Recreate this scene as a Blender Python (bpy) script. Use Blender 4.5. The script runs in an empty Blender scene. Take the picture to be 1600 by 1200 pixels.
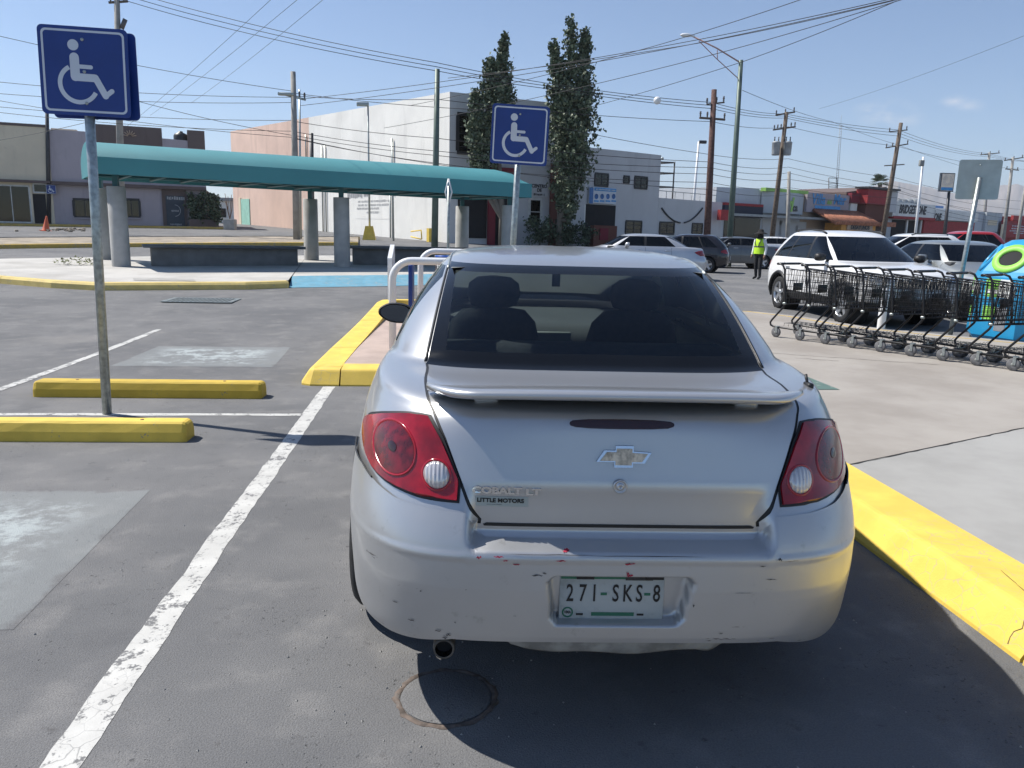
import bpy, bmesh, math, random
from mathutils import Vector, Matrix
random.seed(7)
SC = bpy.context.scene
COL = SC.collection
PI = math.pi

# ------------------------------------------------------------------ camera
FPX, CAMH = 1230.0, 1.52
PITCH, YAW, ROLL = math.radians(11.088), math.radians(5.517), 0.024995

def ray(x, y):
    dx, dy = x - 800, y - 600
    u = dx*math.cos(ROLL) + dy*math.sin(ROLL); v = -dx*math.sin(ROLL) + dy*math.cos(ROLL)
    fw = FPX*math.cos(PITCH) - v*math.sin(PITCH); dn = FPX*math.sin(PITCH) + v*math.cos(PITCH)
    return Vector((u*math.cos(YAW) + fw*math.sin(YAW), -u*math.sin(YAW) + fw*math.cos(YAW), -dn))

CAM0 = Vector((0, 0, CAMH))
cam_d = bpy.data.cameras.new('camera'); cam = bpy.data.objects.new('camera', cam_d); COL.objects.link(cam)
SC.camera = cam
_f = ray(800, 600).normalized(); _r = (ray(801, 600) - ray(800, 600)).normalized(); _u = _r.cross(_f)
_m = Matrix((_r, _u, -_f)).transposed().to_4x4(); _m.translation = CAM0
cam.matrix_world = _m
cam_d.sensor_width = 36; cam_d.lens = 36*FPX/1600; cam_d.clip_start = .05; cam_d.clip_end = 30000

# ------------------------------------------------------------------ sky, sun, exposure
SUN_AZ, SUN_EL = math.radians(-66), math.radians(53)       # azimuth clockwise from +Y
sdir = Vector((math.sin(SUN_AZ)*math.cos(SUN_EL), math.cos(SUN_AZ)*math.cos(SUN_EL), math.sin(SUN_EL)))
W = bpy.data.worlds.new('World'); SC.world = W; W.use_nodes = True
wn = W.node_tree; bg = wn.nodes['Background']
sky = wn.nodes.new('ShaderNodeTexSky'); sky.sky_type = 'NISHITA'; sky.sun_disc = False
sky.sun_elevation = SUN_EL; sky.sun_rotation = SUN_AZ
sky.altitude = 1100; sky.air_density = 1.0; sky.dust_density = .1; sky.ozone_density = 5.0
bg.inputs['Strength'].default_value = .09
# two faint clouds low in the sky
def wnode(t, **k):
    n = wn.nodes.new(t)
    for a, b in k.items(): setattr(n, a, b)
    return n
tc = wnode('ShaderNodeTexCoord')
cmap = wnode('ShaderNodeMapping'); cmap.inputs['Scale'].default_value = (14, 14, 34)
wn.links.new(tc.outputs['Generated'], cmap.inputs['Vector'])
cn = wnode('ShaderNodeTexNoise'); cn.inputs['Scale'].default_value = 2.2; cn.inputs['Detail'].default_value = 7; cn.inputs['Roughness'].default_value = .62
wn.links.new(cmap.outputs['Vector'], cn.inputs['Vector'])
cmask = None
for (px, py, rad, amp) in ((1385, 178, .036, 1.0), (1358, 172, .02, .8), (1492, 158, .016, .9), (1515, 166, .017, .8), (1418, 186, .02, .7)):
    d = ray(px, py).normalized()
    sub = wnode('ShaderNodeVectorMath', operation='SUBTRACT'); sub.inputs[1].default_value = d
    wn.links.new(tc.outputs['Generated'], sub.inputs[0])
    mul = wnode('ShaderNodeVectorMath', operation='MULTIPLY'); mul.inputs[1].default_value = (1, 1, 2.0)
    wn.links.new(sub.outputs[0], mul.inputs[0])
    ln = wnode('ShaderNodeVectorMath', operation='LENGTH'); wn.links.new(mul.outputs[0], ln.inputs[0])
    mr = wnode('ShaderNodeMapRange'); mr.inputs['From Min'].default_value = 0; mr.inputs['From Max'].default_value = rad
    mr.inputs['To Min'].default_value = amp; mr.inputs['To Max'].default_value = 0
    wn.links.new(ln.outputs['Value'], mr.inputs['Value'])
    if cmask is None: cmask = mr.outputs[0]
    else:
        mx = wnode('ShaderNodeMath', operation='MAXIMUM'); wn.links.new(cmask, mx.inputs[0]); wn.links.new(mr.outputs[0], mx.inputs[1]); cmask = mx.outputs[0]
cm2 = wnode('ShaderNodeMath', operation='MULTIPLY_ADD'); cm2.inputs[1].default_value = 2.6; cm2.inputs[2].default_value = -1.02
wn.links.new(cn.outputs['Fac'], cm2.inputs[0])
cm3 = wnode('ShaderNodeMath', operation='MULTIPLY', use_clamp=True); wn.links.new(cm2.outputs[0], cm3.inputs[0]); wn.links.new(cmask, cm3.inputs[1])
cm4 = wnode('ShaderNodeMath', operation='MULTIPLY', use_clamp=True); cm4.inputs[1].default_value = .8; wn.links.new(cm3.outputs[0], cm4.inputs[0])
cmix = wnode('ShaderNodeMixRGB'); cmix.inputs['Color2'].default_value = (8.2, 8.0, 8.2, 1)
hs_ = wnode('ShaderNodeHueSaturation'); hs_.inputs['Saturation'].default_value = .96; hs_.inputs['Value'].default_value = 1.12; wn.links.new(sky.outputs[0], hs_.inputs['Color'])
wn.links.new(cm4.outputs[0], cmix.inputs['Fac']); wn.links.new(hs_.outputs[0], cmix.inputs['Color1']); wn.links.new(cmix.outputs[0], bg.inputs['Color'])

sl = bpy.data.lights.new('sun', 'SUN'); so = bpy.data.objects.new('sun', sl); COL.objects.link(so)
sl.energy = 5.0; sl.angle = math.radians(.53); sl.color = (1, .955, .88)
so.rotation_euler = sdir.to_track_quat('Z', 'Y').to_euler()
SC.view_settings.view_transform = 'Standard'; SC.view_settings.look = 'None'; SC.view_settings.gamma = 1
SC.view_settings.use_curve_mapping = False
SC.view_settings.exposure = 0.42
cy = SC.cycles; cy.max_bounces = 6; cy.diffuse_bounces = 2; cy.glossy_bounces = 3; cy.transmission_bounces = 3; cy.volume_bounces = 0; cy.transparent_max_bounces = 10
cy.use_adaptive_sampling = True; cy.adaptive_threshold = .015; cy.use_denoising = True; cy.caustics_reflective = False; cy.caustics_refractive = False

# ------------------------------------------------------------------ the lie of the land (a gentle rise away to the left)
def hz(X, Y):
    if Y <= 8: return 0.0
    w = max(0, min(1, 1 - (X/Y)/.33)); w = w*w*(3 - 2*w) if X > 0 else 1.0
    d = min(Y, 75) - 8
    return .021*d*w*min(1, d/6)
def gnd(px, py, dz=0.0):
    "pixel -> point on the terrain (raised by dz)"
    d = ray(px, py); z = dz; P = None
    for i in range(40):
        t = (z - CAMH)/d.z if d.z < -1e-6 else 1e4
        P = CAM0 + d*t; z = .5*z + .5*(hz(P.x, P.y) + dz)
    return Vector((P.x, P.y, hz(P.x, P.y) + dz))
def at(px, py, Y):
    d = ray(px, py); return CAM0 + d*(Y/d.y)

# ------------------------------------------------------------------ mesh helpers
class MB:
    def __init__(s): s.v = []; s.f = []; s.sm = []
    def add(s, vs, fs, smooth=False):
        o = len(s.v); s.v += [Vector(v) for v in vs]
        for f in fs: s.f.append([o + i for i in f]); s.sm.append(smooth)
        return s
    def box(s, c, size, rz=0, M=None):
        x, y, z = [a/2 for a in size]
        vs = [Vector((i*x, j*y, k*z)) for k in (-1, 1) for j in (-1, 1) for i in (-1, 1)]
        R = M or Matrix.Rotation(rz, 3, 'Z')
        vs = [R @ v + Vector(c) for v in vs]
        return s.add(vs, [(0, 2, 3, 1), (4, 5, 7, 6), (0, 1, 5, 4), (2, 6, 7, 3), (0, 4, 6, 2), (1, 3, 7, 5)])
    def bevbox(s, c, size, b, rz=0, seg=2):
        bm = bmesh.new(); bmesh.ops.create_cube(bm, size=1)
        for v in bm.verts: v.co = Vector((v.co.x*size[0], v.co.y*size[1], v.co.z*size[2]))
        bmesh.ops.bevel(bm, geom=bm.edges[:], offset=b, segments=seg, profile=.5, affect='EDGES')
        R = Matrix.Rotation(rz, 3, 'Z') if not isinstance(rz, Matrix) else rz
        bm.verts.index_update()
        s.add([R @ v.co + Vector(c) for v in bm.verts], [[v.index for v in f.verts] for f in bm.faces], True)
        bm.free(); return s
    def tube(s, pts, r, n=8, cap=True, smooth=True):
        pts = [Vector(p) for p in pts]; m = len(pts)
        rs = r if isinstance(r, (list, tuple)) else [r]*m
        up = None; rings = []
        for i in range(m):
            t = (pts[min(i+1, m-1)] - pts[max(i-1, 0)]).normalized()
            if up is None:
                a = Vector((0, 0, 1)) if abs(t.z) < .9 else Vector((1, 0, 0))
                e1 = t.cross(a).normalized()
            else:
                e1 = (up - t*up.dot(t)).normalized()
            up = e1; e2 = t.cross(e1)
            rings.append([pts[i] + (e1*math.cos(2*PI*k/n) + e2*math.sin(2*PI*k/n))*rs[i] for k in range(n)])
        vs = [v for q in rings for v in q]; fs = []
        for i in range(m-1):
            for k in range(n):
                fs.append((i*n+k, i*n+(k+1) % n, (i+1)*n+(k+1) % n, (i+1)*n+k))
        if smooth:
            o = len(s.v); s.add(vs, fs, True)
            if cap:
                s.f.append([o+k for k in range(n)][::-1]); s.sm.append(False)
                s.f.append([o+(m-1)*n+k for k in range(n)]); s.sm.append(False)
        else:
            if cap: fs += [tuple(range(n))[::-1], tuple((m-1)*n+k for k in range(n))]
            s.add(vs, fs)
        return s
    def lathe(s, prof, c=(0, 0, 0), n=20, axis='Z', smooth=True, R=None):
        vs = []; fs = []; m = len(prof)
        for (r, h) in prof:
            for k in range(n):
                a = 2*PI*k/n; x, y = r*math.cos(a), r*math.sin(a)
                p = Vector((x, y, h)) if axis == 'Z' else (Vector((h, x, y)) if axis == 'X' else Vector((x, h, y)))
                if R: p = R @ p
                vs.append(p + Vector(c))
        for i in range(m-1):
            for k in range(n): fs.append((i*n+k, i*n+(k+1) % n, (i+1)*n+(k+1) % n, (i+1)*n+k))
        return s.add(vs, fs, smooth)
    def prism(s, poly, h, fn=None):
        "poly: 2D points, extruded 0..h; fn maps (a,b,c)->Vector"
        fn = fn or (lambda a, b, c: Vector((a, b, c)))
        n = len(poly)
        vs = [fn(a, b, 0) for a, b in poly] + [fn(a, b, h) for a, b in poly]
        fs = [tuple(range(n))[::-1], tuple(range(n, 2*n))] + [(i, (i+1) % n, n+(i+1) % n, n+i) for i in range(n)]
        return s.add(vs, fs)
    def grid(s, g, smooth=True):
        m = len(g); n = len(g[0])
        return s.add([p for r in g for p in r], [(i*n+j, i*n+j+1, (i+1)*n+j+1, (i+1)*n+j) for i in range(m-1) for j in range(n-1)], smooth)
    def ball(s, c, r, n=10, m=7, sc=(1, 1, 1)):
        g = [[Vector((c[0]+sc[0]*r*math.sin(PI*i/m)*math.cos(2*PI*j/n), c[1]+sc[1]*r*math.sin(PI*i/m)*math.sin(2*PI*j/n), c[2]+sc[2]*r*math.cos(PI*i/m))) for j in range(n+1)] for i in range(m+1)]
        return s.grid(g)
    def build(s, name, mat, parent=None, world=False, recalc=False):
        me = bpy.data.meshes.new(name)
        off = parent_loc(parent) if (world and parent) else Vector((0, 0, 0))
        me.from_pydata([v - off for v in s.v], [], s.f); me.update()
        me.polygons.foreach_set('use_smooth', s.sm)
        if recalc:
            bm = bmesh.new(); bm.from_mesh(me); bmesh.ops.remove_doubles(bm, verts=bm.verts, dist=1e-5); bmesh.ops.recalc_face_normals(bm, faces=bm.faces); bm.to_mesh(me); bm.free()
        if mat: me.materials.append(M[mat] if isinstance(mat, str) else mat)
        o = bpy.data.objects.new(name, me); COL.objects.link(o)
        if parent: o.parent = parent
        return o
def parent_loc(o):
    l = Vector(o.location)
    while o.parent: o = o.parent; l += Vector(o.location)
    return l
def empty(name, loc=(0, 0, 0), rz=0):
    o = bpy.data.objects.new(name, None); o.empty_display_size = .2; COL.objects.link(o)
    o.location = loc; o.rotation_euler = (0, 0, rz); return o
def tag(o, label=None, cat=None, group=None, kind=None):
    if label: o['label'] = label
    if cat: o['category'] = cat
    if group: o['group'] = group
    if kind: o['kind'] = kind
    return o
def copy_tree(o, parent=None):
    kids = [c for c in o.children]
    c = o.copy(); COL.objects.link(c); c.parent = parent
    for k in kids: copy_tree(k, c)
    return c
def text_mesh(txt, size=1.0, sx=1.0, bold=0.0, ext=.002, align='CENTER', shear=0):
    cu = bpy.data.curves.new('text', 'FONT'); cu.body = txt; cu.size = size; cu.align_x = align; cu.align_y = 'CENTER'
    cu.extrude = ext; cu.offset = bold; cu.resolution_u = 3; cu.shear = shear
    o = bpy.data.objects.new('text', cu); COL.objects.link(o)
    dg = bpy.context.evaluated_depsgraph_get()
    me = bpy.data.meshes.new_from_object(o.evaluated_get(dg))
    bpy.data.objects.remove(o); bpy.data.curves.remove(cu)
    me.transform(Matrix.Diagonal((sx, 1, 1, 1)))
    return me
def add_text(name, txt, mat, parent, origin, right, up, size, sx=1.0, bold=0.0, ext=.002, align='CENTER', shear=0, world=True):
    "lettering standing on the plane (right, up) at origin; coordinates are world unless world=False"
    me = text_mesh(txt, size, sx, bold, ext, align, shear)
    right = Vector(right).normalized(); up = Vector(up).normalized(); n = right.cross(up)
    m4 = Matrix((right, up, n)).transposed().to_4x4()
    org = Vector(origin) - (parent_loc(parent) if world and parent else Vector((0, 0, 0)))
    m4.translation = org; me.transform(m4); me.name = name
    me.materials.clear(); me.materials.append(M[mat])
    o = bpy.data.objects.new(name, me); COL.objects.link(o)
    if parent: o.parent = parent
    return o

# ------------------------------------------------------------------ materials
M = {}
class NT:
    def __init__(s, name):
        s.m = bpy.data.materials.new(name); s.m.use_nodes = True; s.t = s.m.node_tree; s.n = s.t.nodes
        s.b = s.n['Principled BSDF']; s.out = s.n['Material Output']; M[name] = s.m
        s.co = s.new('ShaderNodeTexCoord').outputs['Object']
    def new(s, t, **k):
        n = s.n.new(t)
        for a, b in k.items(): setattr(n, a, b)
        return n
    def link(s, a, b): s.t.links.new(a, b)
    def noise(s, scale, detail=4, rough=.55, vec=None, out='Fac', stretch=None):
        n = s.new('ShaderNodeTexNoise'); n.inputs['Scale'].default_value = scale; n.inputs['Detail'].default_value = min(4, detail); n.inputs['Roughness'].default_value = rough
        v = vec or s.co
        if stretch:
            mp = s.new('ShaderNodeMapping'); mp.inputs['Scale'].default_value = stretch; s.link(v, mp.inputs['Vector']); v = mp.outputs[0]
        s.link(v, n.inputs['Vector']); return n.outputs[out]
    def ramp(s, f, a, b, lo=0.0, hi=1.0):
        n = s.new('ShaderNodeMapRange'); n.interpolation_type = 'SMOOTHSTEP'
        n.inputs['From Min'].default_value = a; n.inputs['From Max'].default_value = b; n.inputs['To Min'].default_value = lo; n.inputs['To Max'].default_value = hi
        s.link(f, n.inputs['Value']); return n.outputs[0]
    def mix(s, f, a, b, mode='MIX'):
        n = s.new('ShaderNodeMixRGB', blend_type=mode)
        for q, w in (('Fac', f), ('Color1', a), ('Color2', b)):
            if isinstance(w, (int, float)): n.inputs[q].default_value = w
            elif isinstance(w, (tuple, list)): n.inputs[q].default_value = (w[0], w[1], w[2], 1)
            else: s.link(w, n.inputs[q])
        return n.outputs[0]
    def math(s, op, a, b=0.0, clamp=False):
        n = s.new('ShaderNodeMath', operation=op, use_clamp=clamp)
        for i, w in enumerate((a, b)):
            if isinstance(w, (int, float)): n.inputs[i].default_value = w
            else: s.link(w, n.inputs[i])
        return n.outputs[0]
    def bump(s, h, st=.3, dist=.01):
        n = s.new('ShaderNodeBump'); n.inputs['Strength'].default_value = st; n.inputs['Distance'].default_value = dist
        s.link(h, n.inputs['Height']); s.link(n.outputs[0], s.b.inputs['Normal'])
    def set(s, **k):
        for a, b in k.items():
            i = s.b.inputs[a.replace('_', ' ')]
            if hasattr(b, 'is_output'): s.link(b, i)
            elif isinstance(b, (tuple, list)): i.default_value = (b[0], b[1], b[2], 1)
            else: i.default_value = b
def simple(name, col, rough=.6, metal=0.0, var=.12, vs=3.0, bump=0.0, bs=60, coat=0.0, spec=None, dirt=None):
    n = NT(name)
    f = n.noise(vs, 5); lo = tuple(c*(1-var) for c in col); hi = tuple(min(1, c*(1+var)) for c in col)
    c = n.mix(n.ramp(f, .3, .7), lo, hi)
    if dirt:
        g = n.noise(vs*.7, 8, .7, stretch=(1, 1, .35)); c = n.mix(n.ramp(g, .5, .75, 0, dirt[3]), c, dirt[:3])
    n.set(Base_Color=c, Roughness=rough, Metallic=metal)
    if coat: n.set(Coat_Weight=coat, Coat_Roughness=.06)
    if spec is not None: n.b.inputs['Specular IOR Level'].default_value = spec
    if bump: n.bump(n.noise(bs, 4), bump, .004)
    return n
def glass(name, tint, gloss=.9, rough=.02):
    n = NT(name); n.n.remove(n.b)
    tr = n.new('ShaderNodeBsdfTransparent'); tr.inputs[0].default_value = (*tint, 1)
    gl = n.new('ShaderNodeBsdfGlossy'); gl.inputs['Roughness'].default_value = rough; gl.inputs[0].default_value = (gloss, gloss, gloss, 1)
    fr = n.new('ShaderNodeFresnel'); fr.inputs[0].default_value = 1.5
    mx = n.new('ShaderNodeMixShader'); n.link(fr.outputs[0], mx.inputs[0]); n.link(tr.outputs[0], mx.inputs[1]); n.link(gl.outputs[0], mx.inputs[2])
    n.link(mx.outputs[0], n.out.inputs[0]); return n

# asphalt of the lot: worn, with pale dusty and brown patches, fine stones, hairline cracks
def asphalt_nodes(n):
    big = n.noise(.55, 6, .62); mid = n.noise(3.5, 6, .6); fine = n.noise(160, 3, .6); vor = n.new('ShaderNodeTexVoronoi'); vor.inputs['Scale'].default_value = 130
    n.link(n.co, vor.inputs['Vector'])
    c = n.mix(n.ramp(big, .35, .68), (.145, .147, .152), (.205, .204, .205))
    c = n.mix(n.ramp(mid, .48, .74, 0, .7), c, (.25, .245, .24))
    c = n.mix(n.ramp(n.noise(1.3, 7, .7), .55, .75, 0, .6), c, (.12, .122, .128))
    c = n.mix(n.ramp(n.noise(9, 5, .7), .60, .74, 0, .6), c, (.085, .082, .082))
    c = n.mix(n.ramp(n.noise(.35, 5, .7), .55, .68, 0, .5), c, (.26, .25, .238))
    c = n.mix(n.ramp(fine, .32, .72, 0, .4), c, (.075, .076, .08))
    c = n.mix(n.ramp(vor.outputs['Distance'], .0, .22, .45, 0), c, (.32, .31, .295))
    pit = n.math('MULTIPLY', n.ramp(n.noise(48, 3, .6), .62, .70), n.ramp(n.noise(1.9, 3, .6), .50, .64))
    c = n.mix(n.math('MULTIPLY', pit, .5), c, (.035, .034, .034))
    hh = n.math('SUBTRACT', fine, n.math('MULTIPLY', pit, 1.6))
    return c, hh
n = NT('asphalt'); c, hh = asphalt_nodes(n)
n.set(Base_Color=c, Roughness=.92); n.b.inputs['Specular IOR Level'].default_value = .25; n.bump(hh, .7, .007)
def ghost_paint(name, col, amount, blotch, edge=.12):
    n = NT(name); c, hh = asphalt_nodes(n)
    w = n.math('ADD', n.math('MULTIPLY', n.noise(7, 4, .75), .55), n.math('MULTIPLY', n.noise(1.6, 4, .6), .45))
    gen = n.new('ShaderNodeTexCoord').outputs['Generated']; sp = n.new('ShaderNodeSeparateXYZ'); n.link(gen, sp.inputs[0]); e = None
    for ax in (0, 1):
        d = n.math('SUBTRACT', .5, n.math('ABSOLUTE', n.math('SUBTRACT', sp.outputs[ax], .5))); e = d if e is None else n.math('MINIMUM', e, d)
    e = n.math('ADD', e, n.math('MULTIPLY', n.math('SUBTRACT', n.noise(4, 4, .6), .5), .12))
    m_ = n.math('MULTIPLY', n.ramp(w, .28, .42, 0, amount), n.ramp(e, .0, .03))
    m2 = n.math('MULTIPLY', n.ramp(w, blotch, blotch+.12, 0, .85), n.ramp(e, .06, edge))
    n.set(Base_Color=n.mix(m2, n.mix(m_, c, col), (.40, .44, .445)), Roughness=.9); n.b.inputs['Specular IOR Level'].default_value = .25; n.bump(hh, .6, .007)
ghost_paint('faded_blue', (.28, .305, .308), .4, .45, .26)
# road paint, worn through to the asphalt
def paint(name, col, worn=.58, dark=(.15, .15, .152), soft=.07, cracks=True):
    n = NT(name)
    f = n.noise(14, 8, .72); g = n.noise(70, 4, .6); h = n.noise(2.2, 4, .6)
    w = n.math('ADD', n.math('MULTIPLY', f, .6), n.math('ADD', n.math('MULTIPLY', g, .25), n.math('MULTIPLY', h, .25)))
    mask = n.ramp(w, worn, worn+soft)
    if cracks:
        v = n.new('ShaderNodeTexVoronoi', feature='DISTANCE_TO_EDGE'); v.inputs['Scale'].default_value = 13
        wv = n.mix(.12, n.co, n.noise(6, 3, .5, out='Color')); n.link(wv, v.inputs['Vector'])
        ck = n.math('MULTIPLY', n.ramp(v.outputs['Distance'], .004, .03, 1, 0), n.ramp(n.noise(1.7, 3), .42, .6))
        mask = n.math('MAXIMUM', mask, n.math('MULTIPLY', ck, .55))
    tone = n.mix(n.ramp(n.noise(5, 5), .3, .75), tuple(a*.82 for a in col), col)
    n.set(Base_Color=n.mix(mask, tone, dark), Roughness=.75)
    n.bump(n.math('SUBTRACT', n.noise(90, 3), mask), .25, .003)
paint('line_white', (.56, .555, .53), .57)
paint('kerb_yellow', (.80, .57, .10), .66, (.42, .36, .25), .05)
paint('stop_yellow', (.80, .57, .09), .67, (.35, .3, .22), .04, False)
paint('stop_ochre', (.62, .43, .05), .67, (.25, .22, .16), .04, False)
paint('kerb_pale', (.74, .57, .20), .62, (.42, .37, .27), .06)
paint('old_yellow', (.62, .42, .09), .56, (.36, .3, .22), .1)
paint('ramp_blue', (.13, .34, .46), .58, (.32, .33, .32), .1)
paint('green_paint', (.10, .17, .15), .62, (.3, .3, .28), .06, False)
n = NT('pavement')
c = n.mix(n.ramp(n.noise(.9, 6, .65), .3, .7), (.27, .245, .22), (.355, .33, .30))
c = n.mix(n.ramp(n.noise(6, 8, .75), .57, .72, 0, .4), c, (.30, .28, .255))
c = n.mix(n.ramp(n.noise(38, 5, .7), .6, .78, 0, .35), c, (.24, .225, .2))
n.set(Base_Color=c, Roughness=.9); n.b.inputs['Specular IOR Level'].default_value = .3; n.bump(n.noise(120, 4, .6), .25, .004)
n = NT('pavement_new')
c = n.mix(n.ramp(n.noise(1.4, 6, .65), .3, .7), (.29, .285, .272), (.35, .345, .33))
c = n.mix(n.ramp(n.noise(7, 8, .75), .6, .74, 0, .35), c, (.35, .34, .31))
n.set(Base_Color=c, Roughness=.9); n.b.inputs['Specular IOR Level'].default_value = .3; n.bump(n.noise(120, 4, .6), .25, .004)
simple('pavement_shelter', (.45, .435, .41), .9, var=.12, vs=1.2, bump=.2, dirt=(.32, .3, .27, .5))
simple('pavement_pink', (.42, .33, .285), .9, var=.15, vs=2, bump=.2)
simple('concrete', (.36, .35, .33), .88, var=.16, vs=4, bump=.3, dirt=(.2, .19, .17, .5))
simple('bench_top', (.085, .095, .105), .6, var=.2)
simple('crack_dark', (.03, .028, .025), .95)
simple('rust', (.16, .085, .05), .9, var=.4, vs=30, bump=.5)
simple('dust', (.30, .26, .2), .95, var=.25, vs=3)
simple('dirt_strip', (.27, .235, .185), .95, var=.3, vs=5, bump=.4)
simple('galv', (.36, .39, .38), .42, .75, var=.22, vs=25)
simple('sign_blue', (.009, .040, .22), .42, var=.08, spec=.5)
simple('sign_white', (.62, .66, .72), .5, var=.05)
simple('sign_back', (.42, .46, .44), .55, .35, var=.08, vs=6)
simple('white_paint', (.74, .75, .76), .38, var=.05, coat=.3)
simple('grey_paint', (.42, .45, .50), .38, var=.06, coat=.3)
simple('steel_dark', (.06, .06, .065), .5, .5)
simple('teal_cloth', (.055, .24, .265), .62, var=.07, vs=.6)
simple('teal_steel', (.03, .12, .14), .5)
simple('wood_pole', (.13, .10, .078), .9, var=.3, vs=10, bump=.4)
simple('wood_red', (.11, .06, .052), .9, var=.3, vs=10, bump=.4)
simple('conc_pole', (.30, .29, .27), .85, var=.15, vs=3)
simple('green_pole', (.10, .14, .12), .5, .2)
simple('pink_arm', (.42, .26, .24), .6)
simple('wire', (.02, .02, .022), .6)
simple('insulator', (.10, .09, .09), .3)
simple('transformer', (.33, .35, .36), .5, .2, dirt=(.15, .12, .1, .4))
simple('black_plastic', (.012, .012, .013), .5, var=.2)
simple('black_paint', (.014, .014, .016), .32, .2, var=.2)
simple('rubber', (.016, .016, .017), .8, var=.3, vs=20)
simple('rubber_grey', (.13, .13, .135), .7, var=.3, vs=20)
simple('chrome', (.72, .73, .75), .16, 1.0, var=.05)
simple('alloy', (.55, .56, .58), .3, .85, var=.08)
simple('rim_dark', (.10, .105, .11), .35, .7)
simple('bare_under', (.30, .30, .29), .75, .1, var=.3, vs=14, dirt=(.1, .09, .08, .7))
simple('exhaust_metal', (.10, .095, .09), .6, .6, var=.3, vs=14)
simple('seat_cloth', (.022, .023, .027), .95, var=.2, vs=40)
simple('trim_grey', (.25, .26, .25), .8)
simple('trim_tan', (.36, .32, .26), .8)
simple('dash', (.07, .072, .075), .75)
# car paints
def carpaint(name, col, metal=.0, rough=.35, coat=.8, flakes=False):
    n = NT(name)
    c = n.mix(n.ramp(n.noise(1.5, 4), .3, .7), tuple(a*.95 for a in col), col)
    c = n.mix(n.ramp(n.noise(7, 8, .75), .58, .8, 0, .22), c, tuple(a*.62+.05 for a in col))
    n.set(Base_Color=c, Metallic=metal, Roughness=rough, Coat_Weight=coat, Coat_Roughness=.08)
    if flakes:
        n.bump(n.noise(900, 2), .02, .001)
    return n
carpaint('cobalt_silver', (.50, .505, .512), .66, .31, .75)
# bumper of the silver car: same paint, with scuffs, grime low down in blotches, red transfer marks
n = NT('cobalt_bumper')
c = n.mix(n.ramp(n.noise(1.5, 4), .3, .7), (.46, .465, .472), (.49, .495, .502))
c = n.mix(n.ramp(n.noise(11, 9, .78), .60, .72, 0, .35), c, (.26, .25, .24))
sc = n.noise(5, 9, .8, stretch=(1, 1, 7)); c = n.mix(n.ramp(sc, .66, .70, 0, .8), c, (.13, .12, .12))
n.set(Base_Color=c, Metallic=.64, Roughness=n.ramp(n.noise(4, 6), .3, .8, .33, .5), Coat_Weight=.5, Coat_Roughness=.15)
carpaint('paint_silver', (.55, .56, .58), .6, .33)
carpaint('paint_white', (.78, .78, .78), 0, .3)
carpaint('paint_black', (.016, .014, .018), .2, .25)
carpaint('paint_grey', (.13, .135, .14), .6, .35)
carpaint('paint_champagne', (.30, .32, .32), .6, .33)
carpaint('paint_red', (.42, .018, .02), .1, .3)
simple('lens_red', (.27, .003, .010), .12, var=.4, vs=9, coat=.5)
simple('lens_dark', (.12, .002, .006), .22, var=.5, vs=30, coat=.4)
simple('lens_ring', (.32, .004, .014), .15, coat=.5)
simple('lens_deep', (.025, .003, .004), .25, coat=.6)
n = NT('lens_clear'); wv = n.new('ShaderNodeTexWave'); wv.inputs['Scale'].default_value = 26; wv.bands_direction = 'X'; n.link(n.co, wv.inputs['Vector'])
n.set(Base_Color=n.mix(wv.outputs['Fac'], (.46, .44, .45), (.60, .58, .59)), Roughness=.12, Metallic=.35, Coat_Weight=1.0); n.bump(wv.outputs['Fac'], .5, .004)
simple('lens_head', (.5, .52, .55), .1, .4, coat=1.0)
glass('glass_rear', (.66, .74, .73), .75)
glass('glass_wind', (.72, .80, .77), .9)
glass('glass_side', (.40, .46, .45), .8)
glass('glass_dark', (.045, .05, .055), .85)
simple('glass_band', (.006, .007, .009), .1, spec=.3)
glass('shop_glass', (.06, .065, .07), .9, .04)
simple('dark_inside', (.018, .018, .02), .9)

# ================================================================== ground, kerbs, markings
def axis(parts):
    out = []
    for a, b, st in parts:
        k = max(1, round((b-a)/st)); out += [a + (b-a)*i/k for i in range(k)]
    return out + [parts[-1][1]]
gx = axis([(-9000, -1000, 2000), (-1000, -100, 150), (-100, -36, 6), (-36, 24, 1), (24, 120, 6), (120, 1000, 150), (1000, 9000, 2000)])
gy = axis([(-400, -20, 60), (-20, 6, 2), (6, 48, 1), (48, 120, 4), (120, 1000, 120), (1000, 9000, 2000)])
g = MB().grid([[Vector((x, y, hz(x, y))) for x in gx] for y in gy])
tag(g.build('ground', 'asphalt'), kind='structure')

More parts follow.
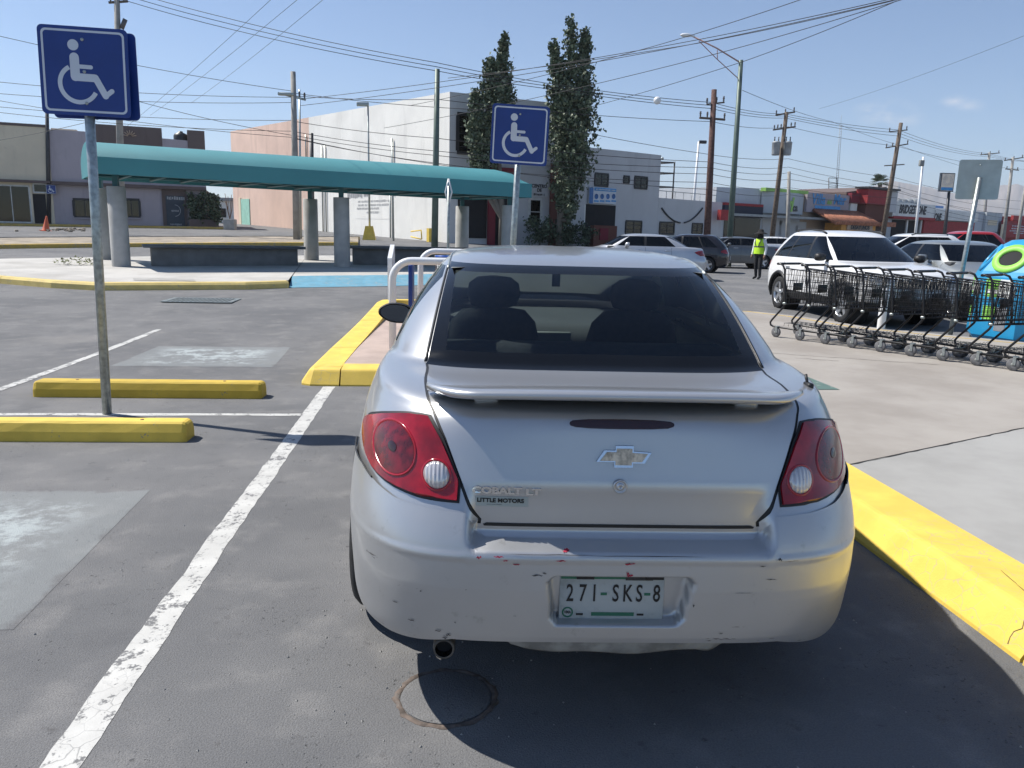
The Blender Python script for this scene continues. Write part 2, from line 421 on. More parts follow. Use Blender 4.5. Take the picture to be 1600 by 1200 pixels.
def sheet(name, pts, mat, dz=.005, step=.8, parent=None, kind='structure'):
    "a quad (a,b,c,d: near-left, near-right, far-right, far-left) laid on the terrain"
    a, b, c_, d = [Vector((p[0], p[1], 0)) for p in pts]
    nu = max(1, int(max((b-a).length, (c_-d).length)/step)); nv = max(1, int(max((d-a).length, (c_-b).length)/step))
    rows = []
    for j in range(nv+1):
        t = j/nv; l = a.lerp(d, t); r = b.lerp(c_, t); row = []
        for i in range(nu+1):
            p = l.lerp(r, i/nu); row.append(Vector((p.x, p.y, hz(p.x, p.y)+dz)))
        rows.append(row)
    o = MB().grid(rows).build(name, mat, parent)
    if not parent: tag(o, kind=kind)
    return o
def rag_line(name, p0, p1, w, mat, dz=.005):
    "painted line with slightly uneven edges"
    p0 = Vector((p0[0], p0[1], 0)); p1 = Vector((p1[0], p1[1], 0)); t = (p1-p0).normalized(); nn = Vector((t.y, -t.x, 0))
    k = int((p1-p0).length/.05); rows = []
    e = [0, 0]
    for i in range(k+1):
        p = p0.lerp(p1, i/k); row = []
        for q, sgn in enumerate((-1, 1)):
            e[q] = e[q]*.75 + random.uniform(-.004, .004)
            u = p + nn*(sgn*w/2 + e[q]); row.append(Vector((u.x, u.y, hz(u.x, u.y)+dz)))
        rows.append(row)
    o = MB().grid(rows).build(name, mat); return tag(o, kind='structure')
rag_line('parking_line', (-1.065, .4), (-1.035, 7.53), .112, 'line_white', .0016)
rag_line('parking_line', (-3.96, 6.35), (-1.10, 6.36), .075, 'line_white', .0026)
rag_line('parking_line', (-3.92, 6.3), (-3.86, 11.28), .09, 'line_white', .0036)
sheet('faded_stall_emblem', [(-3.45, 8.55), (-1.76, 8.55), (-1.83, 9.95), (-3.4, 9.9)], 'faded_blue', .0022, .3)
sheet('faded_stall_emblem', [(-3.6, 2.85), (-1.58, 2.88), (-1.64, 4.5), (-3.6, 4.5)], 'faded_blue', .0012, .3)

# swept kerbs: profile runs from the road edge (0,0) up and inwards
KP = [(0, -.02), (.004, .015), (.078, .128), (.088, .140), (.102, .148), (.12, .152), (.385, .157), (.39, .05)]
def kerb(name, path, mat, prof=KP, side=1, seg=None, parent=None):
    pts = [Vector((p[0], p[1], 0)) for p in path]
    # resample
    out = []
    for a, b in zip(pts[:-1], pts[1:]):
        k = max(1, int((b-a).length/.4)); out += [a.lerp(b, i/k) for i in range(k)]
    out.append(pts[-1]); rows = []
    for i, p in enumerate(out):
        t0 = (p - out[i-1]).normalized() if i else (out[1]-p).normalized()
        t1 = (out[i+1]-p).normalized() if i < len(out)-1 else t0
        n0 = Vector((-t0.y, t0.x, 0)); n1 = Vector((-t1.y, t1.x, 0)); nn = (n0+n1).normalized(); nn = nn/max(.5, nn.dot(n0))*side
        rows.append([Vector((p.x+nn.x*a, p.y+nn.y*a, hz(p.x, p.y)+b)) for a, b in prof])
    mb = MB(); mb.grid(rows, False)
    n = len(prof); mb.f.append(list(range(n))); mb.sm.append(False)
    o = len(mb.v)-n; mb.f.append(list(range(o, o+n))[::-1]); mb.sm.append(False)
    ob = mb.build(name, mat, parent)
    return ob
kb = empty('kerb'); tag(kb, kind='structure')
cor = [(2.14 - .35*(1-math.sin(a)), 7.2 + .35*(1 - (1-math.cos(a)))*0 + .35*math.cos(a)*1) for a in ()]
for path in ([(2.14, -1.2), (2.14, 2.45)], [(2.14, 2.465), (2.14, 4.9)], [(2.14, 4.915), (2.14, 7.1)],
             [(2.14, 7.115), (2.10, 7.3), (2.0, 7.45), (1.85, 7.54), (1.6, 7.56), (-.93, 7.55)],
             [(-.945, 7.55), (-1.22, 7.56), (-1.31, 7.62), (-1.33, 7.75), (-1.30, 9.0)], [(-1.3, 9.015), (-1.2, 11.4)], [(-1.2, 11.415), (-1.12, 13.6), (-1.05, 13.9), (-.8, 14.05)],
             [(-.785, 14.05), (1.6, 14.1)], [(1.615, 14.1), (4, 14.12)]):
    kerb('kerb_stone', path, 'kerb_yellow', side=1 if path[0][0] < 2.0 and False else (-1 if True else 1), parent=kb)
kb2 = empty('kerb'); tag(kb2, kind='structure')
for path in ([(4.015, 14.12), (5.5, 14.15), (5.75, 14.1), (6.2, 13.3)], [(6.21, 13.28), (6.62, 11.75)], [(6.63, 11.73), (7.6, 10.65), (9, 9.2)], [(9.01, 9.19), (13, 5)]):
    kerb('kerb_stone', path, 'old_yellow', prof=[(0, -.02), (.01, .12), (.03, .15), (.16, .157), (.165, .05)], side=-1, parent=kb2)
# pavement slabs inside the kerb
def slab(name, poly, mat, top=.153, bot=-.05, flat=False):
    mb = MB(); n = len(poly)
    z = (lambda x, y: 0) if flat else hz
    mb.add([Vector((x, y, z(x, y)+bot)) for x, y in poly] + [Vector((x, y, z(x, y)+top)) for x, y in poly],
           [tuple(range(n, 2*n))] + [(i, (i+1) % n, n+(i+1) % n, n+i) for i in range(n)])
    return tag(mb.build(name, mat), kind='structure')
slab('pavement', [(2.50, -1.2), (14, -1.2), (14, 8.9), (4.40, 5.36), (2.50, 4.43)], 'pavement_new', flat=True)
slab('pavement', [(2.50, 4.442), (4.395, 5.372), (13.5, 8.75), (12.9, 4.9), (13.05, 5.05), (9.0, 9.32), (7.66, 10.75), (6.75, 11.8), (6.32, 13.36), (5.83, 14.0), (2.9, 13.9), (2.9, 7.2), (2.50, 7.2)], 'pavement', flat=True)
slab('pavement', [(2.893, 7.22), (2.893, 13.85), (-.66, 13.75), (-.75, 13.0), (-.92, 9.0), (-.95, 7.93), (1.9, 7.93), (2.3, 7.72), (2.5, 7.42), (2.50, 7.22)], 'pavement_pink', flat=True)
sheet('painted_patch', [(3.05, 6.75), (3.67, 6.76), (3.66, 7.72), (3.25, 7.72)], 'green_paint', .157 , .5)
# hairline cracks: thin dark ribbons on the surface
def ribbon(name, pts, w, mat, parent=None):
    rows = []
    for i, p in enumerate(pts):
        a = Vector(pts[max(0, i-1)]); b = Vector(pts[min(len(pts)-1, i+1)]); t = (b-a); t.z = 0; t.normalize(); nn = Vector((t.y, -t.x, 0))
        ww = w*random.uniform(.5, 1.3); rows.append([Vector(p)-nn*ww, Vector(p)+nn*ww])
    return MB().grid(rows).build(name, mat, parent)
def wig(p0, p1, k, amp, z):
    r = []
    for i in range(k+1):
        t = i/k; r.append((p0[0]+(p1[0]-p0[0])*t+random.uniform(-amp, amp), p0[1]+(p1[1]-p0[1])*t+random.uniform(-amp, amp), z(t) if callable(z) else z))
    return r
for q in (wig((2.51, 4.43), (4.4, 5.366), 24, .006, .1565), wig((4.4, 5.366), (7.2, 6.41), 22, .006, .1565), wig((3.6, 9.1), (5.6, 8.2), 30, .02, .1555), wig((4.1, 8.6), (4.5, 8.4), 8, .02, .1555)):
    tag(ribbon('pavement_crack', q, .005, 'crack_dark'), kind='structure')
simple('crack_brown', (.16, .12, .05), .95)
def kz(x):
    for (a, b), (c2, d) in zip(KP[:-1], KP[1:]):
        if a <= x <= c2: return b + (d-b)*(x-a)/(c2-a+1e-9)
    return .157
cr = []
for i in range(26):
    t = i/25; x = .012 + .36*t; y = 2.83 + .22*t - .05*math.sin(t*5) + random.uniform(-.012, .012); cr.append((2.14+x, y-.28, kz(x)+.003))
ribbon('kerb_crack', cr, .0022, 'crack_brown', kb)
cr2 = [(2.14+.19+.05*i/8, 2.68+.03*i + random.uniform(-.008, .008), kz(.19+.05*i/8)+.003) for i in range(9)]
ribbon('kerb_crack', cr2, .0014, 'crack_brown', kb)
simple('lid_cement', (.19, .185, .178), .95, var=.25, vs=12, bump=.6, dirt=(.10, .095, .09, .7)); simple('rust_dull', (.12, .095, .08), .95, var=.5, vs=22, bump=.6, dirt=(.2, .19, .18, .8))
# manhole by the tail pipe
mh = empty('manhole_cover', (.035, 2.36, 0)); tag(mh, 'round cement manhole lid with rusty ring behind the silver sedan', 'manhole')
MB().lathe([(0, .006), (.135, .007), (.148, .003)], n=40).build('lid', 'asphalt', mh)
rg = []
for rr_, zz_ in ((.15, .001), (.154, .004), (.163, .004), (.170, .001)):
    rg.append([Vector((rr_*(1+(.035*math.sin(k*.9)+.025*math.sin(k*2.3+1)) * (1 if rr_ > .16 else .4))*math.cos(2*PI*k/60), rr_*(1+.03*math.sin(k*1.3)*(1 if rr_ > .16 else .3))*math.sin(2*PI*k/60), zz_)) for k in range(60)]); rg[-1].append(rg[-1][0])
MB().grid(rg).build('ring', 'rust_dull', mh)
# grit and paint flecks scattered on the asphalt
mb = MB()
for i in range(420):
    x = random.uniform(-3.3, 1.9); y = random.uniform(1.7, 7); r = random.uniform(.002, .006)
    if random.random() < .35: x = random.gauss(-.15, .3); y = random.gauss(2.3, .5)
    a = random.random()*6
    mb.add([(x+r*math.cos(a+k*2.1), y+r*math.sin(a+k*2.1), .001) for k in range(3)] + [(x, y, r*1.1)], [(0, 1, 3), (1, 2, 3), (2, 0, 3)])
tag(mb.build('gravel', 'concrete'), 'small stones and grit scattered over the asphalt', 'gravel', kind='stuff')

# wheel stops
def wheel_stop(cx, cy, L, mat, label, rz=0):
    t = empty('wheel_stop', (cx, cy, 0), rz)
    tag(t, label, 'wheel stop', 'yellow wheel stops of the accessible stalls')
    bm = bmesh.new(); prof = [(-.10, 0), (-.095, .07), (-.072, .125), (-.055, .138), (.055, .138), (.072, .125), (.095, .07), (.10, 0)]
    xs = [-L/2, -L/2+.012, -L/2+.03] + [-L/2 + L*i/14 for i in range(1, 14)] + [L/2-.03, L/2-.012, L/2]
    rings = []
    for x in xs:
        e = min(x+L/2, L/2-x); sh = .86 if e < .005 else (.95 if e < .02 else 1)
        rings.append([bm.verts.new((x, a*sh + random.uniform(-.0015, .0015), b*(sh if b > .01 else 1) + (random.uniform(-.0012, .0012) if b > .01 else 0))) for a, b in prof])
    for r0, r1 in zip(rings[:-1], rings[1:]):
        for k in range(len(prof)-1): bm.faces.new((r0[k], r0[k+1], r1[k+1], r1[k]))
    bm.faces.new(rings[0][::-1]); bm.faces.new(rings[-1]); bmesh.ops.recalc_face_normals(bm, faces=bm.faces)
    me = bpy.data.meshes.new('block'); bm.to_mesh(me); bm.free(); me.materials.append(M[mat])
    o = bpy.data.objects.new('block', me); COL.objects.link(o); o.parent = t
    for sx in (-.6, .6): MB().lathe([(0, .141), (.012, .141), (.014, .137)], (sx*L/1.85, 0, 0), 10).build('anchor_bolt', 'rust', t)
wheel_stop(-2.68, 5.64, 1.86, 'stop_yellow', 'bright yellow concrete wheel stop nearest the camera, in front of the sign post', math.radians(-1))
wheel_stop(-2.51, 7.08, 1.94, 'stop_ochre', 'ochre yellow concrete wheel stop behind the sign post', math.radians(-1))

# storm drain grate
gc = gnd(316, 470); gt = empty('drain_grate', (gc.x, gc.y, gc.z+.004)); tag(gt, 'dark barred storm drain grate in the asphalt before the shelter island', 'drain grate')
MB().box((0, 0, .003), (1.16, .72, .006)).build('pit_plate', 'dark_inside', gt)
fm = MB()
for sx in (-.57, .57): fm.box((sx, 0, .008), (.05, .76, .014))
for sy in (-.36, .36): fm.box((0, sy, .0085), (1.09, .05, .014))
fm.build('frame', 'galv', gt)
for i in range(15): MB().box((-.52+i*.0743, 0, .009), (.036, .66, .012)).build('bar', 'galv', gt)

# ================================================================== cars
def catmull(rows, sub):
    "rows: list of parameter tuples, sub: subdivisions per interval"
    out = []; n = len(rows)
    for i in range(n-1):
        p0 = rows[max(0, i-1)]; p1 = rows[i]; p2 = rows[i+1]; p3 = rows[min(n-1, i+2)]
        k = sub[i] if isinstance(sub, (list, tuple)) else sub
        for j in range(k):
            t = j/k; r = []
            for a, b, c_, d in zip(p0, p1, p2, p3):
                m1 = (c_-a)/2; m2 = (d-b)/2
                dl = c_-b                                   # keep monotone
                if dl*m1 <= 0: m1 = 0
                elif abs(m1) > 3*abs(dl): m1 = 3*dl
                if dl*m2 <= 0: m2 = 0
                elif abs(m2) > 3*abs(dl): m2 = 3*dl
                t2, t3 = t*t, t*t*t
                r.append((2*t3-3*t2+1)*b + (t3-2*t2+t)*m1 + (-2*t3+3*t2)*c_ + (t3-t2)*m2)
            out.append(tuple(r))
    out.append(rows[-1]); return out
Z, YR, LR, NR, WW, YF, LF, NF = range(8)
class Shell:
    """a car body as stacked horizontal outlines.  x right, y forward from the rear bumper, z up"""
    def __init__(s, rows, sub, arches, archR, bulge=None):
        s.rows = catmull(rows, sub); s.arches = arches; s.archR = archR; s.bulge = bulge
    def par(s, z):
        R = s.rows
        if z <= R[0][0]: return R[0]
        for a, b in zip(R[:-1], R[1:]):
            if a[0] <= z <= b[0]:
                t = (z-a[0])/max(1e-9, b[0]-a[0]); return tuple(p+(q-p)*t for p, q in zip(a, b))
        return R[-1]
    def rear(s, x, z):
        r = s.par(z); q = min(1, abs(x)/r[WW]); y = r[YR] + r[LR]*(1-math.sqrt(max(0, 1-q**r[NR])))
        return y + (s.bulge(x, z) if s.bulge else 0)
    def front(s, x, z):
        r = s.par(z); q = min(1, abs(x)/r[WW]); return r[YF] - r[LF]*(1-math.sqrt(max(0, 1-q**r[NF])))
    def side(s, y, z):
        r = s.par(z); w = r[WW]
        if y < r[YR]+r[LR]:
            k = max(0, (y-r[YR])/r[LR]); return w*max(0, 1-(1-k)**2)**(1/r[NR])
        if y > r[YF]-r[LF]:
            k = max(0, (r[YF]-y)/r[LF]); return w*max(0, 1-(1-k)**2)**(1/r[NF])
        return w
    def outline(s, r, K=60):
        pts = []
        w = r[WW]
        for i in range(K+1):
            a = PI/2*i/K; x = w*math.sin(a)**(2/r[NR]); y = r[YR]+r[LR]*(1-math.cos(a)); pts.append((x, y))
        yf = r[YF]-r[LF]; y0 = r[YR]+r[LR]
        if yf > y0:
            for i in range(1, 30): pts.append((w, y0+(yf-y0)*i/30))
        for i in range(K+1):
            a = PI/2*(1-i/K); x = w*math.sin(a)**(2/r[NF]); y = r[YF]-r[LF]*(1-math.cos(a)); pts.append((x, y))
        cum = [0]
        for a, b in zip(pts[:-1], pts[1:]): cum.append(cum[-1]+math.hypot(b[0]-a[0], b[1]-a[1]))
        return pts, cum
    def grid(s, bps, ncols):
        """bps(z)-> list of ('rx',x)/('y',y)/('fx',x) or None; returns grid rows of (x,y,z) for the right half and the column starts"""
        frs = []; outs = []
        for r in s.rows:
            pts, cum = s.outline(r); L = cum[-1]; outs.append((pts, cum)); b = bps(r[0])
            if b is None: frs.append(None); continue
            f = []
            for kind, v in b:
                best = None
                for i in range(len(pts)-1):
                    p, q = pts[i], pts[i+1]
                    if kind == 'rx' and p[0] <= v <= q[0] and q[1] < (r[YR]+r[YF])/2: u = (v-p[0])/max(1e-9, q[0]-p[0]); best = cum[i]+u*(cum[i+1]-cum[i]); break
                    if kind == 'y' and p[1] <= v <= q[1]: u = (v-p[1])/max(1e-9, q[1]-p[1]); best = cum[i]+u*(cum[i+1]-cum[i]); break
                    if kind == 'fx' and p[0] >= v >= q[0] and p[1] > (r[YR]+r[YF])/2: u = (p[0]-v)/max(1e-9, p[0]-q[0]); best = cum[i]+u*(cum[i+1]-cum[i]); break
                f.append((best if best is not None else 0)/L)
            for i in range(1, len(f)): f[i] = max(f[i], f[i-1]+1e-4)
            frs.append(f)
        idx = [i for i, f in enumerate(frs) if f]
        for i in range(len(frs)):
            if frs[i] is None: frs[i] = frs[min(idx, key=lambda k: abs(k-i))]
        G = []; starts = None
        for (pts, cum), f, r in zip(outs, frs, s.rows):
            L = cum[-1]; br = [0]+list(f)+[1]; ss = []; starts = [0]
            for k in range(len(br)-1):
                for j in range(ncols[k]): ss.append(br[k]+(br[k+1]-br[k])*j/ncols[k])
                starts.append(len(ss))
            ss.append(1); row = []; ci = 0
            for q in ss:
                d = q*L
                while ci < len(cum)-2 and cum[ci+1] < d: ci += 1
                u = (d-cum[ci])/max(1e-9, cum[ci+1]-cum[ci]); x = pts[ci][0]+(pts[ci+1][0]-pts[ci][0])*u; y = pts[ci][1]+(pts[ci+1][1]-pts[ci][1])*u
                if s.bulge: y += s.bulge(x, r[0]) * max(0, 1-max(0, y-.3)/.3)
                row.append(Vector((x, y, r[0])))
            G.append(row)
        return G, starts
def shell_parts(sh, G, starts, patchf, cut_arches=True):
    """patchf(seg, z) -> part name or None; returns {part: MB} ; part names ending in '*' are made once per side"""
    parts = {}; nr = len(G); nc = len(G[0]); seg = []
    for k in range(len(starts)-1): seg += [k]*(starts[k+1]-starts[k])
    cell = [[patchf(seg[j], (G[i][j].z+G[i+1][j].z)/2) for j in range(nc-1)] for i in range(nr-1)]
    if cut_arches:
        for (ya, za) in sh.arches:
            R = sh.archR
            for i in range(nr-1):
                for j in range(nc-1):
                    c_ = (G[i][j]+G[i+1][j]+G[i][j+1]+G[i+1][j+1])/4
                    if c_.x > .45 and math.hypot(c_.y-ya, c_.z-za) < R: cell[i][j] = None
            for i in range(nr):
                for j in range(nc):
                    p = G[i][j]; d = math.hypot(p.y-ya, p.z-za)
                    near = [cell[a][b] for a in (i-1, i) for b in (j-1, j) if 0 <= a < nr-1 and 0 <= b < nc-1]
                    if p.x > .45 and d < R+.03 and any(q is None for q in near) and any(q is not None for q in near) and d > .01:
                        k = R/d; p.y = ya+(p.y-ya)*k; p.z = za+(p.z-za)*k
    for sx in (1, -1):
        loc = {}
        for i in range(nr-1):
            for j in range(nc-1):
                nm = cell[i][j]
                if nm is None: continue
                key = (nm, sx) if nm.endswith('*') else (nm, 0)
                mb = parts.setdefault(key, MB()); d = loc.setdefault(key, {})
                ids = []
                for (a, b) in ((i, j), (i, j+1), (i+1, j+1), (i+1, j)):
                    if (a, b) not in d:
                        p = G[a][b]; d[(a, b)] = len(mb.v); mb.v.append(Vector((p.x*sx, p.y, p.z)))
                    ids.append(d[(a, b)])
                if sx < 0: ids = ids[::-1]
                mb.f.append(ids); mb.sm.append(True)
    return parts
def patch(fn, rows, n, off, skirt=.0, edge=0.0):
    """surface patch: rows = [(z, x0, x1)...]; fn(x, z) -> Vector on the surface; lifted by off along its normal, with a skirt back to the surface"""
    g = []
    for (z, x0, x1) in rows: g.append([Vector(fn(x0+(x1-x0)*j/n, z)) for j in range(n+1)])
    m = len(g); nrm = [[None]*(n+1) for _ in range(m)]
    for i in range(m):
        for j in range(n+1):
            tu = g[i][min(n, j+1)]-g[i][max(0, j-1)]; tv = g[min(m-1, i+1)][j]-g[max(0, i-1)][j]
            nn = tu.cross(tv); nrm[i][j] = nn.normalized() if nn.length > 1e-12 else Vector((0, -1, 0))
    top = [[g[i][j]+nrm[i][j]*off for j in range(n+1)] for i in range(m)]
    mb = MB(); mb.grid(top)
    ring = [(0, j) for j in range(n+1)] + [(i, n) for i in range(1, m)] + [(m-1, j) for j in range(n-1, -1, -1)] + [(i, 0) for i in range(m-2, 0, -1)]
    a = [top[i][j] for i, j in ring]; b = [g[i][j]-nrm[i][j]*(skirt or .004) for i, j in ring]; k = len(ring)
    mb.add(a+b, [(q, k+q, k+(q+1) % k, (q+1) % k) for q in range(k)])
    return mb
def polyrows(poly, nz, pad=0.0):
    "polygon [(x,z)] that is monotone in z -> rows (z, xmin, xmax)"
    zs = [p[1] for p in poly]; z0, z1 = min(zs), max(zs); rows = []
    for i in range(nz+1):
        t = i/nz; z = z0 + (z1-z0)*(.5-.5*math.cos(PI*t))
        zz = min(max(z, z0+1e-5), z1-1e-5); xs = []
        for (a, b) in zip(poly, poly[1:]+poly[:1]):
            if (a[1]-zz)*(b[1]-zz) <= 0 and abs(a[1]-b[1]) > 1e-9: xs.append(a[0]+(b[0]-a[0])*(zz-a[1])/(b[1]-a[1]))
        if len(xs) < 2: continue
        rows.append((z, min(xs)-pad, max(xs)+pad))
    return rows
def smoothpoly(poly, k=2):
    for _ in range(k):
        q = []
        for a, b in zip(poly, poly[1:]+poly[:1]):
            q += [(a[0]*.75+b[0]*.25, a[1]*.75+b[1]*.25), (a[0]*.25+b[0]*.75, a[1]*.25+b[1]*.75)]
        poly = q
    return poly

def wheel(parent, x, y, r, w, side, rimmat='alloy', spokes=5, rr=.66):
    "wheel part (tyre) with its rim as a child; side = +1 outer face to +x"
    t = MB(); ri = r*rr
    prof = [(ri-.012, -w/2+.01), (ri+.01, -w/2), (r-.03, -w/2), (r-.008, -w/2+.022), (r, -w/2+.05), (r, w/2-.05), (r-.008, w/2-.022), (r-.03, w/2), (ri+.01, w/2), (ri-.012, w/2-.01)]
    t.lathe(prof, n=40, axis='X'); o = t.build('wheel', 'rubber', parent); o.location = (x, y, r)
    m = MB(); s = side
    m.lathe([(ri-.002, s*(w/2-.004)), (ri-.012, s*(w/2-.012)), (ri-.022, s*(w/2-.05)), (ri-.03, -s*w/2*.8)], n=36, axis='X')
    m.lathe([(.001, s*(w/2-.02)), (.05, s*(w/2-.022)), (.062, s*(w/2-.034)), (.062, s*(w/2-.06))], n=20, axis='X')
    for k in range(spokes):
        a = 2*PI*k/spokes + .3
        d = Vector((0, math.cos(a), math.sin(a))); e = Vector((0, -math.sin(a), math.cos(a))); X = Vector((s, 0, 0))
        i0, i1 = .05, ri-.012
        for (w0, w1, off) in ((.042, .03, 0),):
            vs = [d*i0-e*w0+X*(w/2-.03), d*i0+e*w0+X*(w/2-.03), d*i1+e*w1*1.25+X*(w/2-.018), d*i1-e*w1*1.25+X*(w/2-.018)]
            vs += [v - X*.03 for v in vs]
            m.add(vs, [(0, 1, 2, 3), (0, 4, 5, 1), (1, 5, 6, 2), (2, 6, 7, 3), (3, 7, 4, 0)])
    m.build('rim', rimmat, o)
    b = MB(); b.lathe([(.001, s*(w/2-.075)), (ri-.03, s*(w/2-.075))], n=24, axis='X'); b.build('brake_disc', 'rim_dark', o)
    return o
def ribbon_on(fn, pts, wdt, off, name, mat, parent):
    "thin strip on a surface: pts in surface parameters, fn->(point, normal)"
    P = [fn(*p) for p in pts]; rows = []
    for i, (p, nn) in enumerate(P):
        t = (P[min(len(P)-1, i+1)][0]-P[max(0, i-1)][0]).normalized(); b = t.cross(nn).normalized()
        rows.append([p+nn*off-b*wdt/2, p+nn*off+b*wdt/2])
    return MB().grid(rows).build(name, mat, parent)

# ------------------------------------------------------------------ the silver sedan in the foreground
def trunk_step(x, z):
    ax = abs(x)
    sx = max(0, min(1, (.444-ax)/.03)); sx = sx*sx*(3-2*sx)
    if z < .632: return 0
    if z < .662: k = (z-.632)/.03; v = .064*k
    elif z < .70: v = .064 - .018*(z-.662)/.038
    elif z < .80: v = .046*(1-(z-.70)/.10)
    else: v = 0
    return v*sx
CR = [ # z, yr, Lr, nr, w, yf, Lf, nf
 (.25, .10, .74, 5.8, .835, 4.42, .9, 3.4), (.30, .055, .75, 5.8, .848, 4.45, .9, 3.4), (.345, .028, .75, 5.7, .855, 4.50, .9, 3.4), (.42, .012, .75, 5.6, .859, 4.54, .9, 3.4), (.52, .0, .75, 5.6, .864, 4.565, .9, 3.4),
 (.60, .001, .75, 5.6, .865, 4.565, .9, 3.4), (.632, .006, .75, 5.5, .864, 4.55, .9, 3.4), (.662, .016, .75, 5.4, .862, 4.53, .9, 3.4), (.70, .034, .75, 5.4, .859, 4.50, .95, 3.3), (.75, .060, .75, 5.3, .853, 4.44, 1.0, 3.2),
 (.80, .082, .75, 5.2, .847, 4.33, 1.05, 3.1), (.86, .10, .75, 5.0, .838, 4.18, 1.1, 3), (.92, .116, .75, 4.7, .826, 3.98, 1.1, 3), (.965, .128, .75, 4.25, .812, 3.76, 1.0, 3),
 (.99, .142, .74, 4, .802, 3.63, .9, 3), (1.008, .168, .72, 4, .795, 3.55, .85, 3.1), (1.022, .23, .68, 4, .789, 3.50, .8, 3.3), (1.034, .38, .62, 4.3, .783, 3.46, .78, 3.5), (1.044, .615, .55, 5, .777, 3.43, .75, 3.6),
 (1.09, .70, .55, 5, .762, 3.34, .72, 3.6), (1.185, .86, .55, 5, .722, 3.15, .66, 3.6), (1.28, 1.04, .55, 5, .668, 2.97, .6, 3.8), (1.345, 1.185, .52, 4.8, .622, 2.84, .55, 3.8), (1.375, 1.27, .5, 4.4, .597, 2.77, .5, 3.6),
 (1.395, 1.35, .48, 4, .572, 2.71, .48, 3.4), (1.412, 1.46, .42, 3.6, .53, 2.62, .42, 3.2), (1.426, 1.62, .36, 3.2, .45, 2.52, .36, 3), (1.437, 1.82, .2, 3, .30, 2.38, .2, 2.8), (1.442, 2.05, .04, 2.6, .05, 2.2, .04, 2.6)]
CSUB = [2, 3, 3, 3, 3, 3, 3, 3, 3, 3, 3, 3, 3, 3, 3, 3, 3, 4, 4, 5, 5, 4, 3, 2, 2, 2, 2, 2]
def trunk_x(z):
    T = [(.688, .375), (.70, .405), (.72, .423), (.75, .438), (.92, .512), (.985, .548), (1.02, .575), (1.044, .604)]
    for (a, b), (c_, d) in zip(T[:-1], T[1:]):
        if a <= z <= c_: return b+(d-b)*(z-a)/(c_-a)
    return T[0][1] if z < T[0][0] else T[-1][1]
def glass_x(z): return .604 - .044*(z-1.044)/(1.36-1.044)
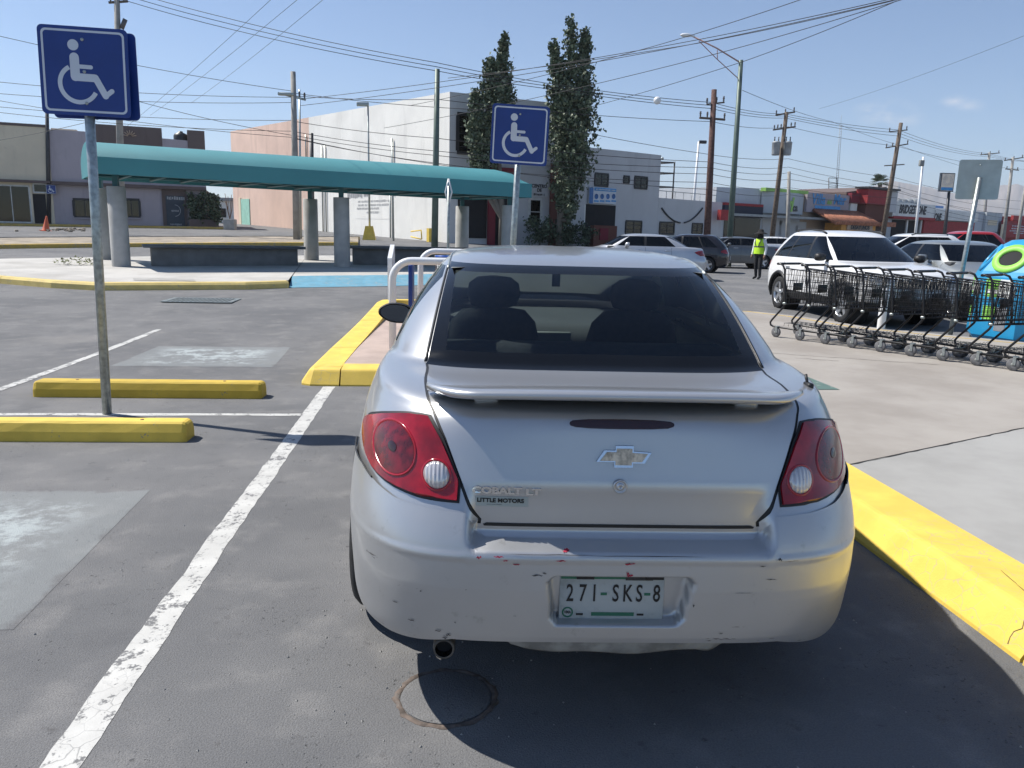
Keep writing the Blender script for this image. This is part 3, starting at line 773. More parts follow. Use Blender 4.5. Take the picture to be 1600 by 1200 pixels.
def make_cobalt():
    root = empty('silver_sedan', (.523, 2.04, 0), math.radians(-3.5))
    tag(root, 'silver sedan with rear wing seen from behind, filling the foreground', 'car')
    sh = Shell(CR, CSUB, [(.99, .305), (3.615, .305)], .352, trunk_step)
    ZB = 1.044; ZT = 1.362
    def bps(z):
        if z < .6885: return None
        if z <= ZB+1e-6:
            x = trunk_x(z); return [('rx', x-.005), ('rx', x+.005), ('rx', x+.045), ('y', 1.02), ('y', 2.0), ('y', 2.07), ('y', 2.95), ('fx', .70)]
        if z <= ZT+.02:
            x = glass_x(z); k = (z-ZB)/(ZT-ZB)
            return [('rx', x-.062+.03*k), ('rx', x), ('rx', x+.02), ('y', 1.02+.36*k), ('y', 2.0-.02*k), ('y', 2.07-.02*k), ('y', 2.95-.42*k), ('fx', .70-.13*k)]
        return None
    G, st = sh.grid(bps, [22, 2, 3, 22, 30, 2, 24, 12, 14])
    def pf(seg, z):
        if z < ZB:
            if z > .689 and seg == 0: return 'trunk_lid'
            if z > .689 and seg == 1: return 'trunk_seam*'
            if z > .683 and z < .689 and seg <= 1: return 'body'
            if seg <= 2 and z < .60: return None
            if seg <= 3 and z < .362: return None
            if z > .97 and seg == 8: return 'hood'
            return 'body'
        if 1.055 < z < ZT:
            if seg == 0: return 'rear_window'
            if seg == 1: return 'window_band'
            if seg == 4: return 'rear_door_window*' if z > 1.075 else 'body'
            if seg == 5: return 'door_pillar*'
            if seg == 6: return 'front_door_window*' if z > 1.075 else 'body'
            if seg == 8: return 'windshield'
        if ZB < z < 1.055 and seg <= 1: return 'window_band'
        if ZT <= z < ZT+.010 and seg <= 1: return 'window_band'
        return 'body'
    # opaque edge of the rear glass is wider than one cell: shift the border by z
    def pf2(seg, z):
        q = pf(seg, z)
        if q == 'rear_window' and (z < 1.088 or z > 1.345): return 'window_band'
        return q
    parts = shell_parts(sh, G, st, pf2)
    mats = dict(body='cobalt_silver', trunk_lid='cobalt_silver', hood='cobalt_silver', trunk_seam='black_plastic', rear_window='glass_rear', window_band='glass_band', windshield='glass_wind', door_pillar='black_plastic', rear_door_window='glass_side', front_door_window='glass_side')
    objs = {}
    for (nm, sx), mb in parts.items():
        b = nm.rstrip('*'); objs[(b, sx)] = mb.build(b, mats[b], root)
    lid = objs[('trunk_lid', 0)]
    # turn the seam inwards and thicken lid edge look
    R = lambda x, z: Vector((x, sh.rear(x, z), z))
    for sx in (1, -1):
        for v in objs[('trunk_seam', sx)].data.vertices: v.co.y += .004
    # trunk bottom edge: dark gap and lip
    patch(R, [(.681, -.392, .392), (.6855, -.395, .395), (.690, -.385, .385)], 44, .003).build('seam', 'black_plastic', lid)
    # bumper: wraps from wheel arch to wheel arch, with the plate recess pressed in
    rec = [(-.205, .545), (-.196, .43), (-.178, .408), (.165, .408), (.185, .43), (.205, .545), (.19, .562), (-.19, .562)]
    def inside(x, z):
        d = 1e9
        for (a, b) in zip(rec, rec[1:]+rec[:1]):
            ex, ez = b[0]-a[0], b[1]-a[1]; L = math.hypot(ex, ez); d = min(d, (ex*(z-a[1])-ez*(x-a[0]))/L)
        return d
    def bump_top(x):
        ax = abs(x)
        T = [(0, .652), (.39, .655), (.415, .672), (.432, .705), (.444, .728), (.56, .732), (.66, .742), (.72, .757), (.765, .775), (.79, .785), (.9, .79)]
        for (a, b), (c_, d) in zip(T[:-1], T[1:]):
            if a <= ax <= c_: return b+(d-b)*(ax-a)/(c_-a)
        return .79
    NC = 300; g = []
    # columns by outline angle so the wrap stays even
    us = [(-1+2*j/NC) for j in range(NC+1)]
    zrows = [.318, .322, .33, .342] + [.355+.005*i for i in range(60)]
    def colx(u, z):
        r = sh.par(z); a = abs(u)*1.30; return math.copysign(r[WW]*math.sin(min(PI/2, a))**(2/r[NR]), u) if False else None
    # arclength-parametrised columns on the z=.55 outline, reused by fraction
    r0 = sh.par(.55); pts, cum = sh.outline(r0); lim = None
    for i, p in enumerate(pts):
        if p[1] > .62: lim = cum[i]; break
    def pt(u, z):
        r = sh.par(z); d = abs(u)*lim; ci = 0
        while cum[ci+1] < d: ci += 1
        q = (d-cum[ci])/max(1e-9, cum[ci+1]-cum[ci]); x = pts[ci][0]+(pts[ci+1][0]-pts[ci][0])*q; y = pts[ci][1]+(pts[ci+1][1]-pts[ci][1])*q
        x *= r[WW]/r0[WW]; y = y - r0[YR] + r[YR]*max(0, 1-max(0, y-.15)/.6)
        sg = 1 if u >= 0 else -1
        ins = inside(x*sg, z); k = max(0, min(1, (ins+.004)/.013)); k = k*k*(3-2*k)
        y += .052*k + (sh.bulge(x, z) if z > .632 else 0)*max(0, 1-max(0, y-.2)/.2)
        # crease under the ledge and lower roll
        if .60 < z < .632: y -= .004*math.sin((z-.60)/.032*PI)
        return Vector((x*sg, y-.004*(1-max(0, min(1, y/.4))) if k < .01 else y-.004, z))
    for i in range(len(zrows)+14):
        row = []
        for u in us:
            xq = pt(u, .7).x; top = bump_top(xq); zb = .318 + (.018*max(0, 1-abs(xq)/.5)) ; zb = .315 + .034*max(0, min(1, (.70-abs(xq))/.22))**1.5
            t = i/(len(zrows)+13); z = zb+(top-zb)*t; row.append(pt(u, z))
        g.append(row)
    bum = MB().grid(g)
    # return lip along the bottom edge
    bum.grid([[p+Vector((0, 0, 0)) for p in g[0]], [Vector((p.x*.97, p.y+.03*(1 if abs(p.x) < .8 else .2), p.z-.012)) for p in g[0]], [Vector((p.x*.93, p.y+.09, p.z)) for p in g[0]]])
    bo = bum.build('bumper', 'cobalt_bumper', root)
    for sg in (-1, 1):
        tp = [p+Vector((sg*.001, -.001, .001)) for p in g[-1] if p.x*sg > .735]; tp = tp if sg > 0 else tp[::-1]
        MB().tube(tp, .0028, 5).build('bumper_seam', 'black_plastic', bo)
        ed = [r[-1 if sg > 0 else 0]+Vector((sg*.001, .001, 0)) for r in g]; MB().tube(ed, .0028, 5).build('bumper_seam', 'black_plastic', bo)
    # red paint-transfer marks and dark scuffs on the bumper
    def scuffs(col, spots, name):
        for (x, z, L, h) in spots:
            mb = MB(); k = 7; up = []; dn = []
            for i in range(k+1):
                t = i/k; xx = x+L*(t-.5); e = math.sin(PI*t)**.5 if 0 < t < 1 else .05
                zc = z + random.uniform(-.35, .35)*h
                yy = lambda zq: sh.rear(xx, zq) - .0062 + (-.004*math.sin((zq-.60)/.032*PI) if .6 < zq < .632 else 0)
                up.append(Vector((xx, yy(zc+h*e/2), zc+h*e/2*random.uniform(.3, 1.2)))); dn.append(Vector((xx, yy(zc-h*e/2), zc-h*e/2*random.uniform(.3, 1.2))))
            mb.grid([dn, up]); mb.build(name, col, bo)
    simple('mark_red', (.35, .012, .04), .6, var=.3, vs=90)
    simple('mark_dark', (.05, .048, .05), .8, var=.4, vs=60)
    scuffs('mark_red', [(-.405, .619, .014, .007), (-.35, .622, .03, .004), (-.33, .612, .014, .004), (-.16, .637, .02, .006), (-.175, .613, .03, .004), (-.30, .600, .02, .004), (.02, .606, .03, .006), (.022, .572, .018, .008), (.015, .577, .008, .012)], 'red_scuff')
    scuffs('mark_dark', [(-.60, .395, .022, .004), (-.52, .375, .02, .005), (-.49, .365, .015, .006), (-.50, .352, .02, .005), (-.57, .50, .006, .004), (-.44, .52, .004, .003), (-.24, .568, .03, .004), (-.22, .575, .012, .004), (.21, .48, .006, .008), (.40, .60, .02, .003), (.43, .56, .035, .0025), (.35, .52, .05, .0018), (-.65, .44, .02, .003), (.07, .628, .33, .0022), (-.2, .6295, .25, .0018), (.45, .62, .012, .006), (-.3, .44, .01, .002), (-.47, .41, .006, .004), (.3, .385, .012, .003)], 'dark_scuff')
    # tail lights
    TL = [(.440, .756), (.546, .968), (.60, .968), (.66, .957), (.728, .935), (.782, .905), (.796, .875), (.790, .846), (.765, .81), (.728, .787), (.66, .768), (.56, .756)]
    for sx in (-1, 1):
        poly = smoothpoly([(x, z) for x, z in TL], 1)
        rows = [(z, (a if sx > 0 else -b), (b if sx > 0 else -a)) for z, a, b in polyrows(poly, 26)]
        rowsp = [(z, (a-.006 if sx > 0 else -b-.004), (b+.004 if sx > 0 else -a+.006)) for z, a, b in polyrows([(x*1.0, z + (.006 if z > .9 else -.006)) for x, z in poly], 26)]
        gk = patch(R, rowsp, 30, .0035).build('tail_light_gasket', 'black_plastic', root)
        tl = patch(R, rows, 40, .0105).build('tail_light', 'lens_red', root)
        # inner lamp bowls: rings standing in the lens
        def disc_on(cx, cz, r0, r1, off, nm, mat, par, n=30, dome=0.0):
            mb = MB(); ring = []
            for rad, lift in r1:
                row = []
                for k in range(n+1):
                    x_, z_ = cx+rad*math.cos(2*PI*k/n), cz+rad*math.sin(2*PI*k/n); e_ = .004
                    nn = Vector(((sh.rear(x_+e_, z_)-sh.rear(x_-e_, z_))/(2*e_), -1, (sh.rear(x_, z_+e_)-sh.rear(x_, z_-e_))/(2*e_))).normalized()
                    row.append(Vector((x_, sh.rear(x_, z_), z_)) + nn*(off+lift))
                ring.append(row)
            return mb.grid(ring).build(nm, mat, par)
        cx = sx*.662; cz = .866
        disc_on(cx, cz, 0, [(.076, -.004), (.074, .003), (.070, .003), (.067, -.001)], .0108, 'lamp_ring', 'lens_ring', tl)
        disc_on(cx, cz, 0, [(.067, .0005), (.045, .002), (.02, .0025), (.001, .0025)], .0115, 'lamp_bowl', 'lens_dark', tl)
        disc_on(cx, cz+.004, 0, [(.014, .001), (.008, .002), (.001, .002)], .0142, 'bulb', 'lens_deep', tl, 16)
        cx2 = sx*.528; cz2 = .818
        disc_on(cx2, cz2, 0, [(.045, -.004), (.043, .003), (.038, .003), (.037, .0)], .0108, 'reverse_ring', 'lens_ring', tl)
        disc_on(cx2, cz2, 0, [(.038, -.002), (.036, .006), (.028, .011), (.015, .014), (.001, .015)], .0108, 'reverse_lamp', 'lens_clear', tl)
    # third brake light, emblem, lock, lettering, sticker
    sl_ = smoothpoly([(-.155, .976), (-.14, .987), (.14, .987), (.158, .976), (.14, .962), (-.14, .962)], 2)
    tb = patch(R, polyrows(sl_, 8), 40, .004).build('third_brake_light', 'lens_deep', lid)
    patch(R, [(.9650, -.02, .135), (.976, -.03, .148), (.983, -.02, .135)], 20, .0055).build('brake_lens', 'lens_deep', tb)
    bow = [(-.078, -.015), (-.055, .017), (-.022, .017), (-.022, .03), (.03, .03), (.03, .015), (.082, .012), (.062, -.018), (.028, -.018), (.028, -.030), (-.026, -.030), (-.026, -.015)]
    def emb(poly, sc, off, th, nm, mat, par):
        mb = MB(); fn = lambda a, b, c_: Vector((.004+a*sc, sh.rear(a*sc, .888+b*sc)-off-c_, .888+b*sc))
        mb.prism(poly, th, fn); return mb.build(nm, mat, par)
    em = emb(bow, 1.0, -.002, .011, 'emblem', 'chrome', lid)
    bow_in = [(a*.86 + (.0 if abs(a) < .04 else 0), b*.76) for a, b in bow]
    simple('emblem_gold', (.56, .49, .39), .55, .2, var=.3, vs=60, dirt=(.1, .08, .06, .8))
    emb(bow_in, 1.0, .0095, .0025, 'emblem_face', 'emblem_gold', em)
    lk = MB().lathe([(.021, .0), (.0205, .006), (.017, .008), (.0165, .004), (.011, .004), (.010, .009), (.004, .010), (.0035, .003), (.0001, .003)], n=24, axis='Z', R=Matrix.Rotation(PI/2, 3, 'X')).build('trunk_lock', 'alloy', lid)
    lk.location = (-.004, sh.rear(0, .805)-.001, .805)
    def letters(nm, txt, mat, x, z, size, sxx, bold, ext, shear=0, align='LEFT', yoff=.0):
        me = text_mesh(txt, size, sxx, bold, ext, align, shear)
        for v in me.vertices:
            u, w_, d = v.co; v.co = Vector((x+u, sh.rear(x+u, z+w_)-(d+ext+.0012+yoff), z+w_))
        me.materials.clear(); me.materials.append(M[mat]); me.name = nm
        o = bpy.data.objects.new(nm, me); COL.objects.link(o); o.parent = lid; return o
    letters('lettering', 'COBALT', 'chrome', -.428, .787, .027, 1.36, .0012, .003)
    letters('lettering', 'LT', 'chrome', -.275, .785, .026, 1.5, .0012, .003)
    stk = patch(R, [(.739, -.418, -.266), (.753, -.418, -.266), (.768, -.418, -.266)], 12, .0022).build('dealer_sticker', 'sign_back', lid)
    letters('sticker_print', 'LITTLE MOTORS', 'black_plastic', -.414, .7565, .0165, 1.12, .0006, .0004, yoff=.0022)
    letters('sticker_print', '___ ___ ____', 'mark_dark', -.386, .7475, .006, 1.3, .0002, .0003, yoff=.0022)
    # plate
    py = .047
    plate = MB().bevbox((-.018, py+.001, .482), (.305, .003, .150), .0014).build('licence_plate', 'sign_white', root)
    simple('plate_green', (.03, .16, .095), .5); simple('ink', (.008, .008, .01), .5)
    n_ = NT('plate_white'); cc = n_.mix(n_.ramp(n_.noise(16, 7, .7), .52, .72, 0, .6), (.42, .45, .45), (.27, .29, .28)); n_.set(Base_Color=cc, Roughness=.55)
    plate.data.materials[0] = M['plate_white']
    def pl(nm, txt, mat, x, z, size, sxx=1, bold=0): add_text(nm, txt, mat, plate, (-.018+x, py-.0018, .482+z), (1, 0, 0), (0, 0, 1), size, sxx, bold, .0005, 'CENTER', 0, world=False)
    for ch, x in zip('271SKS8', (-.122, -.085, -.051, .011, .046, .080, .131)):
        pl('plate_character', ch, 'ink', x, .008, .075, .60, .0006)
    for x in (-.0235, .1035): MB().box((-.018+x, py-.0012, .482+.008), (.018, .001, .008)).build('plate_dash', 'plate_green', plate)
    MB().box((-.018, py-.0012, .482+.062), (.298, .001, .016)).build('plate_band', 'plate_green', plate)
    MB().box((.06, py-.002, .482+.057), (.08, .0008, .012)).build('plate_grime', 'mark_dark', plate)
    MB().box((-.018+.005, py-.0012, .482-.055), (.125, .001, .011)).build('plate_band', 'plate_green', plate)
    MB().lathe([(.0165, 0), (.0165, .0008), (.012, .0009), (.0119, 0)], (-.018-.127, py-.0006, .482-.05), 24, 'Y', R=Matrix.Rotation(PI, 3, 'X')).build('plate_seal', 'plate_green', plate)
    pl('seal_print', 'VMA', 'mark_dark', -.127, -.05, .012, .8, .0003)
    for x in (-.092, .086): MB().box((-.018+x, py-.0012, .482-.056), (.02, .001, .006)).build('plate_slot', 'ink', plate)
    for x in (-.09, .088): MB().lathe([(.006, 0), (.005, .003), (.0005, .0035)], (-.018+x, py-.001, .482+.066), 10, 'Y', R=Matrix.Rotation(PI, 3, 'X')).build('plate_screw', 'rust', plate)
    for x in (-.1, .1): MB().box((x, .034, .553), (.05, .03, .012)).build('plate_lamp', 'black_plastic', root)
    # spoiler wing
    g = []; NS = 60
    for j in range(NS+1):
        u = -1+2*j/NS; x = .572*u; au = abs(u)
        tip = max(0, (au-.86)/.14); yr_ = .085 + .045*au**2 + .115*max(0, (au-.72)/.28)**2.2; yf_ = .345 - .01*au**2 - .02*tip**2
        zt = 1.076 - .013*au**2.4; th = .030*(1-.55*tip**1.5); ch = yf_-yr_
        prof = [(0, zt-.012), (.008, zt-.003), (.03, zt), (.3*ch, zt-.003), (.65*ch, zt-.012), (ch, zt-.030-.004*tip), (ch-.01, zt-.036), (.6*ch, zt-.018-th*.75), (.25*ch, zt-th-.004), (.03, zt-th), (.006, zt-th+.008), (0, zt-.012)]
        g.append([Vector((x, yr_+a, b)) for a, b in prof])
    w = MB().grid(g); k = len(g[0]); w.f.append(list(range(k-1))); w.sm.append(False); o_ = len(w.v)-k; w.f.append(list(range(o_, o_+k-1))[::-1]); w.sm.append(False)
    wing = w.build('spoiler', 'cobalt_silver', root, recalc=True)
    for sx in (-1, 1):
        MB().bevbox((sx*.392, .26, 1.026), (.075, .08, .036), .012).build('wing_stand', 'cobalt_silver', wing)
    # antenna stub
    an = MB().bevbox((.70, .52, 1.025), (.022, .05, .024), .007); an.tube([(.70, .53, 1.03), (.698, .545, 1.06)], .005, 8); an.build('antenna_base', 'black_plastic', root)
    # exhaust and the dented pan under the bumper
    ex = MB().lathe([(.026, -.07), (.031, -.072), (.033, -.06), (.033, .35), (.026, .35), (.026, -.06), (.026, .3), (.001, .3)], (-.505, .15, .292), 20, 'Y')
    ex.build('exhaust_pipe', 'exhaust_metal', root)
    MB().lathe([(.0255, -.04), (.001, -.04)], (-.505, .15, .292), 16, 'Y').build('exhaust_bore', 'dark_inside', root)
    g = []
    for j in range(41):
        u = -1+2*j/40; x = .385*u; e = max(0, (abs(u)-.82)/.18)
        dz = -.012*math.sin(u*9)*(.3 if abs(u) < .7 else 1) + (.02 if u < -.8 else 0)
        g.append([Vector((x, .06+.05*abs(u)**2, .345)), Vector((x, .07+.05*u*u, .318)), Vector((x*.99, .085+.05*u*u, .285+.03*e+dz*.5)), Vector((x*.98, .10+.05*u*u, .272+.042*e+dz)), Vector((x*.97, .16, .28+.04*e)), Vector((x*.97, .6, .29))])
    MB().grid(g).build('under_pan', 'bare_under', root)
    ub = MB(); ub.box((0, 2.3, .285), (1.30, 3.3, .10)); ub.box((0, 2.3, .25), (1.0, 2.9, .04)); ub.build('underbody', 'dark_inside', root)
    # wheels, liners, doors, mirrors
    for sx in (-1, 1):
        for y in (.99, 3.615):
            wheel(root, sx*.795, y, .305, .195, sx, 'alloy', 7)
            MB().lathe([(.353, sx*.80), (.353, sx*.50), (.001, sx*.50)], (0, y, .305), 30, 'X').build('wheel_liner', 'dark_inside', root)
        # mirror
        m = MB(); g = []
        for i, (y, s_) in enumerate(((2.56, .93), (2.57, 1), (2.60, 1.0), (2.66, .86), (2.72, .5), (2.735, .1))):
            ring = []
            for k in range(24):
                a = 2*PI*k/24; cx_, cz_ = .925, 1.022
                rx = .105 if math.cos(a) > 0 else .10; rz_ = .060 if math.sin(a) > 0 else .058
                px_ = math.copysign(abs(math.cos(a))**.75, math.cos(a)); pz_ = math.copysign(abs(math.sin(a))**.8, math.sin(a))
                tap = 1 - .38*max(0, px_)**2 if pz_ < 0 else 1 - .30*max(0, px_)**2
                ring.append(Vector((sx*(cx_+rx*px_*s_), y, cz_+.006*px_+rz_*pz_*s_*tap)))
            ring.append(ring[0]); g.append(ring)
        m.grid(g); m.tube([(sx*.84, 2.66, .985), (sx*.76, 2.70, .99)], .028, 10); mo = m.build('door_mirror', 'black_plastic', root)
        simple('mirror_glass', (.10, .12, .15), .08, .9) if 'mirror_glass' not in M else None
        mg = MB(); mg.v += [Vector((v.x if i < 24 else 0, v.y, v.z)) for i, v in enumerate(g[0][:24])]; mg.f.append(list(range(24))); mg.sm.append(False)
        mg.v = [Vector((sx*.925+(v.x-sx*.925)*.93, v.y+.001, 1.022+(v.z-1.022)*.9)) for v in mg.v]; mg.build('mirror_glass', 'mirror_glass', mo)
        # door seams and handles
        def SF(y, z): x = sh.side(y, z); return Vector((sx*x, y, z)), Vector((sx, 0, .1)).normalized()
        for pts_ in ([(2.03, .36+.68*i/12) for i in range(13)], [(1.12+.12*(1-i/12)**2 if i < 6 else 1.12+.12*(1-i/12)**2, .42+.62*i/12) for i in range(13)], [(3.02, .36+.68*i/12) for i in range(13)], [(1.35+1.65*i/20, .36) for i in range(21)]):
            ribbon_on(SF, pts_, .006, .0015, 'door_seam', 'black_plastic', root)
        for y in (1.34, 2.24):
            p, nn = SF(y, .93); MB().bevbox(p+nn*.018, (.018, .17, .026), .008).build('door_handle', 'cobalt_silver', root)
            MB().box(p+nn*.002, (.004, .12, .045)).build('handle_cup', 'black_plastic', root)
        # roof ditch moulding
        rt = []
        for i in range(24):
            y = 1.40+1.15*i/23; lo, hi = 1.30, 1.43
            for _ in range(24):
                mid = (lo+hi)/2
                if sh.side(y, mid) > .566: lo = mid
                else: hi = mid
            rt.append(Vector((sx*.566, y, lo+.001)))
        MB().tube(rt, .006, 6).build('roof_moulding', 'galv', root)
        # reveal moulding down the rear pillar beside the glass
        rv = []
        for i in range(22):
            z = 1.05+.31*i/21; x = glass_x(z)+.008; rv.append(Vector((sx*x, sh.rear(x, z)-.003, z)))
        MB().tube(rv, .0055, 6).build('glass_moulding', 'black_plastic', root)
        hl = [(.50, .66), (.56, .72), (.74, .79), (.80, .78), (.80, .70), (.70, .64)]
        Fr = lambda x, z: Vector((x, sh.front(x, z), z))
        rows = [(z, (b if sx > 0 else -a), (a if sx > 0 else -b)) for z, a, b in polyrows(hl, 8)]
        patch(Fr, rows, 12, .006).build('headlight', 'lens_head', root)
    Fr = lambda x, z: Vector((x, sh.front(x, z), z))
    patch(Fr, [(.60, .45, -.45), (.65, .47, -.47), (.69, .42, -.42)], 20, .006).build('grille', 'black_plastic', root)
    # interior
    it = MB(); it.box((0, 2.2, .36), (1.44, 2.9, .06)); it.box((0, 3.35, .66), (1.42, .06, .6)); it.build('cabin_floor', 'dash', root)
    for sx in (-1, 1): MB().box((sx*.735, 2.25, .70), (.05, 2.3, .60)).build('door_panel', 'trim_tan', root)
    sf = MB(); sf.grid([[Vector((x, y, z)) for x in (-.70, -.3, 0, .3, .70)] for y, z in ((.66, 1.02), (.80, 1.026), (1.05, 1.02), (1.12, .99))]); sf.build('parcel_shelf', 'trim_grey', root)
    MB().bevbox((.22, .80, 1.036), (.78, .045, .028), .008).build('shelf_strip', 'trim_tan', root)
    MB().bevbox((0, 1.20, .78), (1.30, .22, .56), .06).build('rear_seat', 'seat_cloth', root)
    MB().bevbox((0, 1.50, .50), (1.30, .56, .2), .06).build('rear_seat_cushion', 'seat_cloth', root)
    for sx in (-1, 1):
        s_ = MB(); g = []
        for (z, y, hw, d) in ((.48, 2.12, .25, .10), (.70, 2.06, .26, .11), (.92, 1.99, .25, .10), (1.06, 1.95, .215, .085), (1.12, 1.935, .16, .06), (1.135, 1.93, .06, .03)):
            ring = [Vector((sx*.36+hw*math.copysign(abs(math.cos(2*PI*k/24))**.6, math.cos(2*PI*k/24)), y+d*math.sin(2*PI*k/24), z)) for k in range(25)]; g.append(ring)
        s_.grid(g); seat = s_.build('front_seat', 'seat_cloth', root)
        MB().bevbox((sx*.36, 2.30, .48), (.5, .52, .16), .06).build('seat_cushion', 'seat_cloth', seat)
        h = MB(); g = []
        for (z, hw, d) in ((1.13, .06, .03), (1.145, .115, .05), (1.20, .135, .058), (1.255, .125, .052), (1.285, .085, .036), (1.292, .02, .01)):
            g.append([Vector((sx*.36+hw*math.copysign(abs(math.cos(2*PI*k/24))**.75, math.cos(2*PI*k/24)), 1.915+d*math.sin(2*PI*k/24), z)) for k in range(25)])
        h.grid(g); h.build('headrest', 'seat_cloth', seat)
    d_ = MB(); g = []
    for j in range(21):
        x = -.70+1.4*j/20; g.append([Vector((x, 2.75, .55)), Vector((x, 2.74, .84)), Vector((x, 2.78, .93+.03*(math.exp(-((x+.36)/.2)**2)))), Vector((x, 2.95, .955)), Vector((x, 3.42, 1.0))])
    d_.grid(g); d_.build('dashboard', 'dash', root)
    MB().bevbox((0, 2.745, .86), (.26, .02, .10), .01).build('centre_vents', 'trim_grey', root)
    stw = MB().lathe([(.185+.016*math.cos(2*PI*k/10), .016*math.sin(2*PI*k/10)) for k in range(11)], n=30, axis='Y', R=Matrix.Rotation(math.radians(-25), 3, 'X')); stw.build('steering_wheel', 'dash', root).location = (-.36, 2.60, .88)
    MB().bevbox((0, 2.66, 1.315), (.25, .03, .075), .014).build('inside_mirror', 'black_plastic', root)
    MB().tube([(0, 2.67, 1.33), (0, 2.78, 1.36)], .012, 8).build('mirror_stalk', 'black_plastic', root)
    MB().bevbox((.02, 2.69, 1.24), (.05, .012, .10), .005).build('hanging_pass', 'black_plastic', root)
    hd = MB(); hd.grid([[Vector((x, y, 1.375-.02*(abs(x)/.55)**3)) for x in (-.55, -.3, 0, .3, .55)] for y in (1.32, 1.8, 2.3, 2.68)]); hd.build('headliner', 'trim_grey', root)
    return root
make_cobalt()

# ================================================================== other cars
SUV = [(.28, .16, .5, 5, .86, 4.45, .6, 4.5), (.36, .06, .5, 5, .905, 4.55, .6, 4.5), (.5, .02, .5, 5, .922, 4.59, .6, 4.5), (.7, .0, .5, 5, .93, 4.6, .6, 4.5), (.85, .02, .5, 5, .925, 4.58, .6, 4.5),
       (.95, .05, .5, 5, .915, 4.50, .65, 4.4), (1.02, .08, .5, 5, .905, 4.30, .75, 4), (1.07, .10, .5, 5, .895, 3.95, .8, 4), (1.10, .12, .5, 5, .885, 3.58, .7, 4), (1.12, .14, .48, 5, .875, 3.42, .6, 4),
       (1.25, .25, .45, 5, .845, 3.17, .6, 3.6), (1.40, .40, .45, 5, .795, 2.87, .58, 3.4), (1.52, .54, .45, 5, .74, 2.62, .56, 3.3), (1.58, .62, .42, 4.5, .70, 2.50, .5, 3.3), (1.62, .68, .4, 4.2, .66, 2.40, .45, 3.3),
       (1.65, .78, .35, 3.8, .59, 2.26, .4, 3.2), (1.672, .95, .3, 3.4, .47, 2.08, .3, 3), (1.685, 1.35, .2, 3, .22, 1.8, .2, 3)]
SEDAN = [r for r in CR]
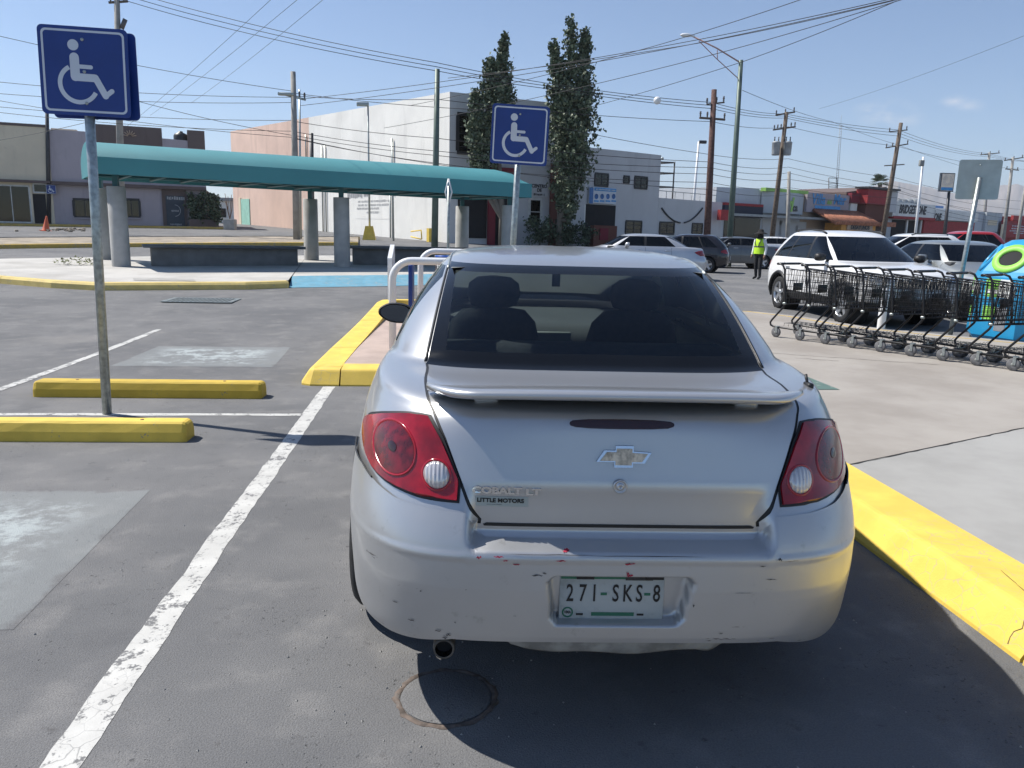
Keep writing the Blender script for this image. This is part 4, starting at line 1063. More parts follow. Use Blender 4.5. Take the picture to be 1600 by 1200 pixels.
def make_car(kind, label, loc, head, dims, paint, wr, group=None, name='parked_car', clad=False, wheels='alloy', rails=None, detail=True, lights=True, glassm='glass_dark'):
    """head = heading angle of the nose (0 = +Y, positive turns left); loc = ground point under the rear bumper centre"""
    base, bL, bW, bH = (SUV, 4.6, .93, 1.685) if kind == 'suv' else (SEDAN, 4.57, .864, 1.442)
    L, Wd, H = dims; sy, sx_, sz = L/bL, Wd/bW, H/bH
    rows = [(r[0]*sz, r[1]*sy, r[2]*sy, r[3], r[4]*sx_, r[5]*sy, r[6]*sy, r[7]) for r in base]
    ax = [(.93*sy, wr), (3.66*sy, wr)] if kind == 'suv' else [(.99*sy, wr), (3.615*sy, wr)]
    AR = wr+.06 if kind == 'suv' else wr+.045
    sh = Shell(rows, 3, ax, AR)
    ZB, ZT = (1.12*sz, 1.56*sz) if kind == 'suv' else (1.044*sz, 1.362*sz)
    t = empty(name, loc, head); tag(t, label, 'car', group)
    def bps(z):
        if z < ZB-1e-6 or z > ZT+.01: return None
        k = (z-ZB)/(ZT-ZB)
        if kind == 'suv':
            x = (.76-.14*k)*sx_
            return [('rx', x), ('y', (.50+.52*k)*sy), ('y', (1.14+.22*k)*sy), ('y', (1.19+.22*k)*sy), ('y', 2.06*sy), ('y', 2.14*sy), ('y', (3.08-.76*k)*sy), ('fx', (.79-.17*k)*sx_)]
        x = (.60-.05*k)*sx_
        return [('rx', x), ('y', (1.02+.36*k)*sy), ('y', (1.05+.36*k)*sy), ('y', (1.06+.36*k)*sy), ('y', 2.0*sy), ('y', 2.07*sy), ('y', (2.95-.42*k)*sy), ('fx', (.70-.13*k)*sx_)]
    G, st = sh.grid(bps, [10, 8, 8, 2, 16, 2, 16, 6, 10])
    def pf(seg, z):
        if ZB+.015 < z < ZT:
            if seg == 0: return 'rear_window'
            if seg == 2: return 'quarter_window*' if kind == 'suv' else 'body'
            if seg == 3: return 'pillar_trim*' if kind == 'suv' else 'body'
            if seg == 4: return 'rear_door_window*'
            if seg == 5: return 'door_pillar*'
            if seg == 6: return 'front_door_window*'
            if seg == 8: return 'windshield'
        if clad and z < .43*sz: return 'cladding'
        return 'body'
    parts = shell_parts(sh, G, st, pf)
    mats = dict(body=paint, cladding='black_plastic', rear_window=glassm, windshield='glass_wind2', quarter_window=glassm, rear_door_window=glassm, front_door_window=glassm, pillar_trim='black_plastic', door_pillar='black_plastic')
    for (nm, s_), mb in parts.items(): b = nm.rstrip('*'); mb.build(b, mats[b], t)
    # dark cabin: floor pan, seats and dash
    MB().box((0, 2.0*sy, .62*sz), (1.5*sx_, 2.7*sy, .5*sz)).build('cabin', 'seat_cloth', t)
    for s_ in (-1, 1):
        MB().bevbox((s_*.37*sx_, 1.98*sy, ZB-.02), (.44, .14, .34), .05).build('seat', 'seat_cloth', t)
        MB().bevbox((s_*.37*sx_, 1.96*sy, ZB+.22), (.24, .09, .16), .04).build('headrest', 'seat_cloth', t)
    MB().bevbox((0, 3.0*sy, ZB-.06), (1.5*sx_, .5*sy, .12), .04).build('dashboard', 'dash', t)
    MB().box((0, 2.25*sy, .30*sz), (1.35*sx_, 3.5*sy, .12)).build('underbody', 'dark_inside', t)
    for s_ in (-1, 1):
        for y, z in ax:
            wheel(t, s_*(Wd-.125), y, wr, .21, s_, wheels, 5, .68)
            MB().lathe([(AR, s_*(Wd-.06)), (AR, s_*(Wd-.36)), (.001, s_*(Wd-.36))], (0, y, wr), 26, 'X').build('wheel_liner', 'dark_inside', t)
            if clad:
                arc = []
                for i in range(25):
                    a = math.radians(-12+204*i/24); yy = y+(AR+.025)*math.cos(a); zz = wr+(AR+.025)*math.sin(a); arc.append(Vector((s_*(sh.side(yy, max(.3, zz))-.004), yy, zz)))
                MB().tube(arc, .036, 6).build('arch_trim', 'black_plastic', t)
        if detail:
            g = []
            yb = (2.62*sy if kind == 'sedan' else 2.92*sy); zb = ZB+.05
            for (y, q) in ((yb-.06, .9), (yb-.04, 1), (yb+.02, .95), (yb+.07, .5), (yb+.08, .05)):
                g.append([Vector((s_*(Wd+.085+.105*q*math.copysign(abs(math.cos(2*PI*k/16))**.7, math.cos(2*PI*k/16))), y, zb+.075*q*math.copysign(abs(math.sin(2*PI*k/16))**.7, math.sin(2*PI*k/16)))) for k in range(17)])
            mo = MB().grid(g); mo.v.append(Vector((s_*(Wd+.085), yb-.058, zb))); c0 = len(mo.v)-1
            for k in range(16): mo.f.append([k, k+1, c0]); mo.sm.append(False)
            mo.tube([(s_*(Wd-.02), yb+.03, zb-.06), (s_*(Wd-.12), yb+.06, zb-.09)], .03, 8)
            mo.build('door_mirror', 'black_plastic' if clad else paint, t)
            def SF(y, z): x = sh.side(y, z); return Vector((s_*x, y, z)), Vector((s_, 0, .1)).normalized()
            for y_ in ((2.10, 3.02, 1.12) if kind == 'suv' else (2.03, 3.02, 1.2)):
                ribbon_on(SF, [(y_*sy, (.40+.62*i/10)*sz) for i in range(11)], .008, .002, 'door_seam', 'black_plastic', t)
            for y_ in (1.32, 2.28):
                p, nn = SF(y_*sy, .93*sz); MB().bevbox(p+nn*.02, (.022, .19, .03), .01).build('door_handle', 'chrome' if not clad else paint, t)
    R = lambda x, z: Vector((x, sh.rear(x, z), z)); Fr = lambda x, z: Vector((x, sh.front(x, z), z))
    if lights:
        for s_ in (-1, 1):
            if kind == 'suv': tlp = [(.60, .86), (.66, 1.0), (.72, 1.04), (.80, 1.04), (.89, .98), (.90, .90), (.80, .86)]; hlp = [(.45, .80), (.50, .86), (.80, .94), (.885, .93), (.885, .86), (.78, .80)]
            else: tlp = [(.47, .76), (.55, .96), (.70, .94), (.785, .90), (.785, .84), (.72, .78)]; hlp = [(.45, .66), (.55, .74), (.74, .80), (.81, .78), (.81, .70), (.70, .64)]
            for nm, poly, fn, mat, rev in (('tail_light', tlp, R, 'lens_red', False), ('headlight', hlp, Fr, 'lens_head', True)):
                poly = [(x*sx_*.99, z*sz) for x, z in poly]; q = []
                for z, a, b in polyrows(poly, 8):
                    x0, x1 = (a, b) if s_ > 0 else (-b, -a)
                    if rev: x0, x1 = x1, x0
                    q.append((z, x0, x1))
                patch(fn, q, 14, .008).build(nm, mat, t)
        gz = (.70, .84) if kind == 'suv' else (.58, .69)
        patch(Fr, [(gz[0]*sz, .42*sx_, -.42*sx_), ((gz[0]+gz[1])/2*sz, .45*sx_, -.45*sx_), (gz[1]*sz, .40*sx_, -.40*sx_)], 16, .008).build('grille', 'black_plastic', t)
        patch(Fr, [(.40*sz, .60*sx_, -.60*sx_), (.46*sz, .66*sx_, -.66*sx_), (.55*sz, .60*sx_, -.60*sx_)], 16, .006).build('lower_grille', 'black_plastic', t)
        MB().box((0, sh.front(0, .50*sz)+.012, .60*sz), (.31, .012, .15)).build('front_plate', 'plate_white', t)
        MB().box((0, sh.rear(0, .62*sz)-.012, .66*sz), (.31, .012, .15)).build('rear_plate', 'plate_white', t)
    if rails:
        for s_ in (-1, 1):
            MB().tube([(s_*.60*sx_, 1.0*sy, 1.645*sz), (s_*.63*sx_, 1.06*sy, 1.68*sz), (s_*.62*sx_, 1.6*sy, 1.69*sz), (s_*.61*sx_, 2.1*sy, 1.67*sz), (s_*.60*sx_, 2.25*sy, 1.625*sz)], .018, 8).build('roof_rail', rails, t)
    return t, sh
glass('glass_wind2', (.16, .18, .18), .85)
rav, rsh = make_car('suv', 'white crossover with black wheel arches facing the camera behind the trolleys', (8.17, 13.62+3.7, 0), PI, (4.55, .91, 1.665), 'paint_white', .348, clad=True, rails='black_plastic')
make_car('sedan', 'champagne grey car with dark windscreen parked beside the white crossover', (11.0, 18.2, 0), PI-.02, (4.6, .92, 1.53), 'paint_champagne', .325)
def rear_at(px, Y): p = at(px, 400, Y); return (p.x, Y, hz(p.x, Y))
make_car('sedan', 'silver four door sedan in side view behind the foreground car roof', rear_at(1102, 26.3), math.radians(80), (4.7, .90, 1.50), 'paint_silver', .32)
make_car('suv', 'black hatchback with tall red tail lamp beside the silver side-on sedan', rear_at(1141, 31.5), math.radians(66), (4.1, .87, 1.53), 'paint_black', .31)
make_car('sedan', 'dark grey sedan standing behind the parking attendant', rear_at(1217, 36.5), math.radians(84), (4.6, .89, 1.46), 'paint_grey', .32)
make_car('sedan', 'white sedan half hidden behind the white crossover roof', rear_at(1262, 44), math.radians(84), (4.6, .89, 1.5), 'paint_white', .32, detail=False)
make_car('suv', 'long white van with black roof bars behind the parked crossovers', rear_at(1508, 29), math.radians(84), (5.0, .95, 1.76), 'paint_white', .35, rails='black_plastic', detail=False)
make_car('suv', 'bright red truck behind the white van', rear_at(1564, 35), math.radians(88), (4.6, .93, 1.98), 'paint_red', .37, detail=False)
make_car('sedan', 'pale white sedan between the champagne car and the blue recycling bin', (14.2, 19.6, 0), PI-.05, (4.5, .88, 1.42), 'paint_white', .31)

# ================================================================== signs on posts
def stroke(mb, pts, w, y0, th=.0015, caps=True, fn=None):
    L = []; Rr = []; m = len(pts); pts = [Vector((p[0], p[1])) for p in pts]
    for i in range(m):
        t = (pts[min(m-1, i+1)]-pts[max(0, i-1)]).normalized(); nn = Vector((-t.y, t.x)); L.append(pts[i]+nn*w/2); Rr.append(pts[i]-nn*w/2)
    poly = L
    if caps:
        t = (pts[-1]-pts[-2]).normalized(); a0 = math.atan2(t.x, -t.y); base = math.atan2(t.y, t.x)
        poly = poly + [pts[-1]+Vector((math.cos(base+PI/2-PI*k/8), math.sin(base+PI/2-PI*k/8)))*w/2 for k in range(1, 8)]
    poly = poly + Rr[::-1]
    if caps:
        t = (pts[0]-pts[1]).normalized(); base = math.atan2(t.y, t.x)
        poly = poly + [pts[0]+Vector((math.cos(base+PI/2-PI*k/8), math.sin(base+PI/2-PI*k/8)))*w/2 for k in range(1, 8)]
    # triangulate as strip-safe ngon pieces
    n = len(L); o = len(mb.v)
    for k in range(m-1):
        mb.add([fn(*q, y0) for q in (L[k], L[k+1], Rr[k+1], Rr[k])], [(0, 1, 2, 3)])
    if caps:
        mb.add([fn(*q, y0) for q in poly[m:m+7]] + [fn(*L[-1], y0), fn(*Rr[-1], y0)], [[7]+list(range(7))+[8]])
        mb.add([fn(*q, y0) for q in poly[2*m+7:]] + [fn(*Rr[0], y0), fn(*L[0], y0)], [[7]+list(range(7))+[8]])
def rrect(hw, hh, r, k=6):
    out = []
    for cx, cy, a0 in ((hw-r, hh-r, 0), (-hw+r, hh-r, PI/2), (-hw+r, -hh+r, PI), (hw-r, -hh+r, 3*PI/2)):
        out += [(cx+r*math.cos(a0+PI/2*i/k), cy+r*math.sin(a0+PI/2*i/k)) for i in range(k+1)]
    return out
def wheelchair_face(parent, S, yfront):
    "white border and wheelchair symbol on a face of side S looking to -y; local coordinates of the plate part"
    f = lambda a, b, c_: Vector((a*S, yfront-c_, b*S))
    o = rrect(.462, .462, .055); i = rrect(.438, .438, .04); mb = MB(); n = len(o)
    mb.add([f(*p, .001) for p in o]+[f(*p, .001) for p in i], [(k, (k+1) % n, n+(k+1) % n, n+k) for k in range(n)]); mb.build('border', 'sign_white', parent)
    mb = MB()
    mb.add([f(-.112+.062*math.cos(2*PI*k/20), .292+.062*math.sin(2*PI*k/20), .001) for k in range(20)], [list(range(20))])
    stroke(mb, [(-.106, .155), (-.104, -.06)], .105, .0011, fn=f)
    stroke(mb, [(-.07, .055), (.075, .053)], .046, .0013, fn=f)
    stroke(mb, [(-.10, -.065), (.115, -.068)], .088, .0015, fn=f)
    stroke(mb, [(.125, -.075), (.225, -.262)], .075, .0017, fn=f)
    stroke(mb, [(.232, -.258), (.298, -.205)], .055, .0019, fn=f)
    stroke(mb, [(-.072+.207*math.cos(math.radians(a)), -.142+.207*math.sin(math.radians(a))) for a in range(118, 342, 8)], .05, .0021, caps=False, fn=f)
    mb.build('wheelchair_symbol', 'sign_white', parent)
def sign_post(base, zb, S, label, lean=(0, 0), yaw=0.0, double=False, back=False, r=.035, name='accessible_parking_sign'):
    t = empty(name, base, yaw); tag(t, label, 'sign')
    top = zb+S*(.55 if back else .9)-base[2]; lx, ly = lean
    P = lambda z: Vector((lx*z, ly*z, z))
    side = .045
    MB().tube([P(-.05), P(top*.5), P(top)], r, 14).build('post', 'galv', t)
    c_ = P(zb+S/2-base[2]); py = c_.y + (side if back else -side)
    pl = MB(); poly = rrect(S/2, S/2, .035)
    pl.prism(poly, .004, lambda a, b, c2: Vector((a, -.002+c2, b)))
    o = pl.build('sign_plate', 'sign_back' if back else 'sign_blue', t); o.location = (c_.x, py, c_.z); o.rotation_euler = (0, 0 if back else lx, 0)
    if not back: wheelchair_face(o, S, -.002)
    else: MB().box((0, -.014, -S*.2), (.05, .02, S*.5)).build('stiffener', 'steel_dark', o)
    if double:
        q = MB(); q.prism(poly, .004, lambda a, b, c2: Vector((a, -.002+c2, b))); o2 = q.build('rear_plate', 'sign_blue', t); o2.location = (c_.x+.035, c_.y+side, c_.z-.012); o2.rotation_euler = (0, .0, math.radians(-2))
    for dz in (-.22, .0, .22):
        b = MB().lathe([(.012, 0), (.011, -.006), (.001, -.007)], n=10, axis='Y').build('bolt', 'galv', t); b.location = (c_.x, py-.003, c_.z+dz)
    return t
sign_post((-2.615, 6.37, 0), 2.265, .615, 'large blue wheelchair parking sign on a galvanised post between the two wheel stops', lean=(.016, 0), yaw=math.radians(2.0), double=True)
sign_post((.80, 9.0, .15), 2.225, .63, 'blue wheelchair parking sign rising behind the silver sedan roof', lean=(.035, 0), yaw=math.radians(-2))
sign_post((8.22, 11.9, 0), 2.16, .60, 'grey back of a square sign on a post near the recycling bin', lean=(.05, 0), yaw=math.radians(-22), back=True, name='parking_sign')

# ================================================================== trolleys
def tubes(paths, r, n=4):
    mb = MB()
    for p in paths: mb.tube(p, r, n)
    return mb
def make_trolley(framem, wirem, handlem):
    t = empty('shopping_trolley')
    HW = .25
    for s in (-1, 1):   # side frames: leg from handle down to the basket, out to the chassis and along the ground
        fr = MB(); x = s*HW
        fr.tube([(x, -.13, 1.0), (x, -.10, 1.005), (x, -.045, .985), (x, -.01, .93), (x, .03, .60), (x, .045, .47), (x, .02, .42), (x, -.14, .235), (x, -.165, .195), (x, -.155, .16), (x, -.11, .142), (x*.96, .25, .135), (x*.78, .74, .128)], .0135, 7)
        fr.build('side_frame', framem, t)
        MB().bevbox((x+s*.012, .04, .475), (.03, .045, .03), .008).build('clip', 'galv', t)
    MB().tube([(-HW, -.128, 1.0), (-.1, -.135, 1.0), (.1, -.135, 1.0), (HW, -.128, 1.0)], .0165, 8).build('handle', handlem, t)
    MB().tube([(-HW*.78, .74, .128), (HW*.78, .74, .128)], .0135, 6).build('chassis_nose', framem, t)
    # wire basket
    paths = []
    def rim(k, y):   # half width, bottom z, top z at depth y (0 rear .. .84 nose)
        u = y/.84; return (HW-.012-.06*u), .46+.10*u, .945-.06*u
    ys = [.84*i/20 for i in range(21)]
    for y in ys:
        w, zb, zt = rim(0, y)
        paths.append([(-w, y, zt), (-w*.96, y, zb), (w*.96, y, zb), (w, y, zt)])
    for q in (0, .17, .34, .5, .67, .84, 1.0):
        for s in (-1, 1): paths.append([(s*(rim(0, y)[0]*(.96+.04*q)), y, rim(0, y)[1]+(rim(0, y)[2]-rim(0, y)[1])*q) for y in (0, .42, .84)])
    for i in range(9):
        u = -1+2*i/8; paths.append([(u*rim(0, 0)[0]*.95, 0, rim(0, 0)[1]), (u*rim(0, .84)[0]*.95, .84, rim(0, .84)[1]), (u*rim(0, .84)[0], .84, rim(0, .84)[2])])
    for q in (.33, .66, 1): 
        w, zb, zt = rim(0, .84); paths.append([(-w, .84, zb+(zt-zb)*q), (w, .84, zb+(zt-zb)*q)])
    b = tubes(paths, .0038, 3).build('basket', wirem, t); 
    # swinging rear gate
    paths = []; w, zb, zt = rim(0, 0)
    for i in range(10): x = -w+2*w*i/9; paths.append([(x, .012, zb), (x*.95, .06, zt-.02)])
    for q in (.1, .4, .7, 1): paths.append([(-w, .012+.048*q, zb+(zt-.02-zb)*q), (w, .012+.048*q, zb+(zt-.02-zb)*q)])
    tubes(paths, .0038, 3).build('rear_gate', wirem, t)
    for s in (-1, 1): MB().tube([(s*rim(0, 0)[0], 0, rim(0, 0)[2]), (s*rim(0, .42)[0], .42, rim(0, .42)[2]), (s*rim(0, .84)[0], .84, rim(0, .84)[2])], .008, 6).build('basket_rim', framem, t)
    MB().bevbox((0, .05, .70), (.22, .012, .10), .005).build('seat_flap', 'black_plastic', t)
    paths = []
    for i in range(9): y = .02+.07*i; paths.append([(-.2, y, .16), (-.19, y, .20), (.19, y, .20), (.2, y, .16)])
    for x in (-.18, -.06, .06, .18): paths.append([(x, 0, .20), (x*.85, .60, .20), (x*.8, .66, .25)])
    tubes(paths, .003, 3).build('lower_rack', wirem, t)
    for (x, y) in ((-HW, -.06), (HW, -.06), (-HW*.8, .66), (HW*.8, .66)):
        c = MB().lathe([(.018, -.015), (.060, -.016), (.069, -.010), (.070, 0), (.069, .010), (.060, .016), (.018, .015)], (0, 0, 0), 18, 'X').build('caster', 'rubber_grey', t); c.location = (x, y, .07)
        f = MB(); f.box((-.02, .012, .04), (.004, .03, .09)); f.box((.02, .012, .04), (.004, .03, .09)); f.box((0, .02, .083), (.046, .045, .006)); f.build('fork', 'galv', c)
        MB().lathe([(.001, -.016), (.02, -.016), (.02, .016), (.001, .016)], (0, 0, 0), 10, 'X').build('hub', 'trim_grey', c)
    return t
tro = make_trolley('black_paint', 'black_paint', 'black_paint')
TH = -2.597; Rt = Matrix.Rotation(TH, 3, 'Z')
first = Vector((4.65, 10.42, .153)) - Rt @ Vector((.25, -.06, 0)); stepv = Vector((1.55, -2.56, 0))/8
ords = ['first', 'second', 'third', 'fourth', 'fifth', 'sixth', 'seventh', 'eighth', 'ninth', 'tenth']
for i in range(10):
    o = tro if i == 0 else copy_tree(tro)
    o.location = first + stepv*i; o.rotation_euler = (0, 0, TH+random.uniform(-.012, .012))
    lab = {0: 'black wire shopping trolley at the far end of the row beside the white crossover', 9: 'black wire shopping trolley at the near end of the row, at the right edge'}.get(i, 'black wire shopping trolley, %s from the far end of the nested row' % ords[i])
    tag(o, lab, 'shopping trolley', 'nested row of black trolleys')
# trolley bay in front of the car: white hoops and grey trolleys
simple('trolley_grey', (.33, .35, .37), .4, .7); simple('trolley_blue', (.02, .10, .45), .4); simple('bag_green', (.03, .22, .10), .5)
bay = empty('trolley_bay', (-.51, 8.97, .15)); tag(bay, 'white tubular trolley bay rails on the island beside the silver sedan', 'trolley bay')
def hoop(x0, x1, y, h, r):
    k = 8; R_ = .22
    p = [(x0, y, -.05), (x0, y, h-R_)] + [(x0+R_-R_*math.cos(PI/2*i/k), y, h-R_+R_*math.sin(PI/2*i/k)) for i in range(1, k+1)]
    p += [(x1-R_+R_*math.sin(PI/2*i/k), y, h-R_+R_*math.cos(PI/2*i/k)) for i in range(0, k+1)] + [(x1, y, -.05)]
    return MB().tube(p, r, 12)
hoop(0, 2.4, 0, 1.0, .042).build('rail', 'white_paint', bay)
hoop(.25, 2.6, 2.9, 1.03, .042).build('rail', 'white_paint', bay)
pn = MB(); pn.prism([(0, .55), (0, 1.02), (.55, 1.16), (.62, 1.12), (.62, .62), (.55, .55)], .05, lambda a, b, c_: Vector((-.06+c_, .12+a, b))); pn.build('end_panel', 'white_paint', bay)
MB().bevbox((.16, 1.6, .55), (.05, .9, .7), .01).build('blue_panel', 'sign_blue', bay)
tr2 = make_trolley('trolley_grey', 'trolley_grey', 'trolley_blue')
for i, (x, y, a, lab) in enumerate(((.22, 10.5, -.05, 'grey wire shopping trolley with blue handle at the left of the trolley bay'), (.85, 10.4, .05, 'grey wire shopping trolley with blue handle in the middle of the trolley bay'), (1.45, 10.55, -.03, 'grey wire shopping trolley with blue handle at the right of the trolley bay'))):
    o = tr2 if i == 0 else copy_tree(tr2); o.location = (x, y, .153); o.rotation_euler = (0, 0, a); tag(o, lab, 'shopping trolley', 'grey trolleys in the bay')
bg_ = MB().ball((0, 0, 0), .12, 12, 8, (1, 1, .8)).build('plastic_bag', 'bag_green'); bg_.location = (.22, 10.8, .72); tag(bg_, 'green plastic bag lying in the left grey trolley', 'bag')

# ================================================================== recycling bin and bollard
def make_bin(c):
    t = empty('recycling_bin', c, math.radians(-30)); tag(t, 'blue recycling container with lime green rimmed openings beside the trolleys', 'recycling bin')
    simple('bin_blue', (.012, .27, .52), .42, var=.06, coat=.2); simple('bin_lime', (.28, .66, .10), .5); simple('label_white', (.72, .74, .72), .5); simple('label_grey', (.22, .23, .25), .5)
    prof = [(.86, .10), (.90, .16), (.90, .75), (.88, 1.02), (.84, 1.10), (.58, 1.46), (.44, 1.55), (.15, 1.58), (.001, 1.58)]
    def oct_(r, n=8): return [(r*math.cos(PI/8+2*PI*k/8), r*math.sin(PI/8+2*PI*k/8)) for k in range(8)]
    mb = MB(); g = [[Vector((x, y, z)) for x, y in oct_(r)+[oct_(r)[0]]] for r, z in prof]; mb.grid(g, False); mb.build('body', 'bin_blue', t)
    bs = MB(); bs.grid([[Vector((x, y, z)) for x, y in oct_(r)+[oct_(r)[0]]] for r, z in ((.80, 0), (.84, .03), (.84, .10), (.80, .11))], False); bs.build('base', 'black_plastic', t)
    for k in range(8):
        a = 2*PI*k/8+PI/4*0; a = -PI/2 + 2*PI*k/8*1.0
        if k not in (0, 1, 7, 2, 6): continue
        n0 = Vector((math.cos(a), math.sin(a), 0)); ap = math.cos(PI/8)
        p0 = n0*.84*ap+Vector((0, 0, 1.10)); p1 = n0*.58*ap+Vector((0, 0, 1.46)); up = (p1-p0).normalized(); rt = Vector((-n0.y, n0.x, 0)); nn = rt.cross(up).normalized(); nn = nn if nn.dot(n0) > 0 else -nn
        cc = (p0+p1)/2
        ring = lambda rx, ry, d, m=28: [cc+rt*rx*math.cos(2*PI*q/m)+up*ry*math.sin(2*PI*q/m)+nn*d for q in range(m+1)]
        MB().grid([ring(.265, .235, .0), ring(.265, .235, .025), ring(.175, .135, .03), ring(.17, .13, .0)]).build('opening_rim', 'bin_lime' if k == 7 else 'bin_blue', t)
        MB().grid([ring(.172, .132, .006), ring(.001, .001, .006)]).build('opening', 'dark_inside', t)
        lc = n0*(.895*ap); 
        def lab(dx, dz, w, h, nm, mat, pr=.004): MB().box(Vector((lc.x, lc.y, 0))+rt*dx+Vector((0, 0, dz))+n0*pr, (w, .006, h), M=Matrix((rt, n0, Vector((0, 0, 1)))).transposed()).build(nm, mat, t)
        lab(-.09, .86, .22, .26, 'label', 'bin_lime'); lab(.12, .86, .19, .26, 'label', 'label_white', .005); lab(-.09, .81, .18, .05, 'label_print', 'label_white', .008)
        lab(-.1, .50, .2, .2, 'label', 'bin_lime'); lab(.1, .42, .17, .34, 'label', 'label_grey', .005)
make_bin((8.86, 10.95, .0))
bp = gnd(1376, 515); bl = MB().lathe([(.06, 0), (.06, .60), (.05, .63), (.001, .64)], n=18).build('bollard', 'white_paint'); bl.location = (6.83, 11.55, .15); tag(bl, 'short white bollard standing behind the black trolleys', 'bollard')

# ================================================================== person
def skin_mesh(name, joints, edges, sub=2):
    me = bpy.data.meshes.new(name); keys = list(joints)
    me.from_pydata([joints[k][0] for k in keys], [], []) if False else me.from_pydata([Vector(joints[k][0]) for k in keys], [(keys.index(a), keys.index(b)) for a, b in edges], [])
    o = bpy.data.objects.new(name, me); COL.objects.link(o)
    md = o.modifiers.new('skin', 'SKIN'); md.use_smooth_shade = True
    for i, k in enumerate(keys):
        r = joints[k][1]; me.skin_vertices[0].data[i].radius = r if isinstance(r, tuple) else (r, r); me.skin_vertices[0].data[i].use_root = (i == 0)
    s2 = o.modifiers.new('sub', 'SUBSURF'); s2.levels = sub; s2.render_levels = sub
    dg = bpy.context.evaluated_depsgraph_get(); m2 = bpy.data.meshes.new_from_object(o.evaluated_get(dg)); bpy.data.objects.remove(o)
    return m2
def make_person(loc, rz):
    t = empty('person', loc, rz); tag(t, 'person in yellow safety vest, white sleeves, dark trousers and wide black hat on the asphalt', 'person')
    J = dict(pel=((0, 0, .93), (.15, .115)), sp=((0, 0, 1.10), (.155, .11)), ch=((0, .0, 1.30), (.175, .115)), nk=((0, 0, 1.43), .06), hd0=((0, -.01, 1.50), .075), hd1=((0, -.015, 1.60), .085), hd2=((0, -.01, 1.66), .06))
    E_ = [('pel', 'sp'), ('sp', 'ch'), ('ch', 'nk'), ('nk', 'hd0'), ('hd0', 'hd1'), ('hd1', 'hd2')]
    for s, n in ((-1, 'l'), (1, 'r')):
        J.update({'hip'+n: ((s*.095, 0, .86), (.10, .105)), 'kn'+n: ((s*.11, -.02 - .03*s, .48), .068), 'an'+n: ((s*.12, .02-.05*s, .09), .05), 'to'+n: ((s*.14, -.13-.05*s, .04), (.045, .03)),
                  'sh'+n: ((s*.19, 0, 1.36), .07), 'el'+n: ((s*.255, .02, 1.10), .052), 'wr'+n: ((s*.27, -.04, .86), .036), 'ha'+n: ((s*.27, -.06, .79), (.03, .042)), 'fi'+n: ((s*.265, -.07, .71), (.016, .034)),
                  'th'+n: ((s*.25, -.105, .77), .014)})
        E_ += [('pel', 'hip'+n), ('hip'+n, 'kn'+n), ('kn'+n, 'an'+n), ('an'+n, 'to'+n), ('ch', 'sh'+n), ('sh'+n, 'el'+n), ('el'+n, 'wr'+n), ('wr'+n, 'ha'+n), ('ha'+n, 'fi'+n), ('ha'+n, 'th'+n)]
    me = skin_mesh('body', J, E_)
    simple('trouser', (.018, .018, .021), .9); simple('shirt', (.72, .73, .74), .9); simple('skin', (.20, .11, .075), .6); simple('shoe', (.03, .028, .026), .6); simple('vest', (.50, .80, .03), .8, var=.1); simple('felt', (.014, .013, .014), .95); simple('vest_band', (.10, .11, .10), .6)
    for m_ in ('trouser', 'shirt', 'skin', 'shoe'): me.materials.append(M[m_])
    for p in me.polygons:
        c = p.center
        p.material_index = 3 if c.z < .075 else (2 if (c.z > 1.425 or (abs(c.x) > .2 and c.z < .87)) else (0 if c.z < .93 and abs(c.x) < .215 else 1)); p.use_smooth = True
    o = bpy.data.objects.new('body', me); COL.objects.link(o); o.parent = t
    g = []
    for z, rx, ry in ((.90, .20, .155), (1.0, .195, .15), (1.15, .20, .15), (1.28, .205, .15), (1.38, .19, .125), (1.425, .13, .085)):
        g.append([Vector((rx*math.copysign(abs(math.cos(2*PI*k/24))**.8, math.cos(2*PI*k/24)), ry*math.sin(2*PI*k/24), z)) for k in range(25)])
    v = MB().grid(g).build('vest', 'vest', t)
    MB().grid([[p*1.0+Vector((p.x*.02, p.y*.02, dz)) for p in g[2]] for dz in (-.025, .02)]).build('band', 'vest_band', v)
    for s in (-1, 1): MB().tube([(s*.05, -.15, 1.16), (s*.09, -.155, 1.28), (s*.12, -.10, 1.41)], .016, 6).build('band', 'vest_band', v)
    MB().lathe([(.001, 1.755), (.06, 1.75), (.09, 1.72), (.10, 1.66), (.12, 1.645), (.225, 1.60), (.23, 1.585), (.12, 1.625), (.09, 1.64)], n=24).build('hat', 'felt', t)
    MB().lathe([(.092, 1.6), (.10, 1.52), (.115, 1.44), (.12, 1.42)], n=20).build('neck_flap', 'felt', t)
    f = MB(); f.ball((0, -.098, 1.565), .014, 8, 6, (.8, 1.2, 1.3)); f.build('nose', 'skin', o)
    for s in (-1, 1): MB().ball((s*.032, -.092, 1.588), .009, 8, 6).build('eye', 'shoe', o); MB().ball((s*.088, -.01, 1.57), .02, 8, 6, (.4, 1, 1.4)).build('ear', 'skin', o)
    MB().ball((0, -.093, 1.527), .016, 8, 6, (1.3, .5, .35)).build('mouth', 'shoe', o)
pp = gnd(1183, 437); make_person((pp.x, pp.y, pp.z), math.radians(-60))

